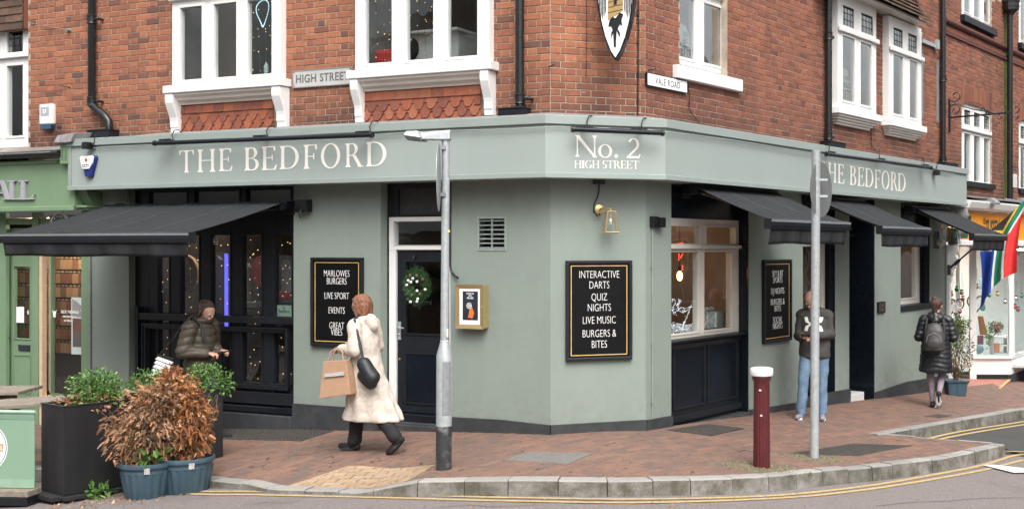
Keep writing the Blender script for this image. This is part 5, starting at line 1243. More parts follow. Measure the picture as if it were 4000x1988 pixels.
wall_between('sill', (Q1[0]+.0, Q1[1]-.06), Q2, zsl-.049, zsl+.001, .16, M['white'])
wall_between('shop_window_glass', (Q0[0], Q0[1]+.04), (Q1[0], Q1[1]+.04), zsl, 2.2, .005, M['glass'])
wall_between('shop_window_glass', Q1b, Q2, zsl, 2.2, .005, M['glass'])
wall_between('post', (Q0[0]-.04, Q0[1]-.005), (Q0[0]+.09, Q0[1]-.005), -.6, 2.22, .08, M['white'])
wall_between('post', (Q1[0]-.03, Q1[1]-.01), (Q1[0]+.06, Q1[1]-.01), zsl, 2.22, .08, M['white'])
# entrance side: narrow glazed return and door
E0 = tuple(B.w(SU+.11, -.02))[:2]; E1 = (Q0[0]-.12, 24.2)
wall_between('stall_riser', (E0[0]+.05, E0[1]+.3), E1, -.8, -.1, .06, M['white'])
wall_between('shop_window_glass', (E0[0]+.05, E0[1]+.3), E1, -.1, 2.2, .005, M['glass_r'])
wall_between('post', (E1[0]-.03, E1[1]), (E1[0]+.04, E1[1]), -.6, 2.2, .05, M['white'])
wall_between('ceiling', E0, Q1, 2.2, 2.22, 1.5, M['white'])
IM = B.M.inverted()
def G2B(m): m.v = [tuple(IM @ Vector(v)) for v in m.v]; return m
zt1 = CAMZ-(1495-CY)*22.0/F
m = MB(); pl = [tuple(gp(3795, 1508, lambda X: -.47)), tuple(gp(3812, 1526, lambda X: -.5)), Q1[:2], (Q1[0]-.02, Q1[1]+.1), (Q0[0], Q0[1]+.1), (Q0[0]-.3, Q0[1])]
pl = [E0, (E0[0]+.9, E0[1]+.2), (Q1[0], Q1[1]-.02), (Q0[0], Q0[1]+.3), (E1[0], E1[1])]
if area(pl) < 0: pl = pl[::-1]
zf_ = -.50
m.prism_z(pl, -1.2, zf_); ta('entrance_floor', G2B(m), flat('red_tiles', (.35, .13, .09), .6, var=.2))
m = MB(); a_, b_ = Vector((E0[0]+.88, E0[1]+.18)), Vector((Q1[0], Q1[1]-.04)); n_ = 22
for k in range(n_):
 if k % 2: continue
 p, q_ = a_.lerp(b_, k/n_), a_.lerp(b_, (k+1)/n_); d_ = (b_-a_).normalized(); w_n = Vector((-d_.y, d_.x))*.05
 m.hexa([(p.x, p.y, zf_), (q_.x, q_.y, zf_), (q_.x+w_n.x, q_.y+w_n.y, zf_), (p.x+w_n.x, p.y+w_n.y, zf_)], [(p.x, p.y, zf_+.012), (q_.x, q_.y, zf_+.012), (q_.x+w_n.x, q_.y+w_n.y, zf_+.012), (p.x+w_n.x, p.y+w_n.y, zf_+.012)])
ta('nosing', G2B(m), flat('safety_yellow', (.55, .45, .2)), kind='stuff')
# shop interior
wall_between('back_wall', (Q0[0]-.6, Q0[1]+1.6), (Q2[0]+1, Q0[1]+1.6+3.0), -.6, 2.3, .05, flat('shop_grey', (.72, .75, .72)))
wall_between('display_floor', (Q0[0]-.4, Q0[1]+.1), (Q1[0]+1.5, Q0[1]+.1), zsl-.25, zsl-.2, 1.4, M['roomlight'])
# opposite sides of both streets, seen only in the window glass
def opp(label, p, u, n, width, h):
 fr = Fr(p, u); T = thing('opposite_building', label, 'building', fr, (0, 0, -.5)); hs = []
 for k in range(n):
  for zz_ in (3.6, 6.4): hs.append((k*2.4+.7, k*2.4+1.7, zz_, zz_+1.6))
  hs.append((k*2.4+.4, k*2.4+2.0, .6, 2.4))
 part(T, 'wall', wallgrid(fr, 0, n*2.4, -.5, h, hs, 0, .25, MB()), flat('opp_brick', (.26, .15, .10), .9, var=.3))
 part(T, 'band', MB().box(0, n*2.4, -.12, -.001, 2.6, 3.1), M['white']); part(T, 'roof', MB().prism_x([(-.3, h), (5, h+3), (10, h), ], 0, n*2.4), M['tile_dark'])
 for a, b, c, d in hs: w = part(T, 'window', MB().box(a+.05, b-.05, .12, .16, c+.05, d-.05), M['glass_r']); part(w, 'frame', wallgrid(fr, a, b, c, d, [(a+.07, (a+b)/2-.03, c+.07, d-.07), ((a+b)/2+.03, b-.07, c+.07, d-.07)], .08, .118, MB()), M['white'], off=T['_b'])
 part(T, 'back', MB().box(0, n*2.4, 1.2, 1.3, -.5, h), M['roomdark'])
pA = A.w(6, 16.0); opp('brick shops across the High Street behind the viewer', (pA.x, pA.y), (-A.u.x, -A.u.y), 9, 2.4, 7.5)
pB = B.w(26, 10.5); opp('brick shops on the far side of Vale Road out of the picture', (pB.x, pB.y), (-B.u.x, -B.u.y), 9, 2.4, 6.5)
# ================================================================= THINGS FIXED TO THE BUILDINGS
def fth(name, label, cat, fr, u, out, z, group=None): return thing(name, label, cat, fr, (u, -out, z), group)
# ---- awnings
def awning(fr, xb0, xb1, yb_px, xf0, yf, tf, label, hv=.155, W=None, seams=3, grp='black canvas awnings over the pub windows'):
 """xb0/xb1: ends on the wall; xf0,yf: near front corner in the picture; tf: reach"""
 uf0 = fr.U(xf0, tf); u0 = uf0; u1 = fr.U(W, tf)
 zb = fr.Z(xb1 if fr is A else xb0, yb_px, .1); zf = fr.Z(xf0, yf, tf)
 T = thing('awning', label, 'awning', fr, (u0, 0, zb), grp)
 m = MB().box(u0-.02, u1+.02, -.17, -.03, zb-.03, zb+.06); m.tube([(u0, -.12, zb-.0), (u1, -.12, zb)], .05, 10); part(T, 'cassette', m, M['black_gloss'], smooth=True)
 for u in (u0+.0, u1-.14):
  m = MB().box(u, u+.14, -.035, -.001, zb-.09, zb+.08); m.box(u+.02, u+.12, -.20, -.035, zb-.05, zb+.03)
  for a in (.03, .11):
   for b in (-.06, .05): m.lathe([(0, 0), (.009, 0), (.009, .006), (0, .006)], (u+a, -.042, zb+b), 8, 'y')
  part(T, 'bracket', m, M['iron'], bev=.004)
 n = 14; vs = []; fs = []; nu = 30
 for j in range(n+1):
  t = j/n; y = -.14-(tf-.16)*t; z = zb+.05+(zf+.035-zb-.05)*t-.02*math.sin(math.pi*t)
  for i in range(nu+1): vs.append((u0+.02+(u1-u0-.04)*i/nu, y, z+.004*math.sin(i*1.9+j*.3)))
 for j in range(n):
  for i in range(nu): a = j*(nu+1)+i; fs.append((a, a+1, a+nu+2, a+nu+1))
 m = MB().add(vs, fs); f = part(T, 'canvas', m, M['awning'], smooth=True); so = f.modifiers.new('s', 'SOLIDIFY'); so.thickness = .004
 for k in range(1, seams+1):
  u = u0+(u1-u0)*k/(seams+1); m = MB(); pts = []
  for j in range(n+1): t = j/n; pts.append((u, -.14-(tf-.16)*t, zb+.056+(zf+.035-zb-.05)*t-.02*math.sin(math.pi*t)))
  m.tube(pts, .004, 5); part(f, 'seam', m, M['seam'], off=T['_b'])
 m = MB().prism_x([(-tf-.03, zf+.03), (-tf-.035, zf-.03), (-tf-.02, zf-.075), (-tf+.05, zf-.075), (-tf+.06, zf+.02), (-tf+.02, zf+.045)], u0-.015, u1+.015)
 fb = part(T, 'front_bar', m, M['black_gloss'], bev=.006)
 part(fb, 'highlight_strip', MB().box(u0-.014, u1+.014, -tf-.037, -tf-.029, zf+.006, zf+.03), M['highlight_paint'], off=T['_b'])  # bright highlight along the front bar, painted as a pale strip
 for u in (u0-.02, u1+.012): part(fb, 'end_cap', MB().box(u, u+.008, -tf-.036, -tf+.06, zf-.07, zf+.04), M['iron'], off=T['_b'])
 vs = []; fs = []; nu = 60; ph = R.uniform(0, 6)
 for j in range(5):
  t = j/4
  for i in range(nu+1):
   s = i/nu; u = u0+.03+(u1-u0-.06)*s; e = .0 if abs(s-.5) < .46 else (abs(s-.5)-.46)/.04
   vs.append((u-.012*t*(1 if s > .5 else -1)*e, -tf-.0+.018*t*math.sin(s*31+ph)-.01*t*math.sin(s*77)+.02*t, zf-.07-hv*t-.006*math.sin(s*12+ph)*t))
 for j in range(4):
  for i in range(nu): a = j*(nu+1)+i; fs.append((a, a+nu+1, a+nu+2, a+1))
 v = part(T, 'valance', MB().add(vs, fs), M['awning'], smooth=True); so = v.modifiers.new('s', 'SOLIDIFY'); so.thickness = .004
 for u, k in ((u0+.25, 1), (u1-.25, -1)):
  mid = (u+.45*k*min(1, (u1-u0)/2.5), -tf*.55, (zb+zf)/2-.05)
  m = MB().tube([(u, -.15, zb-.03), mid], .022, 8); m.tube([mid, (u+.06*k, -tf+.03, zf-.02)], .018, 8); m.ball(mid, .035); part(T, 'arm', m, M['iron'], smooth=True)
 return T
awning(A, 455, 1160, 806, 5, 925, 1.60, 'widest black canvas awning over the big bar window on the left', W=742, hv=.155, seams=3)
awning(B, 2650, 0, 738, 3006, 868, 1.17, 'black awning over the cream framed window, nearest the corner', W=3312, hv=.17, seams=2)
awning(B, 3100, 0, 779, 3440, 893, 1.17, 'black awning over the dark entrance, between two other awnings', W=3628, hv=.17, seams=2)
awning(B, 3520, 0, 816, 3800, 921, 1.17, 'small black awning at the far end of the pub beside the flag', W=3926, hv=.17, seams=1)
# crank hook hanging on the first awning's bracket
T = fth('awning_crank_eye', 'black crank eye hanging under the right bracket of the widest awning', 'fitting', A, A.U(1180, .1), .1, A.Z(1180, 815, .1))
u, z = A.U(1180, .1), A.Z(1180, 812, .1)
m = MB(); m.box(A.U(1150, .1), A.U(1198, .1), -.1, -.001, A.Z(1170, 828, .1), A.Z(1170, 780, .1)); part(T, 'plate', m, M['iron'], bev=.005)
m = MB(); m.tube([(u, -.12, z-.02), (u, -.13, z-.07)], .008, 6); m.tube([(u+.02*math.cos(a*.7), -.13, z-.09+.022*math.sin(a*.7)) for a in range(10)], .006, 6); part(T, 'eye', m, M['iron'], smooth=True)
# ---- menu boards
def board(fr, x0, x1, yt, yb, out, lines, label, sx=.7, lab=None):
 a, b, c, d = rect(fr, x0, x1, yt, yb, out); T = fth('menu_board', label, 'sign', fr, a, 0, c, 'black painted boards on the pub wall')
 part(T, 'backing', MB().box(a+.01, b-.01, -.03, -.0005, c+.01, d-.01), M['board'])
 m = MB(); ring(m, a, b, c, d, -.05, -.002, .035); part(T, 'frame', m, M['black'], bev=.006)
 m = MB(); ring(m, a+.055, b-.055, c+.055, d-.055, -.0315, -.030, .009); part(T, 'gold_border', m, M['goldline'])
 for txt, yp, h in lines:
  xm = (x0+x1)/2; z = fr.Z(xm, yp, out); hh = h/F*fr.w((a+b)/2, out).y
  sans(txt, fr, (a+b)/2, .0315, z, hh, 'lettering', T, M['letterw'], sx*.90, bold=-.0022)
 return T
board(A, 1213, 1415, 1006, 1354, .04, [('MARLOWES', 1081, 26), ('BURGERS', 1111, 26), ('LIVE SPORT', 1168, 26), ('EVENTS', 1225, 26), ('GREAT', 1284, 26), ('VIBES', 1310, 26)], 'black board on the High Street wall reading MARLOWES BURGERS, LIVE SPORT, EVENTS, GREAT VIBES')
board(C_, 2211, 2470, 1017, 1407, .04, [('INTERACTIVE', 1086, 29), ('DARTS', 1127, 29), ('QUIZ', 1174, 29), ('NIGHTS', 1215, 29), ('LIVE MUSIC', 1264, 29), ('BURGERS &', 1316, 29), ('BITES', 1358, 29)], 'black board on the corner wall reading INTERACTIVE DARTS, QUIZ NIGHTS, LIVE MUSIC', .72)
board(B, 2985, 3093, 1014, 1335, .04, [('SKY & BT', 1080, 24), ('SPORTS', 1105, 24), ('DJ NIGHTS', 1148, 24), ('BURGERS &', 1190, 24), ('BITES', 1216, 24), ('SOCIAL', 1260, 24), ('NIGHTS', 1284, 24)], 'narrow black board on the Vale Road wall reading SKY & BT SPORTS, DJ NIGHTS', .72)
# ---- brass menu case with poster
a, b, c, d = rect(A, 1778, 1903, 1112, 1290, .10, 1790)
a = A.U(1779, .11); b = A.U(1888, .11); c, d = A.Z(1830, 1284, .11), A.Z(1830, 1111, .11)
T = fth('menu_case', 'brass framed menu case with a darts poster beside the side door', 'menu case', A, a, 0, c)
part(T, 'body', MB().box(a+.01, b-.002, -.10, -.001, c+.01, d-.01), M['gold'])
m = MB(); w_ = .048
for k in range(4):
 P_ = [(a, c), (b, c), (b, d), (a, d)]; Q_ = [(a+w_, c+w_), (b-w_, c+w_), (b-w_, d-w_), (a+w_, d-w_)]
 p, q, r_, s_ = P_[k], P_[(k+1) % 4], Q_[(k+1) % 4], Q_[k]
 m = MB(); m.add([(p[0], -.112, p[1]), (q[0], -.112, q[1]), (r_[0], -.103, r_[1]), (s_[0], -.103, s_[1]), (p[0], -.10, p[1]), (q[0], -.10, q[1])], [(0, 1, 2, 3), (4, 5, 1, 0)]); part(T, 'frame_strip', m, M['gold'])
part(T, 'paper', MB().box(a+w_, b-w_, -.102, -.1005, c+w_, d-w_), M['letterw'])
pa0, pa1, pc, pd = a+.09, b-.075, c+.095, d-.075
ps_ = part(T, 'poster', MB().box(pa0, pa1, -.1035, -.1021, pc, pd), flat('navy_print', (.012, .016, .03)))
part(ps_, 'flame_print', MB().prism_y([(pa0+.07, pc+.03), (pa0+.13, pc+.02), (pa0+.15, pc+.08), (pa0+.12, pc+.15), (pa0+.09, pc+.12), (pa0+.08, pc+.07)], -.1040, -.1036), flat('flame', (.7, .16, .02)), off=T['_b'])
m = MB(); m.lathe([(0, 0), (.034, 0), (.034, .0004), (0, .0004)], (pa0+.085, -.1045, (pc+pd)/2+.0), 20, 'y'); part(ps_, 'dartboard_print', m, M['letterw'], off=T['_b'])
m = MB()
for k in range(0, 20, 2):
 a1, a2 = 2*math.pi*k/20, 2*math.pi*(k+1)/20; r1, r2 = .006, .031; cz, cx_ = (pc+pd)/2, pa0+.085
 m.add([(cx_+r*math.cos(t), -.1049, cz+r*math.sin(t)) for r, t in ((r1, a1), (r2, a1), (r2, a2), (r1, a2))], [(0, 1, 2, 3)])
part(ps_, 'segments', m, flat('navy_print', (0, 0, 0)), off=T['_b'])
for t, z, s in (('INTERACTIVE', pd-.034, .018), ('DARTS', pd-.056, .016), ('ARE HERE', pd-.084, .022)): sans(t, A, (pa0+pa1)/2, .1042, z, s, 'lettering', ps_, M['letterw'], .62)
m = MB().ball((b-.018, -.115, (c+d)/2), .008); part(T, 'lock', m, M['gold'])
# ---- ventilators
def vent(fr, x0, x1, yt, yb, rows, cols, label, fm=None):
 a, b, c, d = rect(fr, x0, x1, yt, yb, 0); T = fth('wall_vent', label, 'vent', fr, a, 0, c)
 m = MB(); ring(m, a-.015, b+.015, c-.015, d+.015, -.008, .01, .022); part(T, 'frame', m, M['fascia_trim'], bev=.003)
 for k in range(1, cols): u = a+(b-a)*k/cols; part(T, 'mullion', MB().box(u-.006, u+.006, -.004, .02, c+.008, d-.008), M['fascia_trim'])
 for k in range(rows): z = c+(d-c)*(k+.5)/rows; part(T, 'slat', MB().hexa([(a+.008, -.006, z-.012), (b-.008, -.006, z-.012), (b-.008, .05, z+.004), (a+.008, .05, z+.004)], [(a+.008, -.006, z-.007), (b-.008, -.006, z-.007), (b-.008, .05, z+.009), (a+.008, .05, z+.009)]), M['fascia_trim'])
 part(T, 'dark_duct', MB().box(a, b, .12, .13, c, d), M['black_matt'])
vent(A, 1870, 1973, 852, 975, 7, 2, 'square louvred wall vent right of the lamp post on the High Street wall')
vent(B, 3644, 3669, 901, 975, 8, 2, 'small louvred wall vent at the far end of the Vale Road wall')
# ---- lanterns
def lantern(fr, px, py, label, s=1.0, cage=False, mt='gold'):
 u, z = fr.U(px, .02), fr.Z(px, py, .02); T = fth('wall_lantern', label, 'lantern', fr, u, 0, z, 'tapered lanterns on the pub wall')
 m = MB(); m.lathe([(0, 0), (.055, 0), (.055, -.012), (.04, -.02), (0, -.02)], (u, 0, z), 24, 'y'); part(T, 'wall_plate', m, M[mt], smooth=True)
 cx_, cy = u+.075 if not cage else u+.10, -.19; zt_, zb_ = z-.03, z-.03-.27*s
 m = MB(); m.tube([(u, -.02, z), (u+.02, -.12, z+.01), (cx_, cy, z+.0), (cx_, cy, zt_)], .012, 8); part(T, 'arm', m, M[mt], smooth=True)
 r1, r2 = .055*s, .092*s; fr_ = MB()
 top = [(cx_-r1, cy-r1, zt_), (cx_+r1, cy-r1, zt_), (cx_+r1, cy+r1, zt_), (cx_-r1, cy+r1, zt_)]; bot = [(cx_-r2, cy-r2, zb_), (cx_+r2, cy-r2, zb_), (cx_+r2, cy+r2, zb_), (cx_-r2, cy+r2, zb_)]
 for k in range(4):
  fr_.tube([top[k], bot[k]], .007, 4); fr_.tube([top[k], top[(k+1) % 4]], .008, 4); fr_.tube([bot[k], bot[(k+1) % 4]], .007, 4)
  g = MB().add([top[k], top[(k+1) % 4], bot[(k+1) % 4], bot[k]], [(0, 1, 2, 3)]); part(T, 'pane', g, M['glass'])
 part(T, 'frame', fr_, M['gold' if not cage else 'iron']); part(T, 'cap', MB().box(cx_-r1, cx_+r1, cy-r1, cy+r1, zt_, zt_+.006), M[mt])
 m = MB().tube([(cx_, cy, zt_), (cx_, cy, zt_-.07*s)], .016, 8); part(T, 'bulb_holder', m, M['gold'])
 m = MB().ball((cx_, cy, zt_-.13*s), .034, 12, 8, (1, 1, 1.25)); part(T, 'bulb', m, glass('bulb_glass', (.98, .97, .95), .03))
 part(T, 'filament', MB().tube([(cx_, cy, zt_-.09*s), (cx_-.01, cy, zt_-.12*s), (cx_+.008, cy, zt_-.14*s), (cx_, cy, zt_-.10*s)], .003, 4), emis('weak_filament', (1, .35, .1), 1.5))
 return u, z
u, z = lantern(C_, 2343, 818, 'brass tapered wall lantern above the corner menu board', .82)
m = MB(); us = C_.U(2340, .03)
m.tube([(us, -.03, ZF0-.03), (us+.0, -.03, z+.22), (us-.01, -.03, z+.15), (us-.06, -.04, z+.05), (us-.065, -.05, z-.03), (us-.03, -.06, z-.08), (u, -.03, z-.05)], .0075, 6); m.box(us-.06, us+.06, -.06, -.001, ZF0-.05, ZF0-.004)
solo('lantern_cable', m, M['iron'], 'black cable curling from the fascia down to the brass lantern', 'cable', C_, (us, 0, z), smooth=True)
lantern(B, 3683, 890, 'wire caged wall lantern beside the white shop at the far end', .88, True)
# bulkhead light / camera under it
u, z = B.U(3685, .1), B.Z(3685, 948, .1); m = MB(); m.ball((u, -.08, z), .06, 12, 8); m.lathe([(0, 0), (.05, 0), (.05, -.05), (0, -.05)], (u, 0, z), 16, 'y'); solo('bulkhead_lamp', m, M['white'], 'round white bulkhead lamp below the wire caged lantern', 'lamp', B, (u, 0, z), smooth=True)
# ---- alarm and CCTV boxes
a, b, c, d = rect(A, 152, 200, 408, 505, .08, 160); T = fth('alarm_box', 'white burglar alarm box with a blue foot on the brick wall', 'alarm box', A, a, 0, c)
part(T, 'cover', MB().box(a, b, -.08, -.001, c+.06, d), M['white'], bev=.018); part(T, 'foot', MB().prism_y([(a+.01, c+.06), (a+.03, c), (b-.03, c), (b-.01, c+.06)], -.07, -.002), flat('alarm_blue', (.03, .07, .14)))
part(T, 'badge', MB().box(a+.03, b-.04, -.0815, -.0801, d-.16, d-.04), flat('badge_grey', (.35, .37, .40))); sans('S1', A, (a+b)/2-.005, .0825, d-.13, .06, 'lettering', T, M['letterw'], .9)
u0, u1 = A.U(312, FO+.06), A.U(367, FO+.06); z0, z1 = A.Z(340, 691, FO+.06), A.Z(340, 608, FO+.06)
T = fth('cctv_alarm_box', 'white and blue shield shaped box marked CCTV on the fascia end', 'alarm box', A, u0, FO, z0)
w_, h_ = u1-u0, z1-z0; yF = -FO
sh = lambda k, dx=0: [(u0+w_*.5-w_*.26*k+dx, z0+h_*.02), (u0+w_*.5+w_*.16*k+dx, z0+h_*.0), (u0+w_+dx, z0+h_*.9), (u0+w_*.93+dx, z1), (u0+w_*.05+dx, z1), (u0+dx, z0+h_*.92)]
part(T, 'blue_base', MB().prism_y(sh(1, .015), yF-.05, yF-.0335+.03), flat('cctv_blue', (.012, .025, .17), .35), bev=.008)
part(T, 'white_cover', MB().prism_y([(u0+w_*.17, z0+h_*.36), (u0+w_*.68, z0+h_*.36), (u0+w_*.93, z0+h_*.66), (u0+w_*.99, z0+h_*.93), (u0+w_*.9, z1-.004), (u0+w_*.06, z1-.004), (u0+.002, z0+h_*.9)], yF-.068, yF-.05), M['white'], bev=.006)
sans('CCTV', A, u0+w_*.45, FO+.0695, z0+h_*.46, .036, 'lettering', T, flat('cctv_blue', (0, 0, 0)), .85)
m = MB(); m.lathe([(.010, 0), (.019, 0), (.019, .001), (.010, .001)], (u0+w_*.48, yF-.0692, z0+h_*.78), 20, 'y', 1, 1.25); part(T, 'red_eye', m, flat('red_print', (.5, .02, .03)))
# ---- street name plates
a, b = A.U(1145, .02), A.U(1374, .02); zl0, zl1 = A.Z(1146, 345, .02), A.Z(1146, 279, .02)
T = fth('street_sign', 'pale HIGH STREET name plate with worn grey lettering between the upper windows', 'sign', A, a, 0, zl0)
part(T, 'plate', MB().box(a, b, -.022, -.002, zl0, zl1), mat('old_sign', (.46, .46, .44), .6, .1, 12, .1, dirt=(.3, .3, .29), dscale=5, damt=.6), bev=.006)
m = MB(); ring(m, a-.004, b+.004, zl0-.004, zl1+.004, -.026, -.001, .012); part(T, 'rim', m, M['galv_dark'])
sans('HIGH STREET', A, (a+b)/2, .0225, zl0+(zl1-zl0)*.28, (zl1-zl0)*.46, 'lettering', T, M['inkgrey'], .92, spacing=1.08, bold=.003)
for uu in (a+.02, b-.02):
 for zz_ in (zl0+.02, zl1-.02): m = MB(); m.lathe([(0, 0), (.006, 0), (.006, .003), (0, .003)], (uu, -.026, zz_), 8, 'y'); part(T, 'screw', m, M['iron'])
a, b = B.U(2529, .03), B.U(2683, .03); zl0, zl1 = B.Z(2530, 333, .03), B.Z(2530, 286, .03)
T = fth('street_sign', 'white VALE ROAD name plate with thin black lettering near the brick corner', 'sign', B, a, 0, zl0)
part(T, 'plate', MB().box(a, b, -.035, -.004, zl0, zl1), M['letterw'], bev=.006); m = MB(); ring(m, a-.006, b+.006, zl0-.006, zl1+.006, -.033, -.002, .010); part(T, 'rim', m, M['iron'])
it = []; row = 'VALE ROAD'
sans('VALE ROAD', B, (a+b)/2, .0355, zl0+(zl1-zl0)*.22, (zl1-zl0)*.56, 'lettering', T, M['ink'], .78, spacing=1.15)
# ---- linear sign lights
def lightbar(fr, x0, y0, x1, y1, label, out=FO+.16, arms=()):
 u0, u1 = fr.U(x0, out), fr.U(x1, out); z0, z1 = fr.Z(x0, y0, out), fr.Z(x1, y1, out); z = (z0+z1)/2
 T = fth('sign_light', label, 'sign light', fr, u0, FO, z0, 'black tube lights over the fascia lettering')
 P0, P1 = (u0, -out, z0), (u1, -out, z1); m = MB().tube([P0, P1], .026, 12); part(T, 'tube', m, M['black_gloss'], smooth=True)
 for p, s in ((P0, -1), (P1, 1)): m = MB().tube([p, (p[0]+.03*s, p[1], p[2])], .033, 10); part(T, 'end_cap', m, M['iron'], smooth=True)
 for t in arms:
  u = u0+(u1-u0)*t; zz_ = z0+(z1-z0)*t
  m = MB().box(u-.09, u+.09, -out+.01, -out+.03, zz_+.03, zz_+.05); m.tube([(u, -out, zz_+.02), (u+.02, -FO-.04, zz_+.045), (u+.02, -FO, zz_+.045)], .011, 6); part(T, 'arm', m, M['iron'])
  m = MB().tube([(u+.05, -FO-.06, zz_+.04), (u+.045, -FO-.075, zz_+.10), (u+.07, -FO-.06, zz_+.16), (u+.11, -FO-.03, zz_+.165), (u+.13, -FO, zz_+.12)], .006, 6); part(T, 'cable', m, M['iron'], smooth=True)
lightbar(A, 608, 560, 1448, 528, 'long black tube light over THE BEDFORD on the High Street fascia', arms=(.04, .5, .96))
lightbar(C_, 2243, 506, 2583, 520, 'short black tube light over No. 2 on the corner fascia', arms=(.12, .75))
lightbar(B, 3232, 603, 3635, 656, 'long black tube light over THE BEDFORD on the Vale Road fascia', arms=(.05, .5, .97))
# cable clipped along the fascia
mb = MB(); L_ = cornerline(FO+.036, A.U(345, FO), B.U(3770, FO)); pts = []
for k in range(3):
 for j in range(14): t = j/14; p = L_[k].lerp(L_[k+1], t); pts.append((p.x, p.y, 3.445+.008*math.sin((k*14+j)*1.3)))
mb.tube(pts, .006, 6); solo('fascia_cable', mb, M['fascia_trim'], 'thin painted cable clipped along the top of the sage fascia', 'cable', G, (L_[0].x, L_[0].y, 3.4), smooth=True)
# floodlight / cctv camera ends of fascia
def camera_box(fr, px, py, label):
 u, z = fr.U(px, FO+.06), fr.Z(px, py, FO+.06); T = fth('security_camera', label, 'camera', fr, u, FO, z)
 part(T, 'body', MB().box(u-.04, u+.04, -FO-.13, -FO-.03, z-.045, z+.045), M['iron'], bev=.01); m = MB().tube([(u+.05, -FO-.001, z+.02), (u+.05, -FO-.06, z)], .03, 10); part(T, 'mount', m, M['iron'])
 part(T, 'cable', MB().tube([(u+.07, -FO-.03, z+.03), (u+.09, -FO-.05, z+.12), (u+.16, -FO-.03, z+.17)], .006, 6), M['iron'])
camera_box(A, 345, 570, 'small black camera on the left end of the fascia above the CCTV box')
camera_box(B, 3655, 675, 'small black lamp box on the far end of the Vale Road fascia')
# ---- junction box and conduit by the cream window
u, z = B.U(2555, .03), B.Z(2555, 866, .03); T = fth('junction_box', 'black junction box with a painted conduit below it on the corner return', 'junction box', B, u-.08, 0, z)
part(T, 'box', MB().box(u-.05, u+.05, -.06, -.001, z-.06, z+.06), M['iron'], bev=.008); part(T, 'box', MB().box(u+.058, u+.16, -.085, -.001, z-.065, z+.05), M['iron'], bev=.008)
m = MB().tube([(u-.01, -.012, z-.06), (u-.01, -.012, .28)], .010, 8); part(T, 'conduit', m, M['render'], smooth=True)
for zz_ in (1.95, 1.1, .45): m = MB().box(u-.03, u+.01, -.024, -.001, zz_, zz_+.03); part(T, 'clip', m, M['render'])
u = A.U(1757, .02); solo('door_side_cable', MB().tube([(u, -.012, 2.9), (u, -.012, 1.98), (u+.01, -.014, 1.93), (u+.08, -.03, 1.87), (u+.13, -.05, 1.85)], .011, 6), M['iron'], 'black cable dropping beside the side door to the brass menu case', 'cable', A, (u, 0, 1.85), smooth=True)
u = A.U(354, .0); solo('corner_conduit', MB().tube([(u+.01, -.02, 2.9), (u+.01, -.02, -.1)], .016, 8), M['galv_dark'], 'grey conduit running down between the green shop and the pub', 'conduit', A, (u, 0, 0), smooth=True)
u = B.U(3697, .02); solo('corner_conduit', MB().tube([(u-.02, -.02, 2.2), (u-.02, -.02, -.35)], .014, 8), M['galv_dark'], 'grey conduit at the join of the pub and the white shop', 'conduit', B, (u, 0, -.3), smooth=True)
a, b, c, d = rect(B, 3429, 3458, 1178, 1222, .02); T = fth('wall_plaque', 'small dark square plaque on the Vale Road wall right of the entrance', 'plaque', B, a, 0, c)
part(T, 'frame', MB().box(a, b, -.03, -.001, c, d), M['black'], bev=.005); part(T, 'plate', MB().box(a+.02, b-.02, -.034, -.0305, c+.02, d-.02), flat('bronze', (.05, .03, .028), .4)); sans('*', B, (a+b)/2, .0345, (c+d)/2, .05, 'emblem', T, M['gold'], 1)
m = MB(); m.box((a+b)/2-.03, (a+b)/2+.03, -.0352, -.0342, c+.045, c+.053); part(T, 'line', m, M['gold'])
a, b, c, d = rect(A, 408, 500, 738, 790, 0); m = MB()
T = fth('air_brick', 'pierced air brick high on the render beside the awning', 'vent', A, a, 0, c); part(T, 'plate', MB().box(a, b, -.012, -.001, c, d), M['render'])
m = MB()
for i in range(14):
 for j in range(7): x = a+(b-a)*(i+.6)/15; z = c+(d-c)*(j+.7)/8; m.box(x, x+.008, -.0135, -.0121, z, z+.008)
part(T, 'holes', m, M['black_matt'], kind='stuff')
# ---- downpipes
def pipe(fr, px, yb, label, r=.048, top=8.0, collars=(), box=None, bend=None, out=.075, mt='iron', shoe=True):
 u = fr.U(px, out); z0 = fr.Z(px, yb, out); T = fth('downpipe', label, 'downpipe', fr, u, 0, z0, 'cast iron downpipes on the brick walls')
 if bend:
  u2 = fr.U(bend[0], out); zb_ = fr.Z(bend[0], bend[1], out); m = MB().tube([(u, -out, top), (u, -out, z0), (u, -out, z0-.04), (u+(u2-u)*.35, -out, z0-.11), (u+(u2-u)*.75, -out, z0-.19), (u2, -out, z0-.27), (u2, -out, zb_)], r, 14)
 else: m = MB().tube([(u, -out, top), (u, -out, z0)], r, 14)
 part(T, 'pipe', m, M[mt], smooth=True)
 for y in collars:
  z = fr.Z(px, y, out); m = MB(); m.lathe([(r+.002, -.06), (r+.012, -.05), (r+.005, -.03), (r+.014, 0), (r+.005, .03), (r+.012, .05), (r+.002, .06)], (u, -out, z), 14); part(T, 'collar', m, M[mt], smooth=True)
  m = MB().tube([(u+r, -out, z), (u+r+.07, -out, z), (u+r+.07, -.0, z)], .016, 8); m.ball((u+r+.07, -out-.01, z), .024); part(T, 'bracket', m, M[mt], smooth=True)
 if box:
  x0, x1, y0, y1 = box; a, b = fr.U(x0, .15), fr.U(x1, .15); zb_, zt_ = fr.Z((x0+x1)/2, y1, .15), fr.Z((x0+x1)/2, y0, .15)
  m = MB().box(a, b, -.17, -.005, zb_, zt_-.01); m.box(a-.008, b+.008, -.18, -.004, zt_-.01, zt_+.004); part(T, 'outlet_box', m, M['black'], bev=.006)
 return T
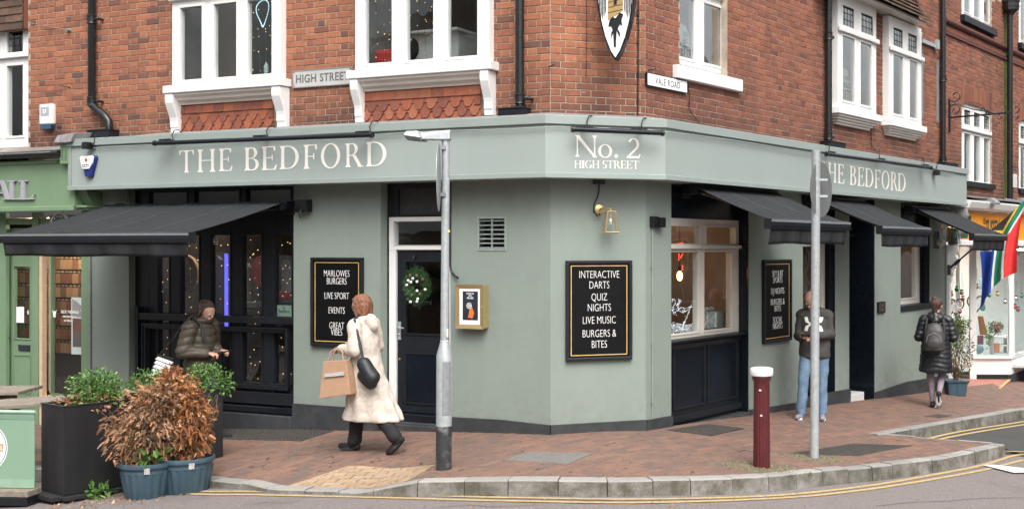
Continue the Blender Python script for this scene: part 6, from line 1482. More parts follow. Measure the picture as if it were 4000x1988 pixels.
pipe(A, 358, 398, 'black downpipe with a swan neck beside the alarm box', collars=(78, 398), box=(345, 428, 508, 540), bend=(425, 512))
pipe(A, 2030, 425, 'black downpipe left of the brick corner by the coat of arms', collars=(388,), box=(1948, 2047, 422, 456))
pipe(B, 3237, 560, 'black downpipe left of the twin leaded windows', collars=(143, 532), box=(3240, 3300, 556, 580))
pipe(B, 3684, 640, 'black downpipe where the pub meets the terrace', collars=(308, 622), box=(3690, 3738, 638, 660))
T = pipe(B, 3945, 800, 'fat dark grey downpipe with a hopper head over the mossy wall', r=.06, collars=(), out=.12, mt='iron', top=B.Z(3945, 55, .12))
u = B.U(3945, .12); zt_ = B.Z(3945, 50, .12); zc_ = B.Z(3945, 18, .12)
m = MB(); m.lathe([(.07, 0), (.08, .03), (.17, .09), (.17, .14), (.18, .15), (.18, .17), (.17, .18), (.17, .24), (.19, .25), (.19, .28), (.1, .30), (.06, .40), (.06, .8)], (u, -.14, zt_-.05), 8); part(T, 'hopper', m, M['iron'])
u_ = B.U(3925, .0); m = MB().box(u_-.05, u_+.26, -.004, .01, 2.9, 7.5); solo('moss_streak', m, mat('wet_moss', (.11, .13, .025), .9, .4, 7, .6, 60, dirt=(.16, .12, .08), dscale=4, damt=.7), kind='stuff', fr=B)
# thin wires on the walls
for fr, px, y0, y1, lab in ((C_, 2493, -60, 472, 'thin black cable running down the brick beside the coat of arms'), (C_, 2291, -60, 300, 'faint wire running down the brick left of the coat of arms')):
 u = fr.U(px, .02); m = MB().tube([(u, -.012, fr.Z(px, y0, .02)+.3), (u+.004, -.012, 4.6), (u-.003, -.012, fr.Z(px, y1, .02))], .0065 if px > 2400 else .0035, 6)
 if px > 2400:
  for z in (3.8, 4.1, 4.45, 4.75): m.box(u-.012, u+.012, -.022, -.001, z, z+.02)
 solo('wall_cable', m, M['iron'], lab, 'cable', fr, (u, 0, 3.6), smooth=True)
for px, y0, px2, y1, lab in ((2690, 315, 2722, 482, 'black cable trailing from under the corner window sill'), (3402, 482, 3418, 600, 'black cable hanging from the sill of the left leaded window')):
 u, u2 = B.U(px, .02), B.U(px2, .02); z, z2 = B.Z(px, y0, .02), B.Z(px2, y1, .02); solo('wall_cable', MB().tube([(u, -.012, z), (u+.03, -.014, z-(z-z2)*.4), (u+.02, -.014, z-(z-z2)*.7), (u2, -.05, z2)], .0055, 6), M['iron'], lab, 'cable', B, (u2, 0, z2), smooth=True)
# vertical iron straps, steel bracket, small spikes
for px, y0, y1 in ((3604, 212, 462), (3665, 235, 480)):
 u = B.U(px, .02); z0, z1 = B.Z(px, y1, .02), B.Z(px, y0, .02); solo('wall_strap', MB().box(u-.035, u+.035, -.02, -.001, z0, z1), M['galv_dark'], 'dark vertical strap on the brick, %s' % ('touching the right leaded window' if px < 3640 else 'beside the pipe between pub and terrace'), 'strap', B, (u, 0, z0))
u = B.U(3605, .05); z = B.Z(3630, 170, .05); m = MB().box(u, B.U(3664, .05), -.05, -.01, z-.03, z+.03); m.box(B.U(3652, .05), B.U(3660, .05), -.10, -.05, z-.06, z+.10); solo('steel_bracket', m, M['galv'], 'galvanised bracket rail right of the tile hung gable', 'bracket', B, (u, 0, z))
u = A.U(265, .03); z = A.Z(265, 118, .03); m = MB().tube([(A.U(110, .02), -.02, A.Z(110, 90, .02)), (u, -.03, z)], .003, 5); m.lathe([(0, 0), (.03, 0), (.02, -.05), (0, -.05)], (u, -.001, z), 10, 'y'); solo('wire_anchor', m, M['galv_dark'], 'rusty eye bolt with a wire on the brick left of the downpipe', 'bolt', A, (u, 0, z))
for (px, py) in ((275, 343), (240, 500), (2143, 262), (2532, 275)):
 fr = A if px < 1000 else (C_ if px < 2500 else B); u = fr.U(px, 0); z = fr.Z(px, py); solo('wall_spike', MB().tube([(u, .0, z), (u-.02, -.05, z+.004), (u-.12, -.06, z+.03)] if px < 1000 else [(u, 0, z), (u+.02, -.06, z), (u+.05, -.07, z+.02)], .007, 5), M['iron'], {275: 'upper rusty spike in the brick beside the alarm box', 240: 'lower rusty spike under the alarm box', 2143: 'rusty hook in the brick at the left arris of the corner', 2532: 'rusty hook above the VALE ROAD plate'}[px], 'spike', fr, (u, 0, z))
u = B.U(3980, .05); z0, z1 = B.Z(3975, 735, .1), B.Z(3975, 682, .1); u0, u1 = B.U(3953, .1), B.U(3974, .1); solo('meter_box', MB().box(u0, u1, -.10, -.001, z0, z1), M['cream'], 'cream box on the terrace wall beside the fat downpipe', 'box', B, (u0, 0, z0), bev=.01)
for px, lab in ((3880, 'grey floodlight on the white cornice left of the flag'), (3998, 'grey floodlight on the white cornice right of the flag')):
 u = B.U(px, .42); z = B.Z(px, 788, .42); T = fth('floodlight', lab, 'floodlight', B, u, .4, z, 'floodlights on the shop cornice')
 part(T, 'body', MB().prism_x([(-.52, z-.05), (-.52, z-.01), (-.42, z+.07), (-.32, z+.05), (-.34, z-.02), (-.44, z-.05)], u-.12, u+.12), M['galv_dark'], bev=.01); part(T, 'arm', MB().tube([(u-.1, -.36, z), (u-.3, -.3, z+.02), (u-.5, -.2, z+.04)], .016, 6), M['galv_dark'])
# ---- scrolled iron bracket
u, z = B.U(3727, .1), B.Z(3727, 459, .1); T = fth('scroll_bracket', 'wrought iron scroll bracket reaching across the arched window', 'bracket', B, u, 0, z)
part(T, 'back_bar', MB().box(u-.02, u+.02, -.03, -.001, B.Z(3725, 520, .02), B.Z(3725, 392, .02)), M['iron'])
E_ = B.o+B.u*u+B.n*1.25
m = MB(); m.tube([(u, -.02, z), (u, -1.15, z+.02)], .016, 8)
def spiral(c, r, t0, t1, k=14, yz=True, sg=1):
 return [(u, c[0]+sg*r*(1-.75*j/k)*math.cos(t0+(t1-t0)*j/k), c[1]+r*(1-.75*j/k)*math.sin(t0+(t1-t0)*j/k)) for j in range(k+1)]
part(T, 'arm', m, M['iron'], smooth=True)
for c, r, t0, t1, sg in (((-.13, z+.38), .11, -2.5, 4.5, -1), ((-.12, z+.13), .11, 2.5, -4.5, -1), ((-.62, z+.08), .09, -1.6, 3.4, -1), ((-1.22, z+.08), .07, -1.6, 3.4, -1), ((-1.2, z-.07), .06, 1.6, -3.4, -1), ((-.92, z-.05), .05, 1.6, -3.4, -1)):
 m = MB().tube(spiral(c, r, t0, t1, sg=sg), .010, 6); part(T, 'scroll', m, M['iron'], smooth=True)
m = MB().tube([(u, -.02, z+.30), (u, -.2, z+.20), (u, -.45, z+.12), (u, -.8, z+.04)], .010, 6); part(T, 'brace', m, M['iron'], smooth=True)
# ---- hanging coat of arms
cx_, cz = C_.U(2400, .45), 4.9
T = fth('coat_of_arms', 'thick white shield with a gold tower and black wings hanging on the brick corner', 'sign', C_, cx_, .4, 4.2)
IMc = C_.M.inverted()
zb_ = C_.Z(2404, 237, .45); H_ = 1.45; hw = .29
def shp(k): # half outline from the tip up
 return [(0, 0), (.05, .07), (.115, .22), (.165, .40), (.20, .60), (.215, .80), (.215, 1.0), (.20, 1.2), (.18, H_)]
R_ = []
for x, y in shp(1): R_.append((x, y))
out_ = R_+[(-x, y) for x, y in reversed(R_[1:])]
rotA = Matrix.Rotation(rad(-33), 4, 'Z')
def plate(poly, y0, y1, name, mt, sc=1.0, **k):
 m = MB().prism_y([(x*sc, z*sc+(1-sc)*.25) for x, z in poly], y0, y1)
 m.v = [tuple((Matrix.Translation((C_.U(2404, .45), -.45, zb_)) @ rotA) @ Vector(v)) for v in m.v]; return part(T, name, m, mt, **k)
plate(out_, -.0, .10, 'board', M['black_gloss'])
plate([(x*.92, z*.985+.03) for x, z in out_], -.006, -.001, 'white_face', M['letterw'])
gold_ = flat('old_gold', (.36, .24, .09))
plate([(-.08, .42), (.085, .52), (.085, 1.0), (.11, 1.05), (.11, 1.3), (-.11, 1.3), (-.11, 1.05), (-.08, 1.0)], -.010, -.006, 'tower', gold_)
for k in range(11): plate([(-.08, .50+k*.055), (.085, .53+k*.055), (.085, .535+k*.055), (-.08, .505+k*.055)], -.0125, -.0105, 'masonry_line', M['iron'])
for k in range(4): plate([(-.015, .58+k*.13), (.02, .59+k*.13), (.015, .65+k*.13), (-.01, .66+k*.13)], -.0135, -.0126, 'arrow_slit', M['iron'])
for s in (-1, 1):
 for k in range(6):
  x = s*(.195-.017*k); b_ = .42+.06*abs(3-k)*.5; plate([(x, b_+.05), (x-s*.006, b_), (x-s*.011, b_+.06), (x-s*.006, 1.2), (x+s*.003, 1.2)][::(1 if s < 0 else -1)], -.0095, -.0065, 'feather', M['iron'])
plate([(-.012, .14), (.008, .14), (.014, .30), (.05, .38), (.08, .36), (.07, .42), (.09, .48), (.05, .50), (.02, .46), (0, .44), (-.03, .46), (-.06, .42), (-.075, .36), (-.04, .36), (-.02, .30)], -.0145, -.0066, 'claws', M['iron'])
plate([(-.05, .22), (-.04, .30), (-.01, .33), (-.02, .29), (-.035, .26)], -.0145, -.0066, 'claws', M['iron']); plate([(.05, .24), (.012, .33), (.035, .32), (.055, .28)], -.0145, -.0066, 'claws', M['iron'])
m = MB().tube([(C_.U(2404, .45), -.40, 5.3), (C_.U(2404, .45), .0, 5.3)], .02, 8); part(T, 'bracket', m, M['iron'])
# ================================================================= STREET FURNITURE
def at_px(px, py, zf=zg): p = gp(px, py, zf); return p
# ---- lamp post
p = at_px(1733, 1832); z0 = zp(p.x, p.y)
T = thing('street_lamp', 'short galvanised street lamp with a swollen base and black scuffed foot', 'street lamp', G, (p.x, p.y, z0))
vz_ = lambda y: CAMZ+(CY-y)*p.y/F
X = lambda px: (px-CX)/F*p.y
lean = (X(1742)-X(1733))/(vz_(540)-z0)
def lz(zz): return (p.x+lean*(zz-z0), p.y)
def lat(prof, n=24):
 m = MB(); m.lathe([(r, z) for r, z in prof], (0, 0, 0), n); m.v = [(x+lz(z)[0], y+p.y, z) for x, y, z in m.v]; return m
rb, rt = .072, .037
zk, zk2, zblk = vz_(1386), vz_(1338), vz_(1662)
part(T, 'foot', lat([(rb, z0-.05), (rb, zblk)]), mat('scuffed_black', (.03, .032, .034), .7, .3, 14, .3, 40, dirt=(.26, .27, .27), dscale=7, damt=.75), smooth=True)
part(T, 'base', lat([(rb, zblk), (rb+.0005, zk), (rt+.004, zk2), (rt+.001, zk2+.01)]), M['galv'], smooth=True, ang=30)
part(T, 'pole', lat([(rt, zk2+.005), (rt-.001, vz_(545))]), M['galv'], smooth=True)
dm = MB(); q = []
for k in range(9): a = rad(-92+62*k/8); q.append((math.cos(a)*(rb+.006), math.sin(a)*(rb+.006)))
for k in range(8):
 dm.add([(p.x+q[k][0]+lean*(z-z0), p.y+q[k][1], z) for z in (vz_(1615), vz_(1410))]+[(p.x+q[k+1][0]+lean*(z-z0), p.y+q[k+1][1], z) for z in (vz_(1410), vz_(1615))], [(0, 3, 2, 1)])
part(T, 'access_door', dm, M['galv_dark'], smooth=True)
zt_ = vz_(545); xt, _ = lz(zt_); zh_ = vz_(520)
m = MB().hexa([(xt-.30, p.y-.05, zt_-.005), (xt+.045, p.y-.05, zt_-.01), (xt+.045, p.y+.05, zt_-.01), (xt-.30, p.y+.04, zt_-.005)], [(xt-.30, p.y-.035, zt_+.055), (xt+.045, p.y-.04, zt_+.085), (xt+.045, p.y+.04, zt_+.085), (xt-.30, p.y+.03, zt_+.055)]); part(T, 'arm', m, M['galv'], bev=.012)
m = MB().hexa([(X(1585), p.y-.12, vz_(532)), (X(1652), p.y-.12, vz_(545)), (X(1660), p.y+.12, vz_(540)), (X(1590), p.y+.12, vz_(528))], [(X(1592), p.y-.09, vz_(516)), (X(1640), p.y-.09, vz_(514)), (X(1652), p.y+.09, vz_(514)), (X(1600), p.y+.09, vz_(514))])
hd = part(T, 'lamp_head', m, M['galv'], bev=.012)
m = MB().hexa([(X(1603), p.y-.10, vz_(553)), (X(1656), p.y-.10, vz_(559)), (X(1660), p.y+.10, vz_(552)), (X(1606), p.y+.10, vz_(549))], [(X(1588), p.y-.115, vz_(534)), (X(1652), p.y-.115, vz_(546)), (X(1658), p.y+.115, vz_(541)), (X(1592), p.y+.115, vz_(530))]); part(hd, 'lens', m, flat('lamp_lens', (.10, .10, .11), .15), off=T['_b'])
m = lat([(rt+.003, zk2+.012), (rt+.004, zk2+.02)]); part(T, 'cable_tie', m, M['white'])
m = MB().box(X(1752), X(1758), p.y-.02, p.y+.0, vz_(908), vz_(899)); part(T, 'tag', m, flat('tag_yellow', (.8, .75, .02)))
part(T, 'sticker', MB().box(X(1748), X(1754) , p.y-rt-.004, p.y-rt+.006, vz_(1315), vz_(1283)), M['white'])
# round sign seen edge-on, strapped to the lamp post
zc_ = vz_(695); xs_ = X(1716)
T = thing('round_road_sign', 'round road sign seen nearly edge-on, strapped to the left of the lamp post', 'road sign', G, (xs_, p.y-.02, zc_-.28))
rm = Matrix.Translation((xs_, p.y-.03, zc_)) @ Matrix.Rotation(rad(98), 4, 'Z')
def disc(r, y0, y1, n=36):
 m = MB(); m.lathe([(0, y0), (r, y0), (r, y1), (0, y1)], (0, 0, 0), n, 'y'); m.v = [tuple(rm @ Vector(v)) for v in m.v]; return m
part(T, 'disc', disc(.31, -.003, .0), M['galv']); part(T, 'face', disc(.30, .0005, .002), M['white']);
for yy in (578, 760): m = MB().box(X(1722), X(1745), p.y-.05, p.y+.04, vz_(yy+8), vz_(yy-6)); part(T, 'clamp', m, M['galv_dark'])
m = MB().tube([(X(1716), p.y-.045, vz_(575)), (X(1716), p.y-.045, vz_(800))], .012, 8); part(T, 'rail', m, M['galv_dark'])
# ---- bollard
p = at_px(2975, 1822); z0 = zp(p.x, p.y); V = F/p.y; Z_ = lambda y: CAMZ+(CY-y)*p.y/F
T = thing('bollard', 'maroon fluted iron bollard with a white domed cap', 'bollard', G, (p.x, p.y, z0))
rr = 34/V
fl = lambda i: 1-.05*(i % 3 == 0)
m = MB(); m.lathe([(rr*1.0, z0-.05), (rr*.99, z0+.02), (rr*.97, z0+.05), (rr*.92, Z_(1505))], (p.x, p.y, 0), 48, flute=fl); part(T, 'shaft', m, M['bollard'], smooth=True, ang=15)
m = MB(); m.lathe([(rr*.93, Z_(1510)), (rr*.93, Z_(1490)), (rr*1.08, Z_(1480)), (rr*1.12, Z_(1476)), (rr*1.12, Z_(1468)), (rr*1.0, Z_(1463))], (p.x, p.y, 0), 32); part(T, 'collar', m, M['bollard'], smooth=True)
m = MB(); m.lathe([(rr*1.28, Z_(1466)), (rr*1.33, Z_(1463)), (rr*1.33, Z_(1443)), (rr*1.26, Z_(1437)), (rr*.9, Z_(1434)), (.005, Z_(1432))], (p.x, p.y, 0), 32); part(T, 'cap', m, M['white'], smooth=True)
m = MB()
for dx, y in ((-.01, 1520), (.0, 1618)): m.ball((p.x+dx-.01, p.y-rr*.93, Z_(y)), .014, 6, 4, (1, .2, .7))
part(T, 'paint_chip', m, M['whiteline'])
# ---- pole with round sign from behind
p = at_px(3181, 1788); z0 = zp(p.x, p.y); V = F/p.y; Z_ = lambda y: CAMZ+(CY-y)*p.y/F; X = lambda px: (px-CX)/F*p.y
ln = (X(3188)-X(3181))/(Z_(595)-z0)
T = thing('sign_pole', 'tall galvanised pole standing before the man in the hooded jumper', 'pole', G, (p.x, p.y, z0))
m = MB(); m.lathe([(.046, z0-.05), (.046, Z_(596)), (.047, Z_(594)), (.047, Z_(590)), (.02, Z_(588)), (.001, Z_(587))], (0, 0, 0), 24); m.v = [(x+p.x+ln*(z-z0), y+p.y, z) for x, y, z in m.v]; part(T, 'tube', m, M['galv'], smooth=True)
T2 = thing('round_road_sign', 'round road sign seen from behind on the tall pole', 'road sign', G, (X(3200), p.y+.06, Z_(835)))
rm = Matrix.Translation((X(3211), p.y+.075, Z_(738))) @ Matrix.Rotation(rad(60), 4, 'Z')
part(T2, 'disc', disc(.29, -.002, .002), flat('sign_back', (.17, .18, .18), .5, metal=.3)); part(T2, 'face', disc(.28, .0025, .004), M['white'])
for yy in (704, 768):
 m = MB(); m.lathe([(.047, 0), (.05, 0), (.05, .025), (.047, .025)], (X(3185), p.y, Z_(yy)), 20); m.box(X(3185), X(3232), p.y-.03, p.y+.01, Z_(yy+3), Z_(yy-5)); part(T2, 'clamp', m, M['galv'])
# ================================================================= PLANTS, PLANTERS, TABLE
def leafcloud(mb, c, rx, ry, rz, n, sz, q, shell=.55, droop=.0, kind='leaf', zmin=None):
 nz = [(q.uniform(-1, 1), q.uniform(-1, 1), q.uniform(-1, 1), q.uniform(.16, .34)) for _ in range(14)]
 for _ in range(n):
  for _t in range(8):
   d = Vector((q.gauss(0, 1), q.gauss(0, 1), q.gauss(0, 1))).normalized()
   k = 1+sum(.5*w*math.sin(3.5*(d.x*a+d.y*b+d.z*c2)+7*w*9) for a, b, c2, w in nz)*.35
   r = k*(shell+(1-shell)*q.random()) if q.random() < .75 else k*q.random()
   p = Vector((c[0]+rx*d.x*r, c[1]+ry*d.y*r, c[2]+rz*d.z*r))
   if zmin is None or p.z > zmin: break
  s = sz*q.uniform(.6, 1.3); t = q.random()*.98+.01
  ax = (d+Vector((q.gauss(0, .6), q.gauss(0, .6), q.gauss(0, .6)-droop))).normalized(); sd = ax.cross(Vector((q.gauss(0, 1), q.gauss(0, 1), q.gauss(0, 1)))).normalized(); nn = ax.cross(sd)
  if kind == 'leaf':
   a = p; e = p+ax*s; m1 = p+ax*s*.5
   mb.add([a, m1+sd*s*.26+nn*s*.06, e, m1-sd*s*.26+nn*s*.06], [(0, 1, 2), (0, 2, 3)], t)
  else:        # flat scaly spray of a conifer
   t = max(.01, min(.99, .5+.38*(sum(w*math.sin(6*(d.x*a+d.y*b+d.z*c2)) for a, b, c2, w in nz)+q.gauss(0, .45))))
   s *= q.choice((.6, .8, 1, 1.25)); L = s*q.uniform(1.2, 2.1); cur = Vector((0, 0, -.35-droop))*L*.3
   prev = p; k = 5
   for j in range(1, k+1):
    f = j/k; x = p+ax*L*f+cur*f*f; w_ = s*.30*(1.15-f)
    mb.add([prev-sd*w_, prev+sd*w_, x+sd*w_*.8, x-sd*w_*.8], [(0, 1, 2, 3)], t)
    for g in (-1, 1):
     tip_ = x+(ax*.35+sd*g*.85+nn*q.uniform(-.35, .35)).normalized()*s*.55*(1.15-f*.6)
     mb.add([prev, x, tip_], [(0, 1, 2)], min(.99, max(.01, t+q.uniform(-.1, .1))))
    prev = x
 return mb
def leaf_mat(name, ramp, rough=.6, tr=.25):
 m = piece_mat(name, ramp, rough, moss=((.1, .1, .05), 3, .0), bump=.1, gscale=30)
 nt = m.node_tree; b = nt.nodes['Principled BSDF']; b.inputs['Subsurface Weight'].default_value = 0
 return m
M['dead'] = leaf_mat('dead_conifer_sprays', [(0, (.09, .042, .022)), (.25, (.20, .08, .032)), (.5, (.33, .13, .05)), (.75, (.44, .19, .07)), (1, (.54, .32, .18))], .85)
M['dead2'] = leaf_mat('faded_conifer_sprays', [(0, (.075, .048, .032)), (.25, (.16, .095, .055)), (.5, (.26, .145, .08)), (.75, (.37, .18, .09)), (1, (.50, .36, .25))], .9)
M['leaf'] = leaf_mat('green_leaves', [(0, (.035, .085, .018)), (.3, (.06, .14, .028)), (.55, (.10, .20, .045)), (.8, (.15, .28, .085)), (1, (.24, .36, .14))], .4)
M['leaf_dark'] = leaf_mat('dark_green_leaves', [(0, (.015, .045, .015)), (.5, (.035, .09, .03)), (1, (.08, .16, .06))], .4)
M['leaf_red'] = leaf_mat('reddening_leaves', [(0, (.10, .12, .03)), (.5, (.20, .22, .06)), (.8, (.25, .08, .07)), (1, (.34, .12, .11))], .5)
M['leaf_mix'] = leaf_mat('straggly_leaves', [(0, (.05, .07, .02)), (.5, (.12, .15, .05)), (.8, (.22, .10, .05)), (1, (.22, .20, .09))], .5)
M['pot'] = mat('blue_grey_plastic', (.045, .085, .115), .4, .12, 6, .05, 40, dirt=(.12, .14, .15), dscale=6, damt=.4, streak=True)
M['soil'] = mat('soil', (.03, .02, .014), .95, .3, 20, .6, 60)
M['twig'] = mat('twig', (.13, .085, .055), .9, .3, 20, .3, 60)
M['planter'] = mat('black_planter_sheet', (.016, .016, .017), .5, .2, 5, .1, 40, spec=.4, dirt=(.055, .055, .055), dscale=3.5, damt=.55, streak=True)
def twigs(mb, c, n, h, spread, q):
 for _ in range(n):
  a = q.uniform(0, 6.28); r = q.uniform(.01, .05); p = Vector((c[0]+r*math.cos(a), c[1]+r*math.sin(a), c[2])); pts = [p]; d = Vector((math.cos(a)*spread, math.sin(a)*spread, 1)).normalized()
  for k in range(4): p = p+(d+Vector((q.gauss(0, .18), q.gauss(0, .18), q.gauss(0, .1))))*h/4; pts.append(p)
  mb.tube(pts, [.009, .007, .005, .003, .002], 5)
 return mb
def pot(T, c, r0, r1, h, z, flutes=18, sticker=None):
 m = MB(); n = flutes*4
 fl_ = lambda i: 1+.035*math.cos(2*math.pi*i*flutes/n)
 m.lathe([(r0*.97, z), (r0, z+.01), (r0+(r1-r0)*.78, z+h*.74)], (c[0], c[1], 0), n, flute=fl_); part(T, 'pot', m, M['pot'], smooth=True, ang=50)
 m = MB(); m.lathe([(r0+(r1-r0)*.8, z+h*.72), (r1*.95, z+h*.80), (r1*.95, z+h-.045), (r1*1.04, z+h-.04), (r1*1.06, z+h-.02), (r1*1.04, z+h), (r1*.97, z+h+.002), (r1*.94, z+h-.02), (r1*.9, z+h-.12)], (c[0], c[1], 0), 48); part(T, 'pot_rim', m, M['pot'], smooth=True)
 m = MB(); m.lathe([(0, z+h-.08), (r1*.93, z+h-.07), (r1*.93, z+h-.06), (0, z+h-.04)], (c[0], c[1], 0), 24); part(T, 'soil', m, M['soil'])
 if sticker is not None:
  a = sticker; m = MB(); vs = []
  for k in range(5): t = a+.2*k/4; vs += [(c[0]+math.cos(t)*r1*1.0, c[1]+math.sin(t)*r1*1.0, z+h-.085+.006*math.sin(k*3)), (c[0]+math.cos(t)*(r1*1.065), c[1]+math.sin(t)*(r1*1.065), z+h-.025)]
  m.add(vs, [(2*k, 2*k+2, 2*k+3, 2*k+1) for k in range(4)]); part(T, 'torn_sticker', m, M['whiteline'])
q = random.Random(11)
# pot 1 and pot 2
for (px, py, lab, mt, cl, seed, gx) in ((536, 1955, 'faded brown dead conifer in the blue grey pot nearer the road', 'dead2', [(-.02, .0, .44, .40, .36, .46)], 3, 0), (694, 1934, 'rusty orange dead conifer in the blue grey pot behind the other', 'dead', [(0, 0, .50, .33, .30, .55)], 5, 1)):
 p = gp(px, py, zr); p = Vector((p.x, p.y+.20)); z = zr(p.x); V = F/p.y; Z_ = lambda y: CAMZ+(CY-y)*p.y/F
 T = thing('potted_conifer', lab, 'potted plant', G, (p.x, p.y, z), 'dead conifers in fluted pots')
 hp = .33
 pot(T, p, .19, .24, hp, z, sticker=-1.25 if not gx else -1.1)
 q = random.Random(seed); m = twigs(MB(), (p.x, p.y, z+hp-.05), 16, .65, .45, q); part(T, 'stem', m, M['twig'])
 zt_ = z+hp
 m = MB()
 if gx == 0:
  leafcloud(m, (p.x+.01, p.y, zt_+.33), .34, .31, .36, 3300, .030, q, .5, .5, 'spray', zt_-.02)
  leafcloud(m, (p.x+.12, p.y, zt_+.57), .24, .22, .20, 900, .028, q, .4, .2, 'spray')
 else:
  leafcloud(m, (p.x+.01, p.y, zt_+.34), .195, .20, .36, 2300, .030, q, .5, .5, 'spray', zt_-.02)
  leafcloud(m, (p.x-.08, p.y, zt_+.58), .19, .18, .23, 1100, .028, q, .4, .1, 'spray')
  leafcloud(m, (p.x-.17, p.y, zt_+.73), .10, .10, .13, 380, .026, q, .3, -.2, 'spray')
 part(T, 'foliage', m, M[mt], kind='stuff')
 m = MB(); leafcloud(m, (p.x+(.10 if not gx else -.22), p.y-.2, zt_+.05), .12, .06, .06, 26, .09, q, .3, 0, 'leaf'); part(T, 'weed', m, M['leaf'], kind='stuff')
# black trough
Pn_ = Vector((-5.70, 10.68)); d_ = Vector((.58, .815)).normalized(); n_ = Vector((-d_.y, d_.x)); Lg, Wd, zb0 = 1.62, .42, -.155; zt0 = zb0+.865
def pl4(o, a, b, da, db): return [tuple(o+d_*da+n_*db) for da, db in ((a[0], a[1]), (b[0], a[1]), (b[0], b[1]), (a[0], b[1]))]
def quadbox(m, a0, a1, b0, b1, z0, z1):
 pts = [Pn_+d_*a0+n_*b0, Pn_+d_*a1+n_*b0, Pn_+d_*a1+n_*b1, Pn_+d_*a0+n_*b1]
 return m.hexa([(v.x, v.y, z0) for v in pts], [(v.x, v.y, z1) for v in pts])
T = thing('planter_trough', 'long black sheet metal planter trough standing on low feet by the road', 'planter', G, (Pn_.x, Pn_.y, zb0)); Lg = 1.64
for nm, a0, a1, b0, b1 in (('side_panel', 0, Lg, 0, .012), ('side_panel', 0, Lg, Wd-.012, Wd), ('end_panel', -.001, .011, .0125, Wd-.0125), ('end_panel', Lg-.011, Lg+.001, .0125, Wd-.0125)):
 part(T, nm, quadbox(MB(), a0, a1, b0, b1, zb0+.045, zt0), M['planter'], bev=.003)
m = MB()
for a0, a1, b0, b1 in ((-.006, Lg+.006, -.006, .022), (-.006, Lg+.006, Wd-.022, Wd+.006), (-.006, .022, .023, Wd-.023), (Lg-.022, Lg+.006, .023, Wd-.023)): quadbox(m, a0, a1, b0, b1, zt0, zt0+.012)
part(T, 'rim', m, M['planter'], bev=.003)
part(T, 'soil', quadbox(MB(), .012, Lg-.012, .012, Wd-.012, zt0-.10, zt0-.06), M['soil'])
part(T, 'skid', quadbox(MB(), -.10, Lg+.12, .02, Wd-.02, zb0-.0, zb0+.043), M['black_matt'], bev=.004)
part(T, 'skid', quadbox(MB(), -.02, Lg+.16, -.07, .019, zb0+.005, zb0+.04), M['black_matt'], bev=.004)
for a in (.25, Lg-.15):
 v = Pn_+d_*a+n_*(-.02); m = MB(); m.lathe([(.035, zr(v.x)-.01), (.035, zr(v.x)+.015), (.012, zr(v.x)+.02), (.012, zb0+.02)], (v.x, v.y, 0), 12); part(T, 'foot', m, M['galv_dark'])
for a, lab, mt, r, n, seed in ((.42, 'bushy green shrub at the near end of the black trough', 'leaf', (.26, .23, .19), 2600, 21), (1.0, 'green shrub in the middle of the black trough behind the orange conifer', 'leaf', (.29, .21, .17), 1600, 22), (1.52, 'loose green shrub arching over the far end of the black trough', 'leaf', (.22, .21, .19), 1300, 23)):
 v = Pn_+d_*a+n_*(Wd/2); q = random.Random(seed); T = thing('trough_shrub', lab, 'shrub', G, (v.x, v.y, zt0-.07), 'green shrubs in the black trough')
 m = twigs(MB(), (v.x, v.y, zt0-.08), 9, .32, .7, q); part(T, 'stem', m, M['twig'])
 hz = .10 if a < 1.4 else .10
 if a > 1.4: v = v+Vector((.06, 0))
 m = MB(); leafcloud(m, (v.x, v.y, zt0+hz), *r, n, .031, q, .45, .1);
 if a > 1.4: leafcloud(m, (v.x+.02, v.y-.2, zt0-.10), .10, .06, .18, 110, .045, q, .3, .6); leafcloud(m, (v.x+.2, v.y, zt0+.05), .10, .10, .12, 150, .04, q, .3, .3)
 part(T, 'foliage', m, M[mt], kind='stuff')
v = Pn_+d_*.25+n_*.2; q = random.Random(31); m = MB(); leafcloud(m, (v.x, v.y, zt0+.0), .30, .14, .07, 240, .05, q, .3, .1); leafcloud(m, (v.x+.22, v.y+.1, zt0+.02), .14, .1, .08, 130, .055, q, .3, .1)
T = thing('trough_groundcover', 'low reddening leafy plant spilling over the near rim of the black trough', 'plant', G, (v.x, v.y, zt0-.06)); part(T, 'foliage', m, M['leaf_red'], kind='stuff')
v = gp(370, 1952, zr); m = MB(); q = random.Random(33); leafcloud(m, (v.x, v.y+.1, zr(v.x)+.04), .12, .07, .06, 80, .075, q, .2, 0); m.v = [(x, y, max(z, zr(x)+.004)) for x, y, z in m.v]
T = thing('weed', 'small bright green weed growing at the foot of the black trough', 'weed', G, (v.x, v.y, zr(v.x))); part(T, 'leaves', m, M['leaf'], kind='stuff')
# green cafe screen
s0, s1 = Vector((-5.98, 10.72)), Vector((-8.4, 10.95)); sd_ = (s1-s0).normalized(); sn = Vector((sd_.y, -sd_.x))*-1
ang = math.atan2(-sd_.y, -sd_.x); FS = Fr((s0.x, s0.y), (-sd_.x, -sd_.y))
zS = lambda py: CAMZ+(CY-py)*10.72/F
T = thing('cafe_screen', 'sage green canvas cafe screen with a round white badge', 'screen', FS, (-1.2, 0, -.2))
part(T, 'canvas', MB().box(-2.3, -.01, -.004, .004, zS(1905), zS(1612)), mat('green_canvas', (.20, .32, .23), .7, .06, 2, .1, 200, dirt=(.16, .26, .19), dscale=2, damt=.4))
m = MB().tube([(-2.3, 0, zS(1609)), (0, 0, zS(1609))], .017, 10); part(T, 'top_rail', m, flat('sage_rail', (.33, .45, .36)), smooth=True)
part(T, 'hem', MB().box(-2.3, -.01, -.007, -.0045, zS(1638), zS(1618)), flat('hem_green', (.16, .265, .195)))
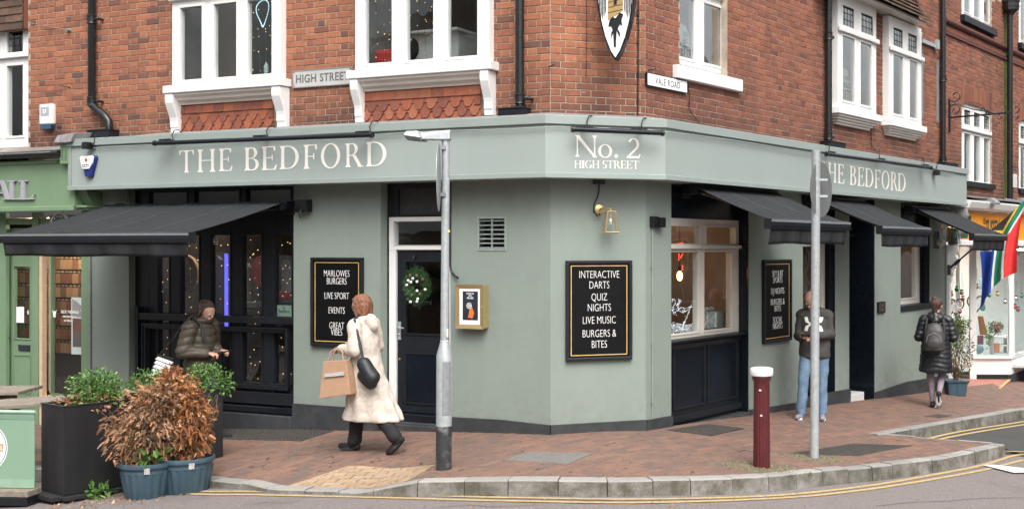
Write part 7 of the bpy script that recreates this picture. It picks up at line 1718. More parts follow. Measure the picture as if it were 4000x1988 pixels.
part(T, 'hem', MB().box(-2.3, -.01, -.007, -.0045, zS(1905), zS(1872)), flat('hem_green2', (.24, .37, .27)))
part(T, 'base_plank', MB().box(-2.3, .0, -.12, .08, zS(1931), zS(1908)), M['wood'], bev=.004)
part(T, 'base_frame', MB().box(-2.3, .0, -.13, .08, zS(1964), zS(1932)), M['black'], bev=.004)
ub = FS.U(-62, .01); zc_ = zS(1749); rB = .232
def fdisc(r0, r1, y, n=48):
 m = MB(); vs = []
 for k in range(n): a = 2*math.pi*k/n; vs += [(ub+r0*math.cos(a), y, zc_+r0*math.sin(a)), (ub+r1*math.cos(a), y, zc_+r1*math.sin(a))]
 m.add(vs, [(2*k, 2*k+1, (2*k+3) % (2*n), (2*k+2) % (2*n)) for k in range(n)]); return m
bdg = part(T, 'badge', fdisc(.0, rB, -.008), M['letterw'])
part(bdg, 'ring', fdisc(rB-.018, rB-.009, -.0086), flat('slate_print', (.10, .13, .14)), off=T['_b']); part(bdg, 'ring', fdisc(.128, .134, -.0086), flat('slate_print', (0, 0, 0)), off=T['_b'])
part(bdg, 'band', MB().box(ub-.2, ub+.19, -.0094, -.0090, zc_-.036, zc_+.036), flat('tan_print', (.48, .27, .15)), off=T['_b'])
sans('NATURAL', FS, ub+.185, .0098, zc_-.02, .04, 'lettering', bdg, M['letterw'], .8, align='RIGHT')
for i, ch in enumerate('BAGELS'): a = rad(-75+i*10); sans(ch, FS, ub+.18*math.cos(a), .0098, zc_+.18*math.sin(a), .026, 'lettering', bdg, flat('slate_print', (0, 0, 0)), .9, rotm=Matrix.Rotation(-(a+math.pi/2), 4, 'Y'))
# picnic tables
def table(p, dirv, L_, W_, zt_, label):
 d = Vector(dirv).normalized(); n = Vector((-d.y, d.x)); fr = Fr(p, (d.x, d.y)); T = thing('picnic_table', label, 'table', fr, (0, 0, zt_-.74), 'weathered wooden picnic tables')
 nb = 5
 for k in range(nb): y0 = W_*k/nb; part(T, 'plank', MB().box(0, L_, y0, y0+W_/nb-.01, zt_-.035, zt_+R.uniform(-.002, .002)), M['wood'], bev=.004)
 for x in (.25, L_-.3):
  part(T, 'leg', MB().hexa([(x, -.25, zt_-.74), (x+.05, -.25, zt_-.74), (x+.05, -.16, zt_-.74), (x, -.16, zt_-.74)], [(x, .1, zt_-.036), (x+.05, .1, zt_-.036), (x+.05, .2, zt_-.036), (x, .2, zt_-.036)]), M['wood'])
  part(T, 'leg', MB().hexa([(x, W_+.16, zt_-.74), (x+.05, W_+.16, zt_-.74), (x+.05, W_+.25, zt_-.74), (x, W_+.25, zt_-.74)], [(x, W_-.2, zt_-.036), (x+.05, W_-.2, zt_-.036), (x+.05, W_-.1, zt_-.036), (x, W_-.1, zt_-.036)]), M['wood'])
  part(T, 'crossbeam', MB().box(x-.04, x-.001, .04, W_-.04, zt_-.12, zt_-.036), M['wood'])
 return T
table((-6.78, 11.25), (.80, .60), 1.9, .62, .63, 'weathered wooden picnic table reaching behind the black trough')
table((-8.75, 12.05), (.97, .10), 1.75, .6, .66, 'second wooden picnic table, only its end showing at the left edge')
# potted shrub at the far end
p = gp(3752, 1548); z = zg(p.x); q = random.Random(41)
p = Vector((p.x-.05, p.y)); T = thing('potted_shrub', 'straggly red and green shrub in a square fluted pot by the white shop', 'potted plant', G, (p.x, p.y+.15, z))
c = Vector((p.x, p.y+.15)); r = .23
m = MB(); n = 40
def sq(t):
 a = 2*math.pi*t/n; x, y = math.cos(a), math.sin(a); k = 1/max(abs(x), abs(y)); return x*k, y*k
vs = []; pr = [(.14, z), (.17, z+.23), (.19, z+.24), (.195, z+.27)]
for rr_, zz_ in pr:
 for i in range(n): x, y = sq(i); f = 1-(.04 if (i % 4 < 2 and zz_ < z+.245) else 0); vs.append((c.x+x*rr_*f, c.y+y*rr_*f, zz_))
m.add(vs, [(j*n+i, j*n+(i+1) % n, (j+1)*n+(i+1) % n, (j+1)*n+i) for j in range(3) for i in range(n)]+[tuple(range(3*n, 4*n))]); part(T, 'pot', m, M['pot'])
part(T, 'stem', twigs(MB(), (c.x, c.y, z+.27), 16, .85, .35, q), M['twig'])
m = MB(); leafcloud(m, (c.x+.08, c.y, z+.75), .30, .28, .42, 800, .042, q, .45, .1); leafcloud(m, (c.x+.05, c.y, z+1.15), .18, .17, .2, 300, .05, q, .3, -.3); part(T, 'foliage', m, M['leaf_mix'], kind='stuff')
m = MB(); leafcloud(m, (c.x+.05, c.y, z+1.2), .16, .15, .16, 260, .05, q, .3, -.5); leafcloud(m, (c.x-.05, c.y, z+.95), .2, .2, .18, 200, .045, q, .3, .1); part(T, 'foliage', m, M['leaf'], kind='stuff')
# ---- wreath on the side door
uw, zw = A.U(1626, .0), A.Z(1626, 1118, .0); T = thing('wreath', 'green fir wreath with white baubles hanging on the side door', 'wreath', A, (uw, .05, zw)); q = random.Random(51)
m = MB()
for k in range(3200):
 a = q.uniform(0, 6.283); rr_ = .135+q.gauss(0, .024); b = q.uniform(0, 6.283); tr = .045*math.sqrt(q.random())
 pz = Vector((uw+(rr_+tr*math.cos(b))*math.cos(a)*.92, .06-abs(tr*math.sin(b))-.02, zw+(rr_+tr*math.cos(b))*math.sin(a)*1.1)); d = Vector((math.cos(a)*q.gauss(.6, .5)-math.sin(a)*.7, q.uniform(-.9, .1), math.sin(a)*q.gauss(.6, .5)+math.cos(a)*.7)).normalized()*.042
 d *= .6; s_ = d.cross(Vector((0, 1, .3))).normalized()*.0035; m.add([pz-s_, pz+s_, pz+d], [(0, 1, 2)], q.random()*.98+.01)
m.v = [(x, min(y, .13), z) for x, y, z in m.v]
part(T, 'needles', m, M['leaf_dark'], kind='stuff');
m = MB(); leafcloud(m, (uw, .02, zw), .01, .01, .01, 0, .03, q)
m = MB()
for k in range(330): a = q.uniform(0, 6.283); rr_ = .135+q.gauss(0, .03); pz = Vector((uw+rr_*math.cos(a)*.92, .0+q.uniform(-.01, .03), zw+rr_*math.sin(a)*1.1)); d = Vector((q.gauss(0, 1), -.6, q.gauss(0, 1))).normalized()*.03; s_ = d.cross(Vector((0, 1, .3))).normalized()*.005; m.add([pz-s_, pz+s_, pz+d], [(0, 1, 2)], q.random()*.98+.01)
part(T, 'bright_needles', m, M['leaf_dark'], kind='stuff')
for dx, dz in ((-.035, .075), (.02, .045), (-.095, .055), (-.115, .01), (.125, -.03), (.02, -.045), (.02, -.15), (-.065, -.155), (.03, -.125), (-.06, .04)):
 part(T, 'bauble', MB().ball((uw+dx*1.05, -.015, zw+dz*1.15), .0165, 10, 8), M['white'], smooth=True)
for dx, dz in ((-.08, .12), (.01, .12), (-.09, .04), (.05, -.09), (-.06, -.11), (.09, .08)): part(T, 'pine_cone', MB().ball((uw+dx, -.005, zw+dz), .018, 8, 6, (1, .8, 1.2)), M['twig'])
# ---- flag on a slanting pole
Pf = B.w(B.U(3706, .03), .03, 0); Pf.z = B.Z(3706, 1052, .03); Qf = B.w(B.U(3706, .03)+.05, 1.5, 0); Qf = Vector((Qf.x, Qf.y, CAMZ+(CY-772)*Qf.y/F))
T = thing('flagpole', 'thin black flagpole angled out from the wall beside the white shop', 'flagpole', G, tuple(Pf))
part(T, 'pole', MB().tube([Pf, Qf], .016, 8), M['iron'], smooth=True); part(T, 'bracket', MB().tube([Pf-(Qf-Pf).normalized()*.02, Pf+(Qf-Pf)*.14], .03, 8), M['iron'], smooth=True); part(T, 'wall_plate', MB().box(Pf.x-.03, Pf.x+.05, Pf.y-.04, Pf.y+.04, Pf.z-.1, Pf.z+.08), M['iron'])
NS, NT_ = 60, 90
def flagcol(s, t):     # s: hoist 0 lower/blue .. 1 upper/red ; t: fly 0..1 (length 1.5 x hoist)
 x, y = t*1.5, s
 # green Y
 ya = abs(y-.5); xc = .5      # arms meet at x=.5
 dy = ya-(xc-x) if x < xc else ya
 dd = (ya-(.5-x))/math.sqrt(2) if x < .5 else ya
 if x < .5: dist = (ya+x-.5)/math.sqrt(2); dist = min(abs(dist), 1)
 else: dist = ya
 inside_tri = x < .5 and (ya+x) < .5
 dist = abs((ya+x-.5))/math.sqrt(2) if x < .5 or ya > (x-.5) and False else ya
 if x >= .5: dist = min(ya, math.hypot(x-.5, ya)) if ya < .5 else ya
 if dist < .10: return 0
 if inside_tri: return 2 if dist < .165 else 1
 if dist < .165: return 3
 return 4 if y > .5 else 5
vs = []; fs = []; mi = []
a0, a1 = .40, .97
for j in range(NT_+1):
 t = j/NT_
 for i in range(NS+1):
  s = i/NS; hp = Pf.lerp(Qf, a0+(a1-a0)*s)
  drop = 1.25*t; mid = Pf.lerp(Qf, .74)
  gather = .12*min(1, t*1.3)
  x = hp.x-.06+(mid.x+.02-hp.x)*gather-.14*t*s; y = hp.y+(mid.y-hp.y)*gather; sag = (s)*.25
  fold = .035*math.sin(s*15+1.2*t)*min(1, t*2.5)
  z = hp.z+(mid.z-hp.z)*gather*.75-drop*(1-.10*math.sin(s*3.1))+.02
  vs.append((x+fold*.35+.03*math.sin(t*4+s*3), y+fold, z))
for j in range(NT_):
 for i in range(NS):
  a = j*(NS+1)+i; fs.append((a, a+1, a+NS+2, a+NS+1)); mi.append(flagcol((i+.5)/NS, (j+.5)/NT_))
m = MB().add(vs, fs); me = m.mesh('flag', tuple(Qf));
for nm, c_ in (('flag_green', (.005, .19, .10)), ('flag_black', (.02, .02, .022)), ('flag_gold', (.75, .42, .02)), ('flag_white', (.75, .75, .75)), ('flag_red', (.62, .03, .03)), ('flag_blue', (.012, .055, .36))): me.materials.append(flat(nm, c_, .6))
me.polygons.foreach_set('material_index', mi); me.shade_smooth(); o = bpy.data.objects.new('flag', me); COL.objects.link(o); o.location = Qf; tag(o, 'draped black, gold, green, white, red and blue flag hanging from the angled flagpole', 'flag')
# ================================================================= BEHIND THE GLASS
def item(name, label, cat, fr, mb, mt, base, smooth=False): return solo(name, mb, mt, label, cat, fr, base, smooth=smooth)
def fairy(fr, name, label, strings, nb, seed, r=.0048, mt='fairy', cable=True):
 q = random.Random(seed); pts_all = []; T = thing(name, label, 'fairy lights', fr, strings[0][0]); m = MB(); b = MB()
 for a, e in strings:
  a = Vector(a); e = Vector(e); n = 8; P = [a.lerp(e, k/n)+Vector((q.uniform(-.015, .015), q.uniform(-.01, .01), 0)) for k in range(n+1)]
  if cable: m.tube(P, .0018, 4)
  for k in range(nb): t = (k+q.random())/nb; p = a.lerp(e, t); b.ball((p.x+q.uniform(-.02, .02), p.y, p.z), r*q.uniform(.7, 1.2), 6, 4)
 if cable: part(T, 'cable', m, M['iron'])
 part(T, 'bulbs', b, M[mt], kind='stuff'); return T
zc1, zc0 = zt_p-.02, zb_p
st = [((A.U(x, -.3), .30, zc1), (A.U(x+4, -.3), .30, zc0)) for x in (632, 650, 720, 742, 768, 838, 862, 890, 955, 975, 992, 1008, 1082, 1100, 1120, 1134)]
fairy(A, 'fairy_lights', 'warm fairy light strings hanging inside the wide bar window', st, 8, 61)
r_ = rect(A, 877, 887, 990, 1290, -.6); item('blue_light_strip', 'glowing blue strip light standing inside the bar window', 'light strip', A, MB().box(r_[0], r_[1], .6, .62, r_[2], r_[3]), M['blueled'], (r_[0], .6, r_[2]))
u, z = A.U(715, -.45), A.Z(715, 1070, -.45); T = thing('dartboard', 'round red ringed dartboard inside the bar window, second pane from the left', 'dartboard', A, (u, .5, z))
m = MB(); m.lathe([(.17, 0), (.235, 0), (.235, .04), (.17, .04)], (u, .45, z), 32, 'y'); part(T, 'ring', m, flat('red_ring', (.55, .05, .02)))
m = MB(); m.lathe([(0, 0), (.17, 0), (.17, .03), (0, .03)], (u, .46, z), 32, 'y'); part(T, 'board', m, flat('dart_dark', (.06, .05, .04)))
m = MB(); m.lathe([(.235, 0), (.255, 0), (.255, .05), (.235, .05)], (u, .45, z), 32, 'y'); part(T, 'surround', m, flat('cork', (.5, .3, .15)))
u, z = A.U(1020, -.6), A.Z(1020, 1060, -.6); T = thing('dartboard', 'smaller dartboard with red rim inside the bar window, fourth pane', 'dartboard', A, (u, .62, z))
m = MB(); m.lathe([(0, 0), (.155, 0), (.155, .03), (0, .03)], (u, .6, z), 32, 'y', 1, 1.2); part(T, 'board', m, flat('dart_tan', (.3, .2, .1)))
m = MB()
for k in range(0, 20, 2): a1_, a2_ = 2*math.pi*k/20, 2*math.pi*(k+1)/20; m.add([(u+r*math.cos(t), .598, z+1.2*r*math.sin(t)) for r, t in ((.01, a1_), (.14, a1_), (.14, a2_), (.01, a2_))], [(0, 1, 2, 3)])
part(T, 'segments', m, flat('dart_dark', (0, 0, 0))); m = MB(); m.lathe([(.15, 0), (.165, 0), (.165, .02), (.15, .02)], (u, .59, z), 32, 'y', 1, 1.2); part(T, 'rim', m, flat('red_ring', (0, 0, 0)))
for x0, x1, yt, yb, col, lab, dep in ((948, 972, 1028, 1200, (.30, .30, .31), 'grey shirt hanging inside the bar window, fourth pane', .55), (992, 1010, 1010, 1215, (.06, .09, .17), 'blue shirt hanging inside the bar window beside the small dartboard', .7), (1096, 1140, 1015, 1180, (.26, .24, .28), 'pale shirt hanging inside the bar window, last pane', .55), (948, 1000, 1180, 1200, (.4, .02, .03), 'red cloth on the bar behind the fourth pane', .5), (1076, 1130, 1140, 1165, (.4, .02, .04), 'red cloth on the bar behind the last pane', .5), (640, 662, 1125, 1150, (.4, .43, .48), 'pale box inside the bar window, first pane', .5), (820, 860, 1000, 1200, (.05, .04, .12), 'purple screen glow panel inside the bar window, third pane', .8)):
 r_ = rect(A, x0, x1, yt, yb, -dep); w_ = r_[1]-r_[0]
 m = MB(); m.prism_y([(r_[0]+w_*.1, r_[2]), (r_[1]-w_*.1, r_[2]), (r_[1]-w_*.05, r_[3]-.12), (r_[1], r_[3]-.05), (r_[0]+w_*.7, r_[3]), (r_[0]+w_*.3, r_[3]), (r_[0], r_[3]-.05), (r_[0]+w_*.05, r_[3]-.12)], dep, dep+.05) if yb-yt > 60 else m.box(r_[0], r_[1], dep, dep+.12, r_[2], r_[3])
 item('window_cloth' if 'cloth' in lab else ('shirt' if 'shirt' in lab else 'display_box'), lab, 'shirt' if 'shirt' in lab else 'display item', A, m, flat('cl%02d' % (x0 % 97), col), (r_[0], dep, r_[2]))
r_ = rect(A, 1079, 1138, 1192, 1236, -.14); T = thing('window_card', 'pale green card reading The Bedford inside the last pane of the bar window', 'card', A, (r_[0], .15, r_[2])); part(T, 'card', MB().box(r_[0], r_[1], .145, .148, r_[2], r_[3]), flat('card_green', (.28, .38, .31)))
sans('Bedford', A, (r_[0]+r_[1])/2, -.144, r_[2]+.045, .045, 'lettering', T, M['ink'], .8); sans('The', A, (r_[0]+r_[1])/2, -.144, r_[2]+.10, .02, 'lettering', T, M['ink'], .8)
T = thing('window_lettering', 'small white window lettering ending TODAY in the bar window', 'lettering', A, (A.U(850, -.13), .13, A.Z(850, 955, -.13)))
for i, t in enumerate(("A", "ER OF", "ABOUT", "TODAY")): sans(t, A, A.U(833, -.13), -.132, A.Z(850, 929+i*9, -.13), .018, 'line', T, M['letterw'], .9, 'LEFT')
# door glass lettering
T = thing('window_lettering', 'dark painted word Bedford on the side door glass below the wreath', 'lettering', A, (A.U(1670, -.14), .145, A.Z(1670, 1195, -.14))); sans('Bedford', A, A.U(1650, -.14), -.147, A.Z(1670, 1190, -.14), .055, 'line', T, M['ink'], .95)
# cream window: filament bulb, neon, sleigh of lights, gift box
u, z = B.U(2655, -.5), B.Z(2655, 1078, -.5); T = thing('pendant_bulb', 'glowing filament bulb hanging inside the cream window', 'lamp', B, (u, .5, z))
part(T, 'bulb', MB().ball((u, .5, z), .035, 12, 10, (1, 1, 1.7)), M['bulb'], smooth=True); part(T, 'flex', MB().tube([(u, .5, z+.07), (u, .5, 2.8)], .005, 5), M['iron']); part(T, 'holder', MB().tube([(u, .5, z+.06), (u, .5, z+.12)], .018, 8), M['iron'])
T = thing('neon_sign', 'red neon lettering glowing inside the cream window', 'neon sign', B, (B.U(2660, -.6), .6, B.Z(2660, 1020, -.6)))
def stroke(pts, r=.0045): part(T, 'tube', MB().tube(pts, r, 6), M['neon'], smooth=True)
def bz_(px, py, o=-.6): return (B.U(px, o), -o, B.Z(px, py, o))
stroke([bz_(2652, 1016), bz_(2652, 990), bz_(2660, 1008), bz_(2667, 990)]); stroke([bz_(2652, 1016), bz_(2650, 1016)]); stroke([bz_(2664, 1036), bz_(2668, 1042), bz_(2664, 1047), bz_(2668, 1052), bz_(2664, 1056)]); stroke([bz_(2650, 951), bz_(2657, 949), bz_(2663, 951), bz_(2668, 949)])
q = random.Random(71); T = thing('light_sleigh', 'ornament covered in white lights standing in the cream window', 'ornament', B, bz_(2670, 1290, -.3)); m = MB(); b_ = MB()
def dots(P, n, j=2.0):
 L_ = [bz_(x, y, -.3) for x, y in P]; m.tube(L_, .004, 5); s = arc(L_)
 for k in range(n):
  t = s[-1]*k/n; i = max(0, min(len(L_)-2, [ii for ii in range(len(s)-1) if s[ii] <= t][-1])); f = (t-s[i])/max(1e-6, s[i+1]-s[i]); p = Vector(L_[i]).lerp(Vector(L_[i+1]), f); b_.ball((p.x+q.gauss(0, .007)*j, p.y+q.gauss(0, .012), p.z+q.gauss(0, .007)*j), .0042, 6, 4)
dots([(2624, 1180), (2634, 1168), (2642, 1195), (2655, 1170), (2648, 1215)], 26); dots([(2632, 1190), (2628, 1220), (2640, 1222)], 16); dots([(2645, 1215), (2660, 1200), (2680, 1205), (2700, 1195), (2714, 1205), (2712, 1290)], 34, 1.2); dots([(2700, 1190), (2690, 1220), (2672, 1262), (2660, 1290)], 22, 1.2); dots([(2650, 1212), (2668, 1222), (2686, 1210)], 16)
for k in range(7): dots([(2622, 1268+5*k), (2650, 1264+5*k), (2690, 1270+4*k), (2714, 1262+5*k)], 18, 2.4)
part(T, 'wire_frame', m, M['white']); part(T, 'bulbs', b_, emis('cool_bulb', (.75, .85, 1), .9), kind='stuff')
r_ = rect(B, 2762, 2828, 1220, 1280, -.35); T = thing('gift_box', 'silver patterned gift box with a bow on the cream window ledge', 'gift box', B, (r_[0], .35, r_[2])); u0, u1, z0, z1 = r_
part(T, 'box', MB().box(u0, u1, .35, .55, z0, z1), mat('silver_wrap', (.38, .42, .42), .4, .5, 30, 0), bev=.004); part(T, 'ribbon', MB().box((u0+u1)/2-.02, (u0+u1)/2+.02, .345, .555, z0, z1+.004), M['white']); m = MB(); m.ball(((u0+u1)/2-.06, .45, z1+.04), .05, 10, 6, (1.2, .6, .6)); m.ball(((u0+u1)/2+.06, .45, z1+.04), .05, 10, 6, (1.2, .6, .6)); part(T, 'bow', m, M['galv'], smooth=True)
part(pub, 'window_shelf', (lambda m: (setattr(m, 'v', [tuple(B.M @ Vector(p)) for p in m.v]) or m))(MB().box(a0+.02, ue-.02, .23, .62, B.Z(2800, 1300, -.3)-.05, B.Z(2800, 1298, -.3))), M['cream'])
# far window: blue vase, small lamp, lights
u, z = B.U(3556, -.35), B.Z(3556, 1130, -.35); T = thing('blue_vase', 'blue glass vase on the ledge of the far window', 'vase', B, (u, .35, z-.16)); m = MB(); m.lathe([(.03, -.18), (.05, -.1), (.06, .02), (.09, .12), (.085, .14)], (u, .4, z), 16); part(T, 'vase', m, flat('vase_blue', (.08, .24, .42), .2), smooth=True)
fairy(B, 'fairy_lights', 'warm fairy lights inside the far window of the pub', [((B.U(3560+k, -.4), .4, 2.0), (B.U(3560+k, -.4), .4, 1.25)) for k in (-14, -6, 4)], 8, 62)
# first floor rooms over the High Street
fairy(A, 'fairy_lights', 'fairy light curtain in the left upper window, third pane', [((A.U(x, -.2), .2, 5.3), (A.U(x+5, -.2), .2, 4.25)) for x in (985, 1010, 1035, 1055)], 5, 63)
fairy(A, 'fairy_lights', 'fairy light curtain in the right upper window', [((A.U(x, -.2), .2, 5.4), (A.U(x+4, -.2), .2, 4.35)) for x in (1445, 1470, 1500, 1520, 1600, 1630, 1660, 1685)], 7, 64)
T = thing('light_ribbon', 'looping ribbon of white lights in the left upper window', 'light ribbon', A, (A.U(1040, -.12), .12, 4.8)); m = MB(); b_ = MB(); q = random.Random(3)
for k in range(60):
 t = k/60*2*math.pi; p = (A.U(1025, -.12)+.085*math.sin(t)+.03*math.sin(2*t), .12, A.Z(1025, 55, -.12)+.16*math.cos(t)*(1+.2*math.sin(t))); b_.ball(p, .006, 6, 4); m.tube([p, (p[0]+.01, .13, p[2]+.01)], .003, 4)
part(T, 'bulbs', b_, emis('aqua_bulb', (.55, .85, .9), 1.1), kind='stuff')
r_ = rect(A, 1700, 1870, 120, 225, -.8)
T = thing('white_machine', 'white domestic machine with a round dark door in the right upper window', 'appliance', A, (A.U(1590, -.7), .7, 4.1)); ua, ub = A.U(1597, -.7), A.U(1790, -.7); z0, z1 = A.Z(1690, 240, -.7), A.Z(1690, 132, -.7)
part(T, 'body', MB().box(ua, ub, .7, 1.2, z0-.4, z1), M['white'], bev=.02); part(T, 'shelf', MB().box(ua-.05, ub+.05, .6, 1.25, z1+.001, z1+.03), M['white']); m = MB(); m.lathe([(0, 0), (.085, 0), (.085, .02), (0, .02)], (A.U(1612, -.69), .69, A.Z(1612, 192, -.69)), 24, 'y', 1, 1.5); part(T, 'door', m, M['black_gloss'])
item('wall_screen', 'pale partition behind the first pane of the left upper window', 'screen', A, MB().box(A.U(690, -.5), A.U(750, -.5), .5, .55, 4.0, 6), M['roomlight'], (A.U(690, -.5), .5, 4)); item('brown_blind', 'brown blind behind the middle pane of the left upper window', 'blind', A, MB().box(A.U(800, -.3), A.U(935, -.3), .3, .33, 4.2, 6), flat('umber', (.10, .07, .05)), (A.U(800, -.3), .3, 4.2))
r_ = rect(A, 1455, 1528, 195, 243, -.25); item('red_box', 'red box on the ledge of the right upper window', 'box', A, MB().box(r_[0], r_[1], .25, .4, r_[2], r_[3]), flat('red_box', (.45, .03, .03)), (r_[0], .25, r_[2]))
m = MB(); m.lathe([(.03, 0), (.032, .1), (.012, .13), (.012, .15)], (A.U(1040, -.2), .2, A.Z(1040, 292, -.2)), 12); item('bottle', 'clear bottle on the ledge of the left upper window', 'bottle', A, m, flat('clear_plastic', (.4, .43, .44), .2), (A.U(1040, -.2), .2, A.Z(1040, 292, -.2)), True)
# painted cut-out signs in the upper Vale Road windows
def cutout(px0, px1, yb, h, yy, words, lab):
 u0, u1 = B.U(px0, -yy), B.U(px1, -yy); z0 = B.Z(px0, yb, -yy); w = u1-u0; T = thing('cutout_sign', lab, 'sign', B, (u0, yy, z0))
 pl = [(u0, z0), (u1, z0), (u1, z0+h*.45), (u1-w*.12, z0+h*.52), (u1-w*.2, z0+h*.68), (u1-w*.45, z0+h*.95), (u0+w*.15, z0+h), (u0, z0+h*.97)]
 part(T, 'board', MB().prism_y(pl, yy, yy+.01), flat('cut_green', (.45, .6, .4))); part(T, 'face', MB().prism_y([(x-.012 if x > u0+.02 else x, z-.008 if z > z0+.02 else z) for x, z in pl], yy-.003, yy-.001), M['letterw'])
 for i, (t, f, hh) in enumerate(words): sans(t, B, u0+w*.45, -(yy-.004), z0+h*f, hh, 'lettering', T, M['ink'], .6)
cutout(2652, 2705, 228, .42, .16, (('ETTI', .10, .12), ('ELD', .46, .06), ('FICIO', .66, .05)), 'white scalloped sign ending ETTI in the corner upper window')
cutout(3290, 3328, 394, .50, .0, (('DETTI', .08, .13), ('NGELO', .40, .08), ('RFICIO', .64, .06)), 'white scalloped sign ending DETTI in the left oriel window')
# white shop display
q = random.Random(81)
def wp(px, py, Y): return ((px-CX)/F*Y, Y, CAMZ+(CY-py)*Y/F)
BA = [(3737, 1131, 22.6, 'green'), (3757, 1144, 22.8, 'brass'), (3716, 1150, 22.4, 'brass'), (3761, 1168, 22.7, 'pink'), (3749, 1217, 22.6, 'red'), (3750, 1190, 22.9, 'brass'), (3714, 1181, 22.4, 'red'), (3817, 1121, 23.8, 'brass'), (3864, 1154, 23.9, 'green'), (3896, 1150, 23.9, 'brass'), (3926, 1180, 24.0, 'silver'), (3969, 1167, 24.2, 'silver'), (3991, 1157, 24.3, 'green'), (3965, 1199, 24.2, 'red'), (3977, 1210, 24.2, 'red'), (3798, 1214, 23.8, 'brass')]
cc = {'green': (.0, .22, .10), 'brass': (.5, .34, .12), 'pink': (.5, .12, .14), 'red': (.45, .03, .05), 'silver': (.45, .40, .42)}
for i, (px, py, Y, c) in enumerate(BA):
 p = wp(px, py, Y); T = thing('bauble', '%s bauble in the white shop window, %s' % (c, {0: 'top left of the side pane', 1: 'right of the top green one', 2: 'at the left edge of the side pane', 3: 'above the snowflake', 4: 'lowest beside the snowflake', 5: 'right of the snowflake', 6: 'left of the snowflake', 7: 'highest in the main pane', 8: 'middle of the main pane', 9: 'beside the middle green one', 10: 'low in the main pane', 11: 'left in the far pane', 12: 'top right in the far pane', 13: 'upper in the far pane', 14: 'lower in the far pane', 15: 'below the twig heart'}[i]), 'bauble', G, p, 'baubles in the white shop window')
 part(T, 'ball', MB().ball(p, .042, 14, 10), mat('bauble_' + str(i), cc[c], .25, .1, 5, 0, metal=.6), smooth=True); part(T, 'ribbon', MB().tube([(p[0], p[1], p[2]+.04), (p[0], p[1], p[2]+.4)], .002, 4), M['iron']); part(T, 'bow', MB().box(p[0]-.03, p[0]+.03, p[1]-.01, p[1]+.01, p[2]+.045, p[2]+.07), M['iron'])
def heart(px, py, Y, s, label):
 c = wp(px, py, Y); pts = []
 for k in range(33): t = 2*math.pi*k/32; pts.append((c[0]+s*.062*16*math.sin(t)**3/16*1.0*2.2, c[1], c[2]+s*.062*(13*math.cos(t)-5*math.cos(2*t)-2*math.cos(3*t)-math.cos(4*t))/13*2.0))
 solo('twig_heart', MB().tube(pts, .016, 6), M['twig'], label, 'decoration', G, c, smooth=True)
heart(3733, 1195, 22.7, 1.2, 'brown twig heart hanging in the side pane of the white shop'); heart(3812, 1185, 23.9, 1.3, 'brown twig heart hanging at the left of the main shop pane')
c = wp(3733, 1198, 22.55); m = MB()
for k in range(8): a = math.pi*k/8; m.tube([(c[0]-.13*math.cos(a), c[1], c[2]-.13*math.sin(a)), (c[0]+.13*math.cos(a), c[1], c[2]+.13*math.sin(a))], .009, 5)
solo('snowflake', m, M['white'], 'white paper snowflake in the side pane of the white shop', 'decoration', G, c)
for nm, px0, px1, yt, yb, Y, col, lab in (('carved_figure', 3827, 3852, 1235, 1308, 24.2, (.38, .13, .03), 'orange brown carved board standing in the shop window'), ('white_crate', 3880, 3938, 1310, 1385, 24.3, (.62, .62, .60), 'white slatted crate at the right of the shop display'), ('green_pennant', 3797, 3816, 1050, 1095, 24.4, (.02, .10, .05), 'dark green pennant hanging high in the shop window'), ('picture_card', 3828, 3838, 1090, 1130, 24.4, (.25, .42, .5), 'pale blue card hanging in the shop window'), ('parcel', 3885, 3905, 1340, 1375, 23.9, (.55, .20, .10), 'red and cream box inside the white crate'), ('cushion', 3800, 3840, 1345, 1382, 24.0, (.10, .22, .25), 'teal cushion on the shop window floor'), ('parcel', 3820, 3842, 1310, 1345, 24.1, (.18, .05, .06), 'dark red box on the shop window floor'), ('painted_plate', 3832, 3846, 1185, 1215, 24.3, (.12, .30, .34), 'teal painted plate hanging in the shop window')):
 a = wp(px0, yb, Y); b = wp(px1, yt, Y); m = MB()
 if nm == 'white_crate':
  for k in range(3): zz_ = a[2]+(b[2]-a[2])*k/2.3; m.box(a[0], b[0], Y, Y+.3, zz_, zz_+.025)
  for x in (a[0], b[0]-.02): m.box(x, x+.02, Y, Y+.3, a[2], b[2])
 elif nm in ('painted_plate',): m.ball(((a[0]+b[0])/2, Y, (a[2]+b[2])/2), (b[2]-a[2])/2, 12, 8, (.8, .15, 1))
 elif nm == 'cushion': m.ball(((a[0]+b[0])/2, Y, (a[2]+b[2])/2), (b[2]-a[2])/2, 12, 8, (1.3, .5, 1))
 elif nm == 'carved_figure': m.hexa([(a[0]+.03, Y, a[2]), (b[0]+.03, Y, a[2]), (b[0]+.03, Y+.1, a[2]), (a[0]+.03, Y+.1, a[2])], [(a[0]-.02, Y, b[2]), (b[0]-.06, Y, b[2]), (b[0]-.06, Y+.1, b[2]), (a[0]-.02, Y+.1, b[2])])
 else: m.box(a[0], b[0], Y, Y+.05, a[2], b[2])
 solo(nm, m, flat('disp_%s_%d' % (nm, px0), col), lab, 'decoration' if nm not in ('white_crate', 'parcel') else 'box', G, a, bev=.004)
c = wp(3888, 1278, 24.2); m = MB(); leafcloud(m, (c[0], c[1], c[2]), .16, .1, .16, 260, .06, random.Random(5), .3, .0); m2 = MB(); leafcloud(m2, (c[0]+.03, c[1]-.05, c[2]+.0), .12, .08, .12, 120, .05, random.Random(6), .3, .0)
T = thing('flower_arrangement', 'pink and green dried flower arrangement on the crate in the shop window', 'flowers', G, c); part(T, 'greenery', m, M['leaf'], kind='stuff'); part(T, 'flowers', m2, flat('dusty_pink', (.5, .16, .18)), kind='stuff')
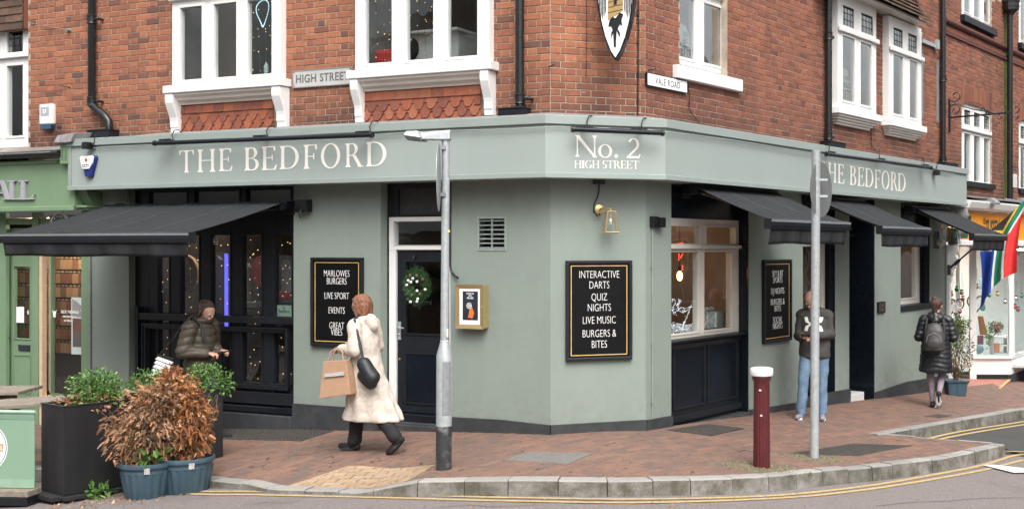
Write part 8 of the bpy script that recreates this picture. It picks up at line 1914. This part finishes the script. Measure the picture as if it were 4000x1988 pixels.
c = wp(3862, 1315, 24.0); m = MB(); leafcloud(m, c, .06, .05, .24, 150, .055, random.Random(7), .2, .4); T = thing('trailing_plant', 'trailing green plant in front of the shop crate', 'plant', G, c); part(T, 'foliage', m, M['leaf'], kind='stuff')
# lamps that light the two shops from inside
for o_, (x0, x1, y0, y1, z), frm in ((gs, (A.U(150, -.7), A.U(330, -.7), .55, .65, 2.52), None), ):
 bl = MB().box(A.U(640, -1), A.U(1100, -1), 1.3, 1.4, 2.82, 2.85); bl.box(A.U(640, -1), A.U(1100, -1), .45, .5, 2.82, 2.85); bl.v = [tuple(A.M @ Vector(v)) for v in bl.v]; part(pub, 'ceiling_lamp', bl, emis('bar_lamp', (1, .8, .62), 22))
 part(gs, 'ceiling_lamp', MB().box(x0, x1, y0, y1, z, z+.02), emis('shop_lamp', (1, .85, .7), 45))
c0, c1 = wp(3800, 700, 24.3), wp(3990, 700, 25.0)
m = MB().box(c0[0], c1[0], 24.2, 24.35, 2.12, 2.15); ta('ceiling_lamp', G2B(m), emis('shop_lamp_cool', (1, .97, .92), 70))
# ================================================================= PEOPLE
def organic(T, name, mb, mt, voxel=.010, it=4, ridge=None, wrinkle=0, label=None, seed=1, fac=.5):
 """closed pieces fused into one continuous skin, then relaxed"""
 me = mb.mesh(name); o = bpy.data.objects.new('tmp', me); COL.objects.link(o)
 r = o.modifiers.new('r', 'REMESH'); r.mode = 'VOXEL'; r.voxel_size = voxel
 if it: s = o.modifiers.new('s', 'SMOOTH'); s.iterations = it; s.factor = fac
 dg = bpy.context.evaluated_depsgraph_get(); dg.update()
 m2 = bpy.data.meshes.new_from_object(o.evaluated_get(dg)); bpy.data.objects.remove(o); bpy.data.meshes.remove(me)
 q = random.Random(seed); ph = [q.uniform(0, 6) for _ in range(6)]
 if ridge or wrinkle:
  nrm = [v.normal.copy() for v in m2.vertices]
  for v, n in zip(m2.vertices, nrm):
   p = v.co; d = 0
   if ridge: w = (p.z+.012*math.sin(p.x*14+ph[0])+.010*math.sin(p.y*17+ph[1]))/ridge[0]; d += ridge[1]*(abs(math.sin(math.pi*w))**.55-.6)
   if wrinkle: d += wrinkle*(math.sin(p.z*38+9*p.x+ph[2]+2*math.sin(p.y*21))*.5+math.sin(p.z*17-15*p.y+ph[3]+2*math.sin(p.x*13))*.5)
   v.co = p+n*d
 m2.name = name; m2.materials.clear(); m2.materials.append(mt); m2.shade_smooth()
 return part(T, name, None, None, mesh=m2, off=(0, 0, 0), label=label)
def loft(mb, rings, n=24, fold=0):
 """rings: (cx, cy, z, rx, ry)"""
 vs = []; fs = []
 for cx, cy, z, rx, ry in rings:
  for i in range(n): a = 2*math.pi*i/n; k = 1+fold*max(0, 1.0-z)*math.sin(9*a+z*2); vs.append((cx+rx*k*math.cos(a), cy+ry*k*math.sin(a), z))
 m = len(rings)
 up = rings[-1][2] > rings[0][2]
 for j in range(m-1):
  for i in range(n): f = (j*n+i, j*n+(i+1) % n, (j+1)*n+(i+1) % n, (j+1)*n+i); fs.append(f if up else f[::-1])
 b, t = tuple(range(n-1, -1, -1)), tuple(range((m-1)*n, m*n)); fs += [b, t] if up else [b[::-1], t[::-1]]
 return mb.add(vs, fs)
def hand(mb, w, d, up, s=1.0, curl=.6, side=1):
 w = Vector(w); d = Vector(d).normalized(); up = Vector(up); up = (up-d*up.dot(d)).normalized(); sd = d.cross(up)*side
 mb.cap(w, w+d*.045*s, .020*s, .022*s, 8)
 for k, (o_, L_) in enumerate(((-.026, .062), (-.009, .072), (.009, .068), (.025, .052))):
  b = w+d*.03*s+sd*o_*s*.5; k1 = w+d*.075*s+sd*o_*s
  mb.cap(b, k1, .014*s, .011*s, 7)
  d2 = (d*math.cos(curl)-up*math.sin(curl)).normalized(); k2 = k1+d2*L_*.55*s; d3 = (d*math.cos(curl*2.1)-up*math.sin(curl*2.1)).normalized(); k3 = k2+d3*L_*.5*s
  mb.cap(k1, k2, .0105*s, .0095*s, 7); mb.cap(k2, k3, .0095*s, .008*s, 7)
 t0 = w+d*.018*s-sd*.015*s; t1 = w+d*.045*s-sd*.042*s-up*.012*s; t2 = t1+(d*.75-up*.5-sd*.1).normalized()*.034*s
 mb.cap(t0, t1, .014*s, .011*s, 7); mb.cap(t1, t2, .011*s, .009*s, 7)
def headshape(mb, c, fw, tilt, s=1.0):
 """fw yaw of the head (0 = straight ahead), tilt downwards"""
 Rm = Matrix.Rotation(fw, 4, 'Z') @ Matrix.Rotation(tilt, 4, 'Y'); c = Vector(c)
 P = lambda x, y, z: tuple(c+(Rm @ Vector((x, y, z)))*s)
 mb.cap(P(-.02, 0, .035), P(.012, 0, .03), .088*s, .080*s, 16); mb.cap(P(.015, 0, -.01), P(.04, 0, -.075), .066*s, .038*s, 14); mb.cap(P(-.03, 0, -.02), P(-.03, 0, -.08), .062*s, .05*s, 12)
 for y in (-.03, .03): mb.cap(P(.055, y, -.015), P(.048, y*.9, -.05), .026*s, .02*s, 8)
 mb.cap(P(.088, 0, .008), P(.104, 0, -.024), .0095*s, .014*s, 8); mb.cap(P(.080, -.018, -.058), P(.080, .018, -.058), .010*s, .010*s, 8); mb.cap(P(.066, 0, -.09), P(.070, 0, -.095), .018*s, .016*s, 8)
 mb.cap(P(.078, -.035, .022), P(.080, .035, .022), .012*s, .012*s, 8)
 for y in (-.082, .082): mb.cap(P(-.005, y, .012), P(-.002, y*.97, -.022), .015*s, .011*s, 7)
 return P
def person(label, base, yaw, sc, J, hd, skin='skin'):
 T = thing('person', label, 'person', G, tuple(base), rot=yaw); T.scale = (sc, sc, sc); MW[T.name] = MW[T.name] @ Matrix.Scale(sc, 4)
 mb = MB()
 P = headshape(mb, *hd)
 mb.cap((hd[0][0]-.035, hd[0][1], hd[0][2]-.07), (J['neck'][0], J['neck'][1], J['neck'][2]-.03), .050, .056, 12)
 for y in (-.09, .09): mb.cap((J['neck'][0], y, J['neck'][2]-.11), (J['pel'][0], y*.8, J['pel'][2]), .075, .085, 12)
 for sd in ('l', 'r'):
  sh, el, wr, hp, kn, an = (Vector(J[k+sd]) for k in ('sh', 'el', 'wr', 'hp', 'kn', 'an'))
  mb.cap(sh, el, .047, .038, 10); mb.cap(el, wr, .038, .026, 10); mb.cap((J['neck'][0], 0, J['neck'][2]-.07), sh, .05, .045, 10)
  mb.cap(hp, kn, .082, .052, 12); mb.cap(kn, an, .052, .030, 12)
  hd_ = J.get('hd' + sd, ((wr-el).normalized(), (0, 0, 1), .7)); hand(mb, wr, *hd_[:2], 1.0, hd_[2], 1 if sd == 'l' else -1)
 organic(T, 'body', mb, M[skin], .0085, 3)
 ey = MB()
 for y in (-.031, .031): ey.ball(P(.083, y, .004), .0095, 8, 6)
 part(T, 'eyes', ey, M['white'], off=(0, 0, 0), smooth=True)
 ir = MB()
 for y in (-.031, .031): ir.ball(P(.0895, y, .003), .0052, 8, 6)
 part(T, 'irises', ir, M['iron'], off=(0, 0, 0)); part(T, 'lips', MB().cap(P(.0885, -.016, -.058), P(.0885, .016, -.058), .005, .005, 8), flat('lips', (.36, .13, .11)), off=(0, 0, 0), smooth=True)
 return T, P
def shoe(T, an, f, mt, sole, hgt=.085, L_=.25, name='shoe', label=None, pitch=0):
 an = Vector(an); f = Vector(f).normalized(); s_ = Vector((-f.y, f.x, 0)).normalized() if abs(f.z) < .95 else Vector((0, 1, 0)); u_ = f.cross(s_)*1; u_ = u_ if u_.z > 0 else -u_
 m = MB(); h = an-u_*(hgt-.035)
 m.cap(h-f*.035, h+f*.07, .040, .040, 10); m.cap(h+f*.05, h+f*(L_-.075), .040, .034, 10); m.cap(an+u_*.01, h, .042, .042, 10)
 o = organic(T, name, m, mt, .008, 3, label=label)
 m = MB(); b = an-u_*(hgt-.0); n = 20; pts = []
 for k in range(n):
  a = 2*math.pi*k/n; x = (L_-.06)/2*math.cos(a)*1.08+(L_-.13)/2+.01; y = .042*math.sin(a)*(1.05 if math.cos(a) > 0 else .85); pts.append((x, y))
 m.add([tuple(b+f*x+s_*y) for x, y in pts]+[tuple(b+f*x*1.0+s_*y+u_*.028) for x, y in pts], [tuple(range(n-1, -1, -1)), tuple(range(n, 2*n))]+[(i, (i+1) % n, (i+1) % n+n, i+n) for i in range(n)])
 part(o, 'sole', m, sole, off=(0, 0, 0)); return o
cloth = lambda n, c, r=.85, **k: flat(n, c, r, var=.22, scale=22, bump=.7, bscale=70, dirt=tuple(x*.8 for x in c), dscale=12, damt=.5, **k)
def hairm(n, c):
 m = mat(n, c, .5, .5, 5, 0); nt = m.node_tree; b = nt.nodes['Principled BSDF']; g = N(nt, 'ShaderNodeNewGeometry'); mp = N(nt, 'ShaderNodeMapping'); mp.inputs['Scale'].default_value = (1, 1, .10); nt.links.new(g.outputs['Position'], mp.inputs['Vector'])
 t = N(nt, 'ShaderNodeTexNoise', Scale=170.0, Detail=3.0); nt.links.new(mp.outputs[0], t.inputs['Vector']); r = N(nt, 'ShaderNodeMapRange'); r.inputs[1].default_value = .3; r.inputs[2].default_value = .7; r.inputs[3].default_value = .35; r.inputs[4].default_value = 1.9; nt.links.new(t.outputs['Fac'], r.inputs[0])
 v = N(nt, 'ShaderNodeVectorMath', operation='SCALE'); v.inputs[0].default_value = c; nt.links.new(r.outputs[0], v.inputs['Scale']); nt.links.new(v.outputs[0], b.inputs['Base Color']); bp = N(nt, 'ShaderNodeBump', Strength=1.0, Distance=.01); nt.links.new(t.outputs['Fac'], bp.inputs['Height']); nt.links.new(bp.outputs[0], b.inputs['Normal']); return m
# ---- 1. woman in the long cream coat, striding left
p = gp(1428, 1765); z = zg(p.x)
J = dict(neck=(.03, 0, 1.44), pel=(0, 0, .93), shl=(.02, .17, 1.37), ell=(-.03, .23, 1.11), wrl=(.20, .15, 1.12), shr=(.02, -.17, 1.37), elr=(.0, -.22, 1.12), wrr=(.24, -.12, 1.14),
         hpl=(0, .09, .90), knl=(-.13, .07, .50), anl=(-.44, .08, .19), hpr=(0, -.09, .90), knr=(.15, -.085, .51), anr=(.20, -.08, .085), ftl=(.75, 0, -.66), ftr=(1, 0, 0), hdl=((.9, -.3, .1), (0, .2, 1), .9), hdr=((.9, .3, .2), (0, -.2, 1), .9))
T, P = person('woman in a long cream coat striding left past the side door', (p.x, p.y, z), rad(160), .95, J, ((.06, 0, 1.565), rad(-4), rad(8)))
m = MB(); loft(m, [(-.09, 0, .35, .35, .20), (-.09, 0, .37, .355, .205), (-.06, 0, .60, .27, .195), (-.02, 0, .85, .19, .185), (0, 0, 1.05, .145, .175), (.01, 0, 1.22, .14, .19), (.02, 0, 1.35, .11, .17), (.02, 0, 1.41, .07, .10)], 96, .10)
for s in 'lr': m.cap(J['sh' + s], J['el' + s], .080, .072, 12); m.cap(J['el' + s], Vector(J['wr' + s])-Vector((.02, 0, 0)), .072, .060, 12)
m.cap((.02, -.1, 1.37), (.02, .1, 1.37), .075, .075)
cm_ = cloth('cream_wool', (.56, .49, .43)); organic(T, 'coat', m, cm_, .011, 6, wrinkle=.006, seed=3)
m = MB()
for k in range(10): a = 2*math.pi*k/10; b = 2*math.pi*(k+1)/10; m.cap((.03+.075*math.cos(a), .085*math.sin(a), 1.425-.02*math.cos(a)), (.03+.075*math.cos(b), .085*math.sin(b), 1.425-.02*math.cos(b)), .045, .045, 8)
m.cap((-.06, 0, 1.43), (-.10, 0, 1.36), .07, .06); organic(T, 'collar', m, cm_, .009, 4, wrinkle=.003, seed=5)
m = MB()
for s in 'lr': m.cap(J['hp' + s], J['kn' + s], .085, .070, 12); m.cap(J['kn' + s], Vector(J['an' + s])+(Vector(J['kn' + s])-Vector(J['an' + s]))*.05, .070, .078, 12)
organic(T, 'trousers', m, cloth('black_cloth', (.012, .012, .014)), .011, 4, wrinkle=.005, seed=7)
shoe(T, J['anr'], (1, 0, 0), cloth('black_suede', (.01, .01, .01)), flat('dark_sole', (.03, .03, .032))); shoe(T, J['anl'], (.72, 0, -.69), cloth('black_suede', (.01, .01, .01)), flat('dark_sole', (.03, .03, .032)))
m = MB(); m.cap(P(-.035, 0, .045), P(-.012, 0, .052), .100, .090, 14); m.cap(P(-.06, .03, .0), P(-.065, .04, -.085), .070, .045, 12); m.cap(P(-.06, -.03, .0), P(-.065, -.04, -.085), .070, .045, 12)
for y in (-.078, .078): m.cap(P(-.015, y, .04), P(-.035, y, -.07), .024, .022, 10); m.cap(P(.045, y*.55, .085), P(.0, y, .05), .022, .022, 8)
organic(T, 'hair', m, hairm('auburn_hair', (.20, .085, .045)), .008, 3, wrinkle=.003)
m = MB().tube([P(.0, .088, .012), P(.07, .07, .010), P(.098, .03, .006), P(.102, 0, .008), P(.098, -.03, .006), P(.07, -.07, .010)], .0042, 6); part(T, 'glasses', m, M['iron'], off=(0, 0, 0))
def wmat(T): return MW[T.name]
def held(name, label, cat, TP, build):
 """a thing carried by a person: top-level, placed with the carrier's matrix"""
 o = bpy.data.objects.new(name, None); COL.objects.link(o); o.matrix_basis = MW[TP.name].copy(); MW[o.name] = MW[TP.name].copy(); o['_b'] = (0., 0., 0.); tag(o, label, cat); build(o); return o
def tanbag(o):
 m = MB(); b = [(.36, .17, .60), (.36, .32, .60), (-.03, .32, .66), (-.03, .17, .66)]; t = [(.33, .20, .99), (.33, .29, .99), (.04, .29, 1.02), (.04, .20, 1.02)]
 m.hexa([b[3], b[0], b[1], b[2]][::-1] if False else [b[3], b[0], b[1], b[2]][0:4], [t[3], t[0], t[1], t[2]][0:4]); m.f = [f[::-1] for f in m.f] if False else m.f
 part(o, 'bag_body', m, flat('kraft_paper', (.38, .23, .145), .75, dirt=(.4, .22, .13)), off=(0, 0, 0), bev=.006)
 part(o, 'print_band', MB().hexa([(.04, .317, .86), (.30, .317, .83), (.30, .320, .83), (.04, .320, .86)], [(.05, .309, .90), (.29, .309, .87), (.29, .312, .87), (.05, .312, .90)]), flat('grey_print', (.36, .35, .35)), off=(0, 0, 0))
 for y in (.21, .28): part(o, 'handle', MB().tube([(.28, y, .98), (.25, y-.01, 1.10), (.17, y-.02, 1.15), (.10, y-.01, 1.10), (.08, y, 1.0)], .007, 6), flat('kraft_handle', (.42, .26, .18)), off=(0, 0, 0), smooth=True)
held('paper_bag', 'tan paper carrier bag on the forearm of the woman in cream', 'bag', T, tanbag)
def shbag(o):
 m = MB(); m.cap((-.15, .245, .98), (-.25, .25, .84), .075, .09, 14); m.cap((-.13, .24, .86), (-.24, .245, .78), .06, .07, 12); organic(o, 'bag_body', m, cloth('black_leather', (.012, .014, .018), .5), .012, 4, wrinkle=.004)
 part(o, 'strap', MB().tube([(-.16, .26, 1.0), (-.10, .245, 1.2), (.0, .20, 1.44), (.03, .10, 1.47), (-.06, .05, 1.44)], .014, 6), cloth('black_leather', (0, 0, 0)), off=(0, 0, 0), smooth=True)
held('shoulder_bag', 'black slouchy shoulder bag at the hip of the woman in cream', 'bag', T, shbag)
# ---- 2. woman in the olive puffer jacket, looking at her phone
v2 = 335.; Y2 = F/v2; X2 = (785-CX)/v2; z = zg(X2)
J = dict(neck=(.02, 0, 1.38), pel=(-.02, 0, .88), shl=(.0, .18, 1.30), ell=(-.03, .24, 1.03), wrl=(.20, .10, 1.02), shr=(0, -.18, 1.30), elr=(-.03, -.25, 1.03), wrr=(.20, -.10, 1.00),
         hpl=(-.02, .09, .85), knl=(.10, .09, .47), anl=(.16, .085, .085), hpr=(-.02, -.09, .85), knr=(-.02, -.09, .46), anr=(-.24, -.085, .13), ftl=(1, 0, 0), ftr=(.85, 0, -.5), hdl=((.95, -.2, .0), (.1, 0, 1), .8), hdr=((.95, .25, .05), (0, 0, 1), .8))
T, P = person('woman in an olive puffer jacket looking at her phone by the bar window', (X2, Y2, z), rad(-18), 1.0, J, ((.075, 0, 1.475), rad(-4), rad(20)))
ol = cloth('olive_nylon', (.060, .050, .036), .5, spec=.4)
m = MB(); loft(m, [(-.02, 0, .73, .165, .19), (-.02, 0, .76, .175, .20), (-.01, 0, .95, .16, .19), (0, 0, 1.12, .155, .19), (0, 0, 1.26, .135, .185), (.01, 0, 1.36, .09, .12)])
for s in 'lr': m.cap(J['sh' + s], J['el' + s], .092, .085, 12); m.cap(J['el' + s], Vector(J['wr' + s])-Vector((.05, 0, 0)), .085, .068, 12)
organic(T, 'jacket', m, ol, .011, 4, ridge=(.085, .011), wrinkle=.003, seed=9)
m = MB()
for k in range(10): a = 2*math.pi*k/10; b = 2*math.pi*(k+1)/10; m.cap((.02+.075*math.cos(a), .085*math.sin(a), 1.375), (.02+.075*math.cos(b), .085*math.sin(b), 1.375), .043, .043, 8)
m.cap((-.07, -.05, 1.37), (-.07, .05, 1.37), .07, .07); organic(T, 'collar', m, ol, .010, 3, wrinkle=.004)
m = MB()
for s in 'lr': m.cap(J['hp' + s], J['kn' + s], .093, .066, 12); m.cap(J['kn' + s], J['an' + s], .064, .050, 12)
organic(T, 'jeans', m, cloth('denim', (.06, .10, .17)), .011, 3, wrinkle=.004)
for s, f in (('l', (1, 0, 0)), ('r', (.86, 0, -.5))): shoe(T, J['an' + s], f, cloth('black_suede', (0, 0, 0)), flat('dark_sole', (0, 0, 0)))
m = MB(); m.cap(P(-.035, 0, .043), P(-.012, 0, .055), .101, .088, 14); m.cap(P(-.06, 0, .0), P(-.075, 0, -.10), .082, .05, 12); m.cap(P(-.075, 0, -.10), P(-.11, 0, -.16), .045, .02, 10)
for y in (-.078, .078): m.cap(P(.012, y*.95, .04), P(-.02, y, -.05), .022, .02, 8)
organic(T, 'hair', m, hairm('dark_brown_hair', (.045, .024, .016)), .008, 3, wrinkle=.003)
part(T, 'strap', MB().tube([(-.14, -.11, 1.0), (-.13, -.12, 1.33), (-.02, -.12, 1.42), (.10, -.12, 1.34), (.16, -.13, 1.15)], .014, 6), cloth('black_leather', (0, 0, 0)), off=(0, 0, 0), smooth=True)
held('phone', 'dark phone in the hands of the woman in olive', 'phone', T, lambda o: part(o, 'case', MB().hexa([(.27, -.05, 1.00), (.41, -.035, 1.03), (.41, .035, 1.03), (.27, .05, 1.00)], [(.27, -.04, 1.012), (.41, -.035, 1.042), (.41, .035, 1.042), (.27, .04, 1.012)]), M['iron'], off=(0, 0, 0)))
def tote(o):
 m = MB().hexa([(-.46, -.30, .74), (-.24, -.30, .66), (-.24, -.25, .66), (-.46, -.25, .74)], [(-.36, -.29, 1.0), (-.14, -.29, .95), (-.14, -.26, .95), (-.36, -.26, 1.0)]); b = part(o, 'bag_body', m, cloth('black_cloth', (0, 0, 0)), off=(0, 0, 0))
 for k in range(5): t = .1+k*.17; x0, z0, x1, z1 = -.46+.1*t, .74+.26*t, -.24+.1*t, .66+.29*t; part(o, 'white_bar', MB().hexa([(x0, -.306, z0), (x1, -.306, z1), (x1, -.301, z1), (x0, -.301, z0)], [(x0+.04, -.304, z0+.028), (x1+.04, -.304, z1+.028), (x1+.04, -.299, z1+.028), (x0+.04, -.299, z0+.028)]), M['letterw'], off=(0, 0, 0))
 part(o, 'strap', MB().tube([(-.34, -.28, .99), (-.15, -.25, 1.2), (-.05, -.19, 1.39)], .01, 6), cloth('black_cloth', (0, 0, 0)), off=(0, 0, 0))
held('tote_bag', 'black tote bag with white stripes swinging behind the woman in olive', 'bag', T, tote)
# ---- 3. man in the dark hooded jumper, reading his phone
p = gp(3182, 1636); z = zg(p.x)
J = dict(neck=(.0, 0, 1.42), pel=(0, 0, .92), shl=(0, .16, 1.34), ell=(.02, .205, 1.10), wrl=(.24, .05, 1.09), shr=(0, -.16, 1.34), elr=(.02, -.205, 1.08), wrr=(.25, -.13, 1.08),
         hpl=(0, .10, .88), knl=(.02, .10, .48), anl=(.0, .10, .085), hpr=(0, -.10, .88), knr=(.13, -.13, .50), anr=(.16, -.16, .095), ftl=(1, .1, 0), ftr=(1, -.15, .12), hdl=((.35, -.9, .1), (0, .2, 1), .9), hdr=((.5, .8, .15), (0, 0, 1), .9))
T, P = person('balding man in a dark hooded jumper and faded jeans behind the tall pole', (p.x, p.y, z), rad(-103), 1.0, J, ((.055, -.04, 1.53), rad(-14), rad(30)))
hoodie = cloth('charcoal_fleece', (.050, .046, .043))
m = MB(); loft(m, [(0, 0, .79, .14, .19), (0, 0, .82, .155, .205), (0, 0, .95, .15, .20), (0, 0, 1.12, .145, .195), (0, 0, 1.28, .13, .195), (-.01, 0, 1.38, .09, .13)])
for s in 'lr': m.cap((0.01, 0, 1.355), J['sh' + s], .090, .086, 12); m.cap(J['sh' + s], J['el' + s], .074, .064, 12); m.cap(J['el' + s], Vector(J['wr' + s])+(Vector(J['el' + s])-Vector(J['wr' + s])).normalized()*.03, .073, .045, 12)
hobj = organic(T, 'hoodie', m, hoodie, .010, 4, wrinkle=.006, seed=12)
m = MB()
for k in range(10): a = 2*math.pi*k/10; b = 2*math.pi*(k+1)/10; f_ = lambda a: (-.035+.085*math.cos(a), .105*math.sin(a), 1.40-.03*math.cos(a)); m.cap(f_(a), f_(b), .034, .034, 8)
m.cap((-.12, -.07, 1.36), (-.12, .07, 1.36), .055, .055); organic(T, 'hood', m, hoodie, .009, 3, wrinkle=.004)
m = MB()
for s in 'lr': m.cap(J['hp' + s], J['kn' + s], .098, .072, 12); m.cap(J['kn' + s], Vector(J['an' + s])+Vector((-.01, 0, .0)), .070, .064, 12)
m.cap((0, -.07, .90), (0, .07, .90), .12, .12); jn = mat('faded_denim', (.12, .19, .28), .85, .25, 6, .35, 250, dirt=(.22, .31, .41), dscale=5, damt=.6); organic(T, 'jeans', m, jn, .010, 3, wrinkle=.006, seed=14)
for s, f in (('l', (1, .1, 0)), ('r', (1, -.15, .12))): shoe(T, J['an' + s], f, cloth('grey_trainer', (.22, .21, .25)), M['white'])
m = MB(); m.cap(P(-.05, 0, .03), P(-.03, 0, .035), .088, .080, 12); m.cap(P(-.05, 0, -.02), P(-.045, 0, -.07), .066, .05, 12)
organic(T, 'hair', m, cloth('cropped_hair', (.20, .11, .075), .7), .008, 2)
m = MB().tube([P(.0, .085, .010), P(.07, .070, .008), P(.098, .03, .004), P(.102, 0, .008), P(.098, -.03, .004), P(.07, -.07, .008), P(.0, -.085, .010)], .0042, 6); part(T, 'glasses', m, M['iron'], off=(0, 0, 0))
# chest emblem laid on the jumper
me = hobj.data; bvh = BVHTree.FromPolygons([v.co.copy() for v in me.vertices], [tuple(pp.vertices) for pp in me.polygons])
def lay(name, polys, zc, mt, k=6):
 vs = []; fs = []
 for poly in polys:      # each a quad in (y, z), subdivided
  a, b, c, d = [Vector(p) for p in poly]; o_ = len(vs)
  for j in range(k+1):
   for i in range(k+1):
    p = a.lerp(b, i/k).lerp(d.lerp(c, i/k), j/k); h = bvh.ray_cast(Vector((.6, p.x, zc+p.y)), Vector((-1, 0, 0)), 1.2)
    vs.append((h[0].x+.005 if h[0] else .16, p.x, zc+p.y))
  for j in range(k):
   for i in range(k): q_ = o_+j*(k+1)+i; fs.append((q_, q_+1, q_+k+2, q_+k+1))
 m = MB().add(vs, fs); part(T, name, m, mt, off=(0, 0, 0))
hw = .125
up_ = [[(-.115, .085), (-.075, .088), (-.045, .015), (-.10, .02)], [(-.10, .02), (-.045, .015), (.045, .015), (.10, .02)][::1], [(.10, .02), (.045, .015), (.075, .088), (.115, .085)]]
dn_ = [[(-.115, -.085), (-.075, -.088), (-.045, -.015), (-.10, -.02)], [(-.10, -.02), (-.045, -.012), (.045, -.012), (.10, -.02)], [(.10, -.02), (.045, -.015), (.075, -.088), (.115, -.085)]]
lay('emblem', [[(-.125, .09), (-.080, .095), (-.060, .035), (-.105, .030)], [(-.105, .030), (-.060, .035), (.0, .000), (-.0, -.028)], [(.125, .09), (.080, .095), (.060, .035), (.105, .030)], [(.105, .030), (.060, .035), (.0, .0), (0, -.028)]], 1.235, M['letterw'])
lay('emblem', [[(-.125, -.085), (-.080, -.09), (-.060, -.03), (-.105, -.025)], [(-.105, -.025), (-.060, -.03), (0, .004), (0, .03)], [(.125, -.085), (.080, -.09), (.060, -.03), (.105, -.025)], [(.105, -.025), (.060, -.03), (0, .004), (0, .03)]], 1.235, M['letterw'])
held('phone', 'dark phone in the hands of the man in the hooded jumper', 'phone', T, lambda o: part(o, 'case', MB().hexa([(.28, -.14, 1.085), (.38, -.12, 1.115), (.36, .0, 1.115), (.27, .01, 1.085)], [(.28, -.14, 1.097), (.38, -.12, 1.127), (.36, .0, 1.127), (.27, .01, 1.097)]), M['iron'], off=(0, 0, 0)))
# ---- 4. woman in the black padded coat seen from behind
p = gp(3656, 1592); z = zg(p.x)
J = dict(neck=(.0, 0, 1.42), pel=(0, 0, .92), shl=(0, .18, 1.34), ell=(-.02, .255, 1.08), wrl=(.18, .20, 1.06), shr=(0, -.18, 1.34), elr=(-.02, -.265, 1.08), wrr=(.18, -.20, 1.05),
         hpl=(0, .09, .88), knl=(.03, .085, .48), anl=(.02, .05, .085), hpr=(0, -.09, .88), knr=(.06, -.085, .49), anr=(-.16, -.06, .24), ftl=(1, 0, 0), ftr=(.45, 0, -.9), hdl=((.9, -.2, .0), (0, .1, 1), .6), hdr=((.9, .2, .0), (0, -.1, 1), .6))
T, P = person('woman in a black padded coat walking away along Vale Road with a backpack', (p.x, p.y, z), rad(72), 1.0, J, ((.03, -.01, 1.545), rad(-22), rad(6)))
bk = cloth('black_nylon', (.014, .015, .018), .38, spec=.5)
m = MB(); loft(m, [(0, 0, .54, .19, .245), (0, 0, .57, .20, .255), (0, 0, .80, .18, .24), (0, 0, 1.0, .155, .215), (0, 0, 1.2, .15, .215), (0, 0, 1.32, .125, .20), (0, 0, 1.40, .08, .11)])
for s in 'lr': m.cap(J['sh' + s], J['el' + s], .080, .073, 12); m.cap(J['el' + s], Vector(J['wr' + s]), .073, .058, 12); m.cap((0, 0, 1.37), J['sh' + s], .075, .075, 12)
organic(T, 'coat', m, bk, .011, 3, ridge=(.07, .009), wrinkle=.006, seed=17)
m = MB(); m.cap((-.085, -.06, 1.375), (-.085, .06, 1.375), .078, .078); m.cap((-.10, 0, 1.33), (-.09, 0, 1.40), .09, .07); m.cap((-.02, -.08, 1.42), (-.02, .08, 1.42), .045, .045); organic(T, 'hood', m, bk, .010, 3, wrinkle=.006, seed=19)
m = MB()
for s in 'lr': m.cap(J['hp' + s], J['kn' + s], .092, .060, 12); m.cap(J['kn' + s], J['an' + s], .062, .040, 12)
organic(T, 'leggings', m, cloth('mauve_leggings', (.24, .195, .235)), .010, 3, wrinkle=.002)
for s, f in (('l', (1, 0, 0)), ('r', (.45, 0, -.89))): shoe(T, J['an' + s], f, cloth('black_trainer', (.02, .02, .022)), M['white'])
m = MB(); m.cap(P(-.03, 0, .04), P(.0, 0, .045), .099, .09, 14); m.cap(P(-.05, 0, -.01), P(-.06, 0, -.06), .078, .05, 12); m.ball(P(-.075, 0, .115), .046, 12, 8)
organic(T, 'hair', m, hairm('brown_hair', (.06, .03, .022)), .008, 3, wrinkle=.003)
m = MB()
for k in range(12): a = 2*math.pi*k/12; b = 2*math.pi*(k+1)/12; m.cap(P(-.068+.0*k, .036*math.cos(a), .10+.03*math.sin(a)), P(-.068, .036*math.cos(b), .10+.03*math.sin(b)), .014, .014, 6)
organic(T, 'hair_tie', m, cloth('mauve_band', (.28, .12, .20)), .007, 1)
def pack(o):
 m = MB(); loft(m, [(-.24, 0, .88, .06, .13), (-.25, 0, .90, .085, .155), (-.25, 0, 1.05, .095, .16), (-.235, 0, 1.2, .08, .14), (-.22, 0, 1.28, .05, .10), (-.21, 0, 1.31, .02, .05)]); organic(o, 'bag_body', m, cloth('charcoal_leather', (.045, .042, .042), .5), .011, 5, wrinkle=.004)
 part(o, 'front_pocket', (lambda q_: q_)(MB().ball((-.31, 0, 1.0), .12, 16, 10, (.35, 1, .85))), cloth('charcoal_leather', (0, 0, 0)), off=(0, 0, 0), smooth=True)
 part(o, 'zip', MB().tube([(-.345, -.11, 1.02), (-.335, -.09, 1.12), (-.32, 0, 1.17), (-.335, .09, 1.12), (-.345, .11, 1.02)], .004, 5), M['galv_dark'], off=(0, 0, 0))
 for s in (-1, 1): part(o, 'strap', MB().tube([(-.17, .12*s, .95), (-.165, .15*s, 1.15), (-.15, .12*s, 1.34), (-.03, .11*s, 1.44), (.10, .12*s, 1.33)], .015, 6), cloth('charcoal_leather', (0, 0, 0)), off=(0, 0, 0), smooth=True)
 part(o, 'top_loop', MB().tube([(-.2, -.03, 1.30), (-.2, -.02, 1.34), (-.2, .02, 1.34), (-.2, .03, 1.30)], .007, 6), cloth('charcoal_leather', (0, 0, 0)), off=(0, 0, 0))
held('backpack', 'charcoal backpack on the woman in the black padded coat', 'backpack', T, pack)
# ----------------------------------------------------------------
for o in list(bpy.data.objects):
 for k in ('_b', '_w'):
  if k in o: del o[k]
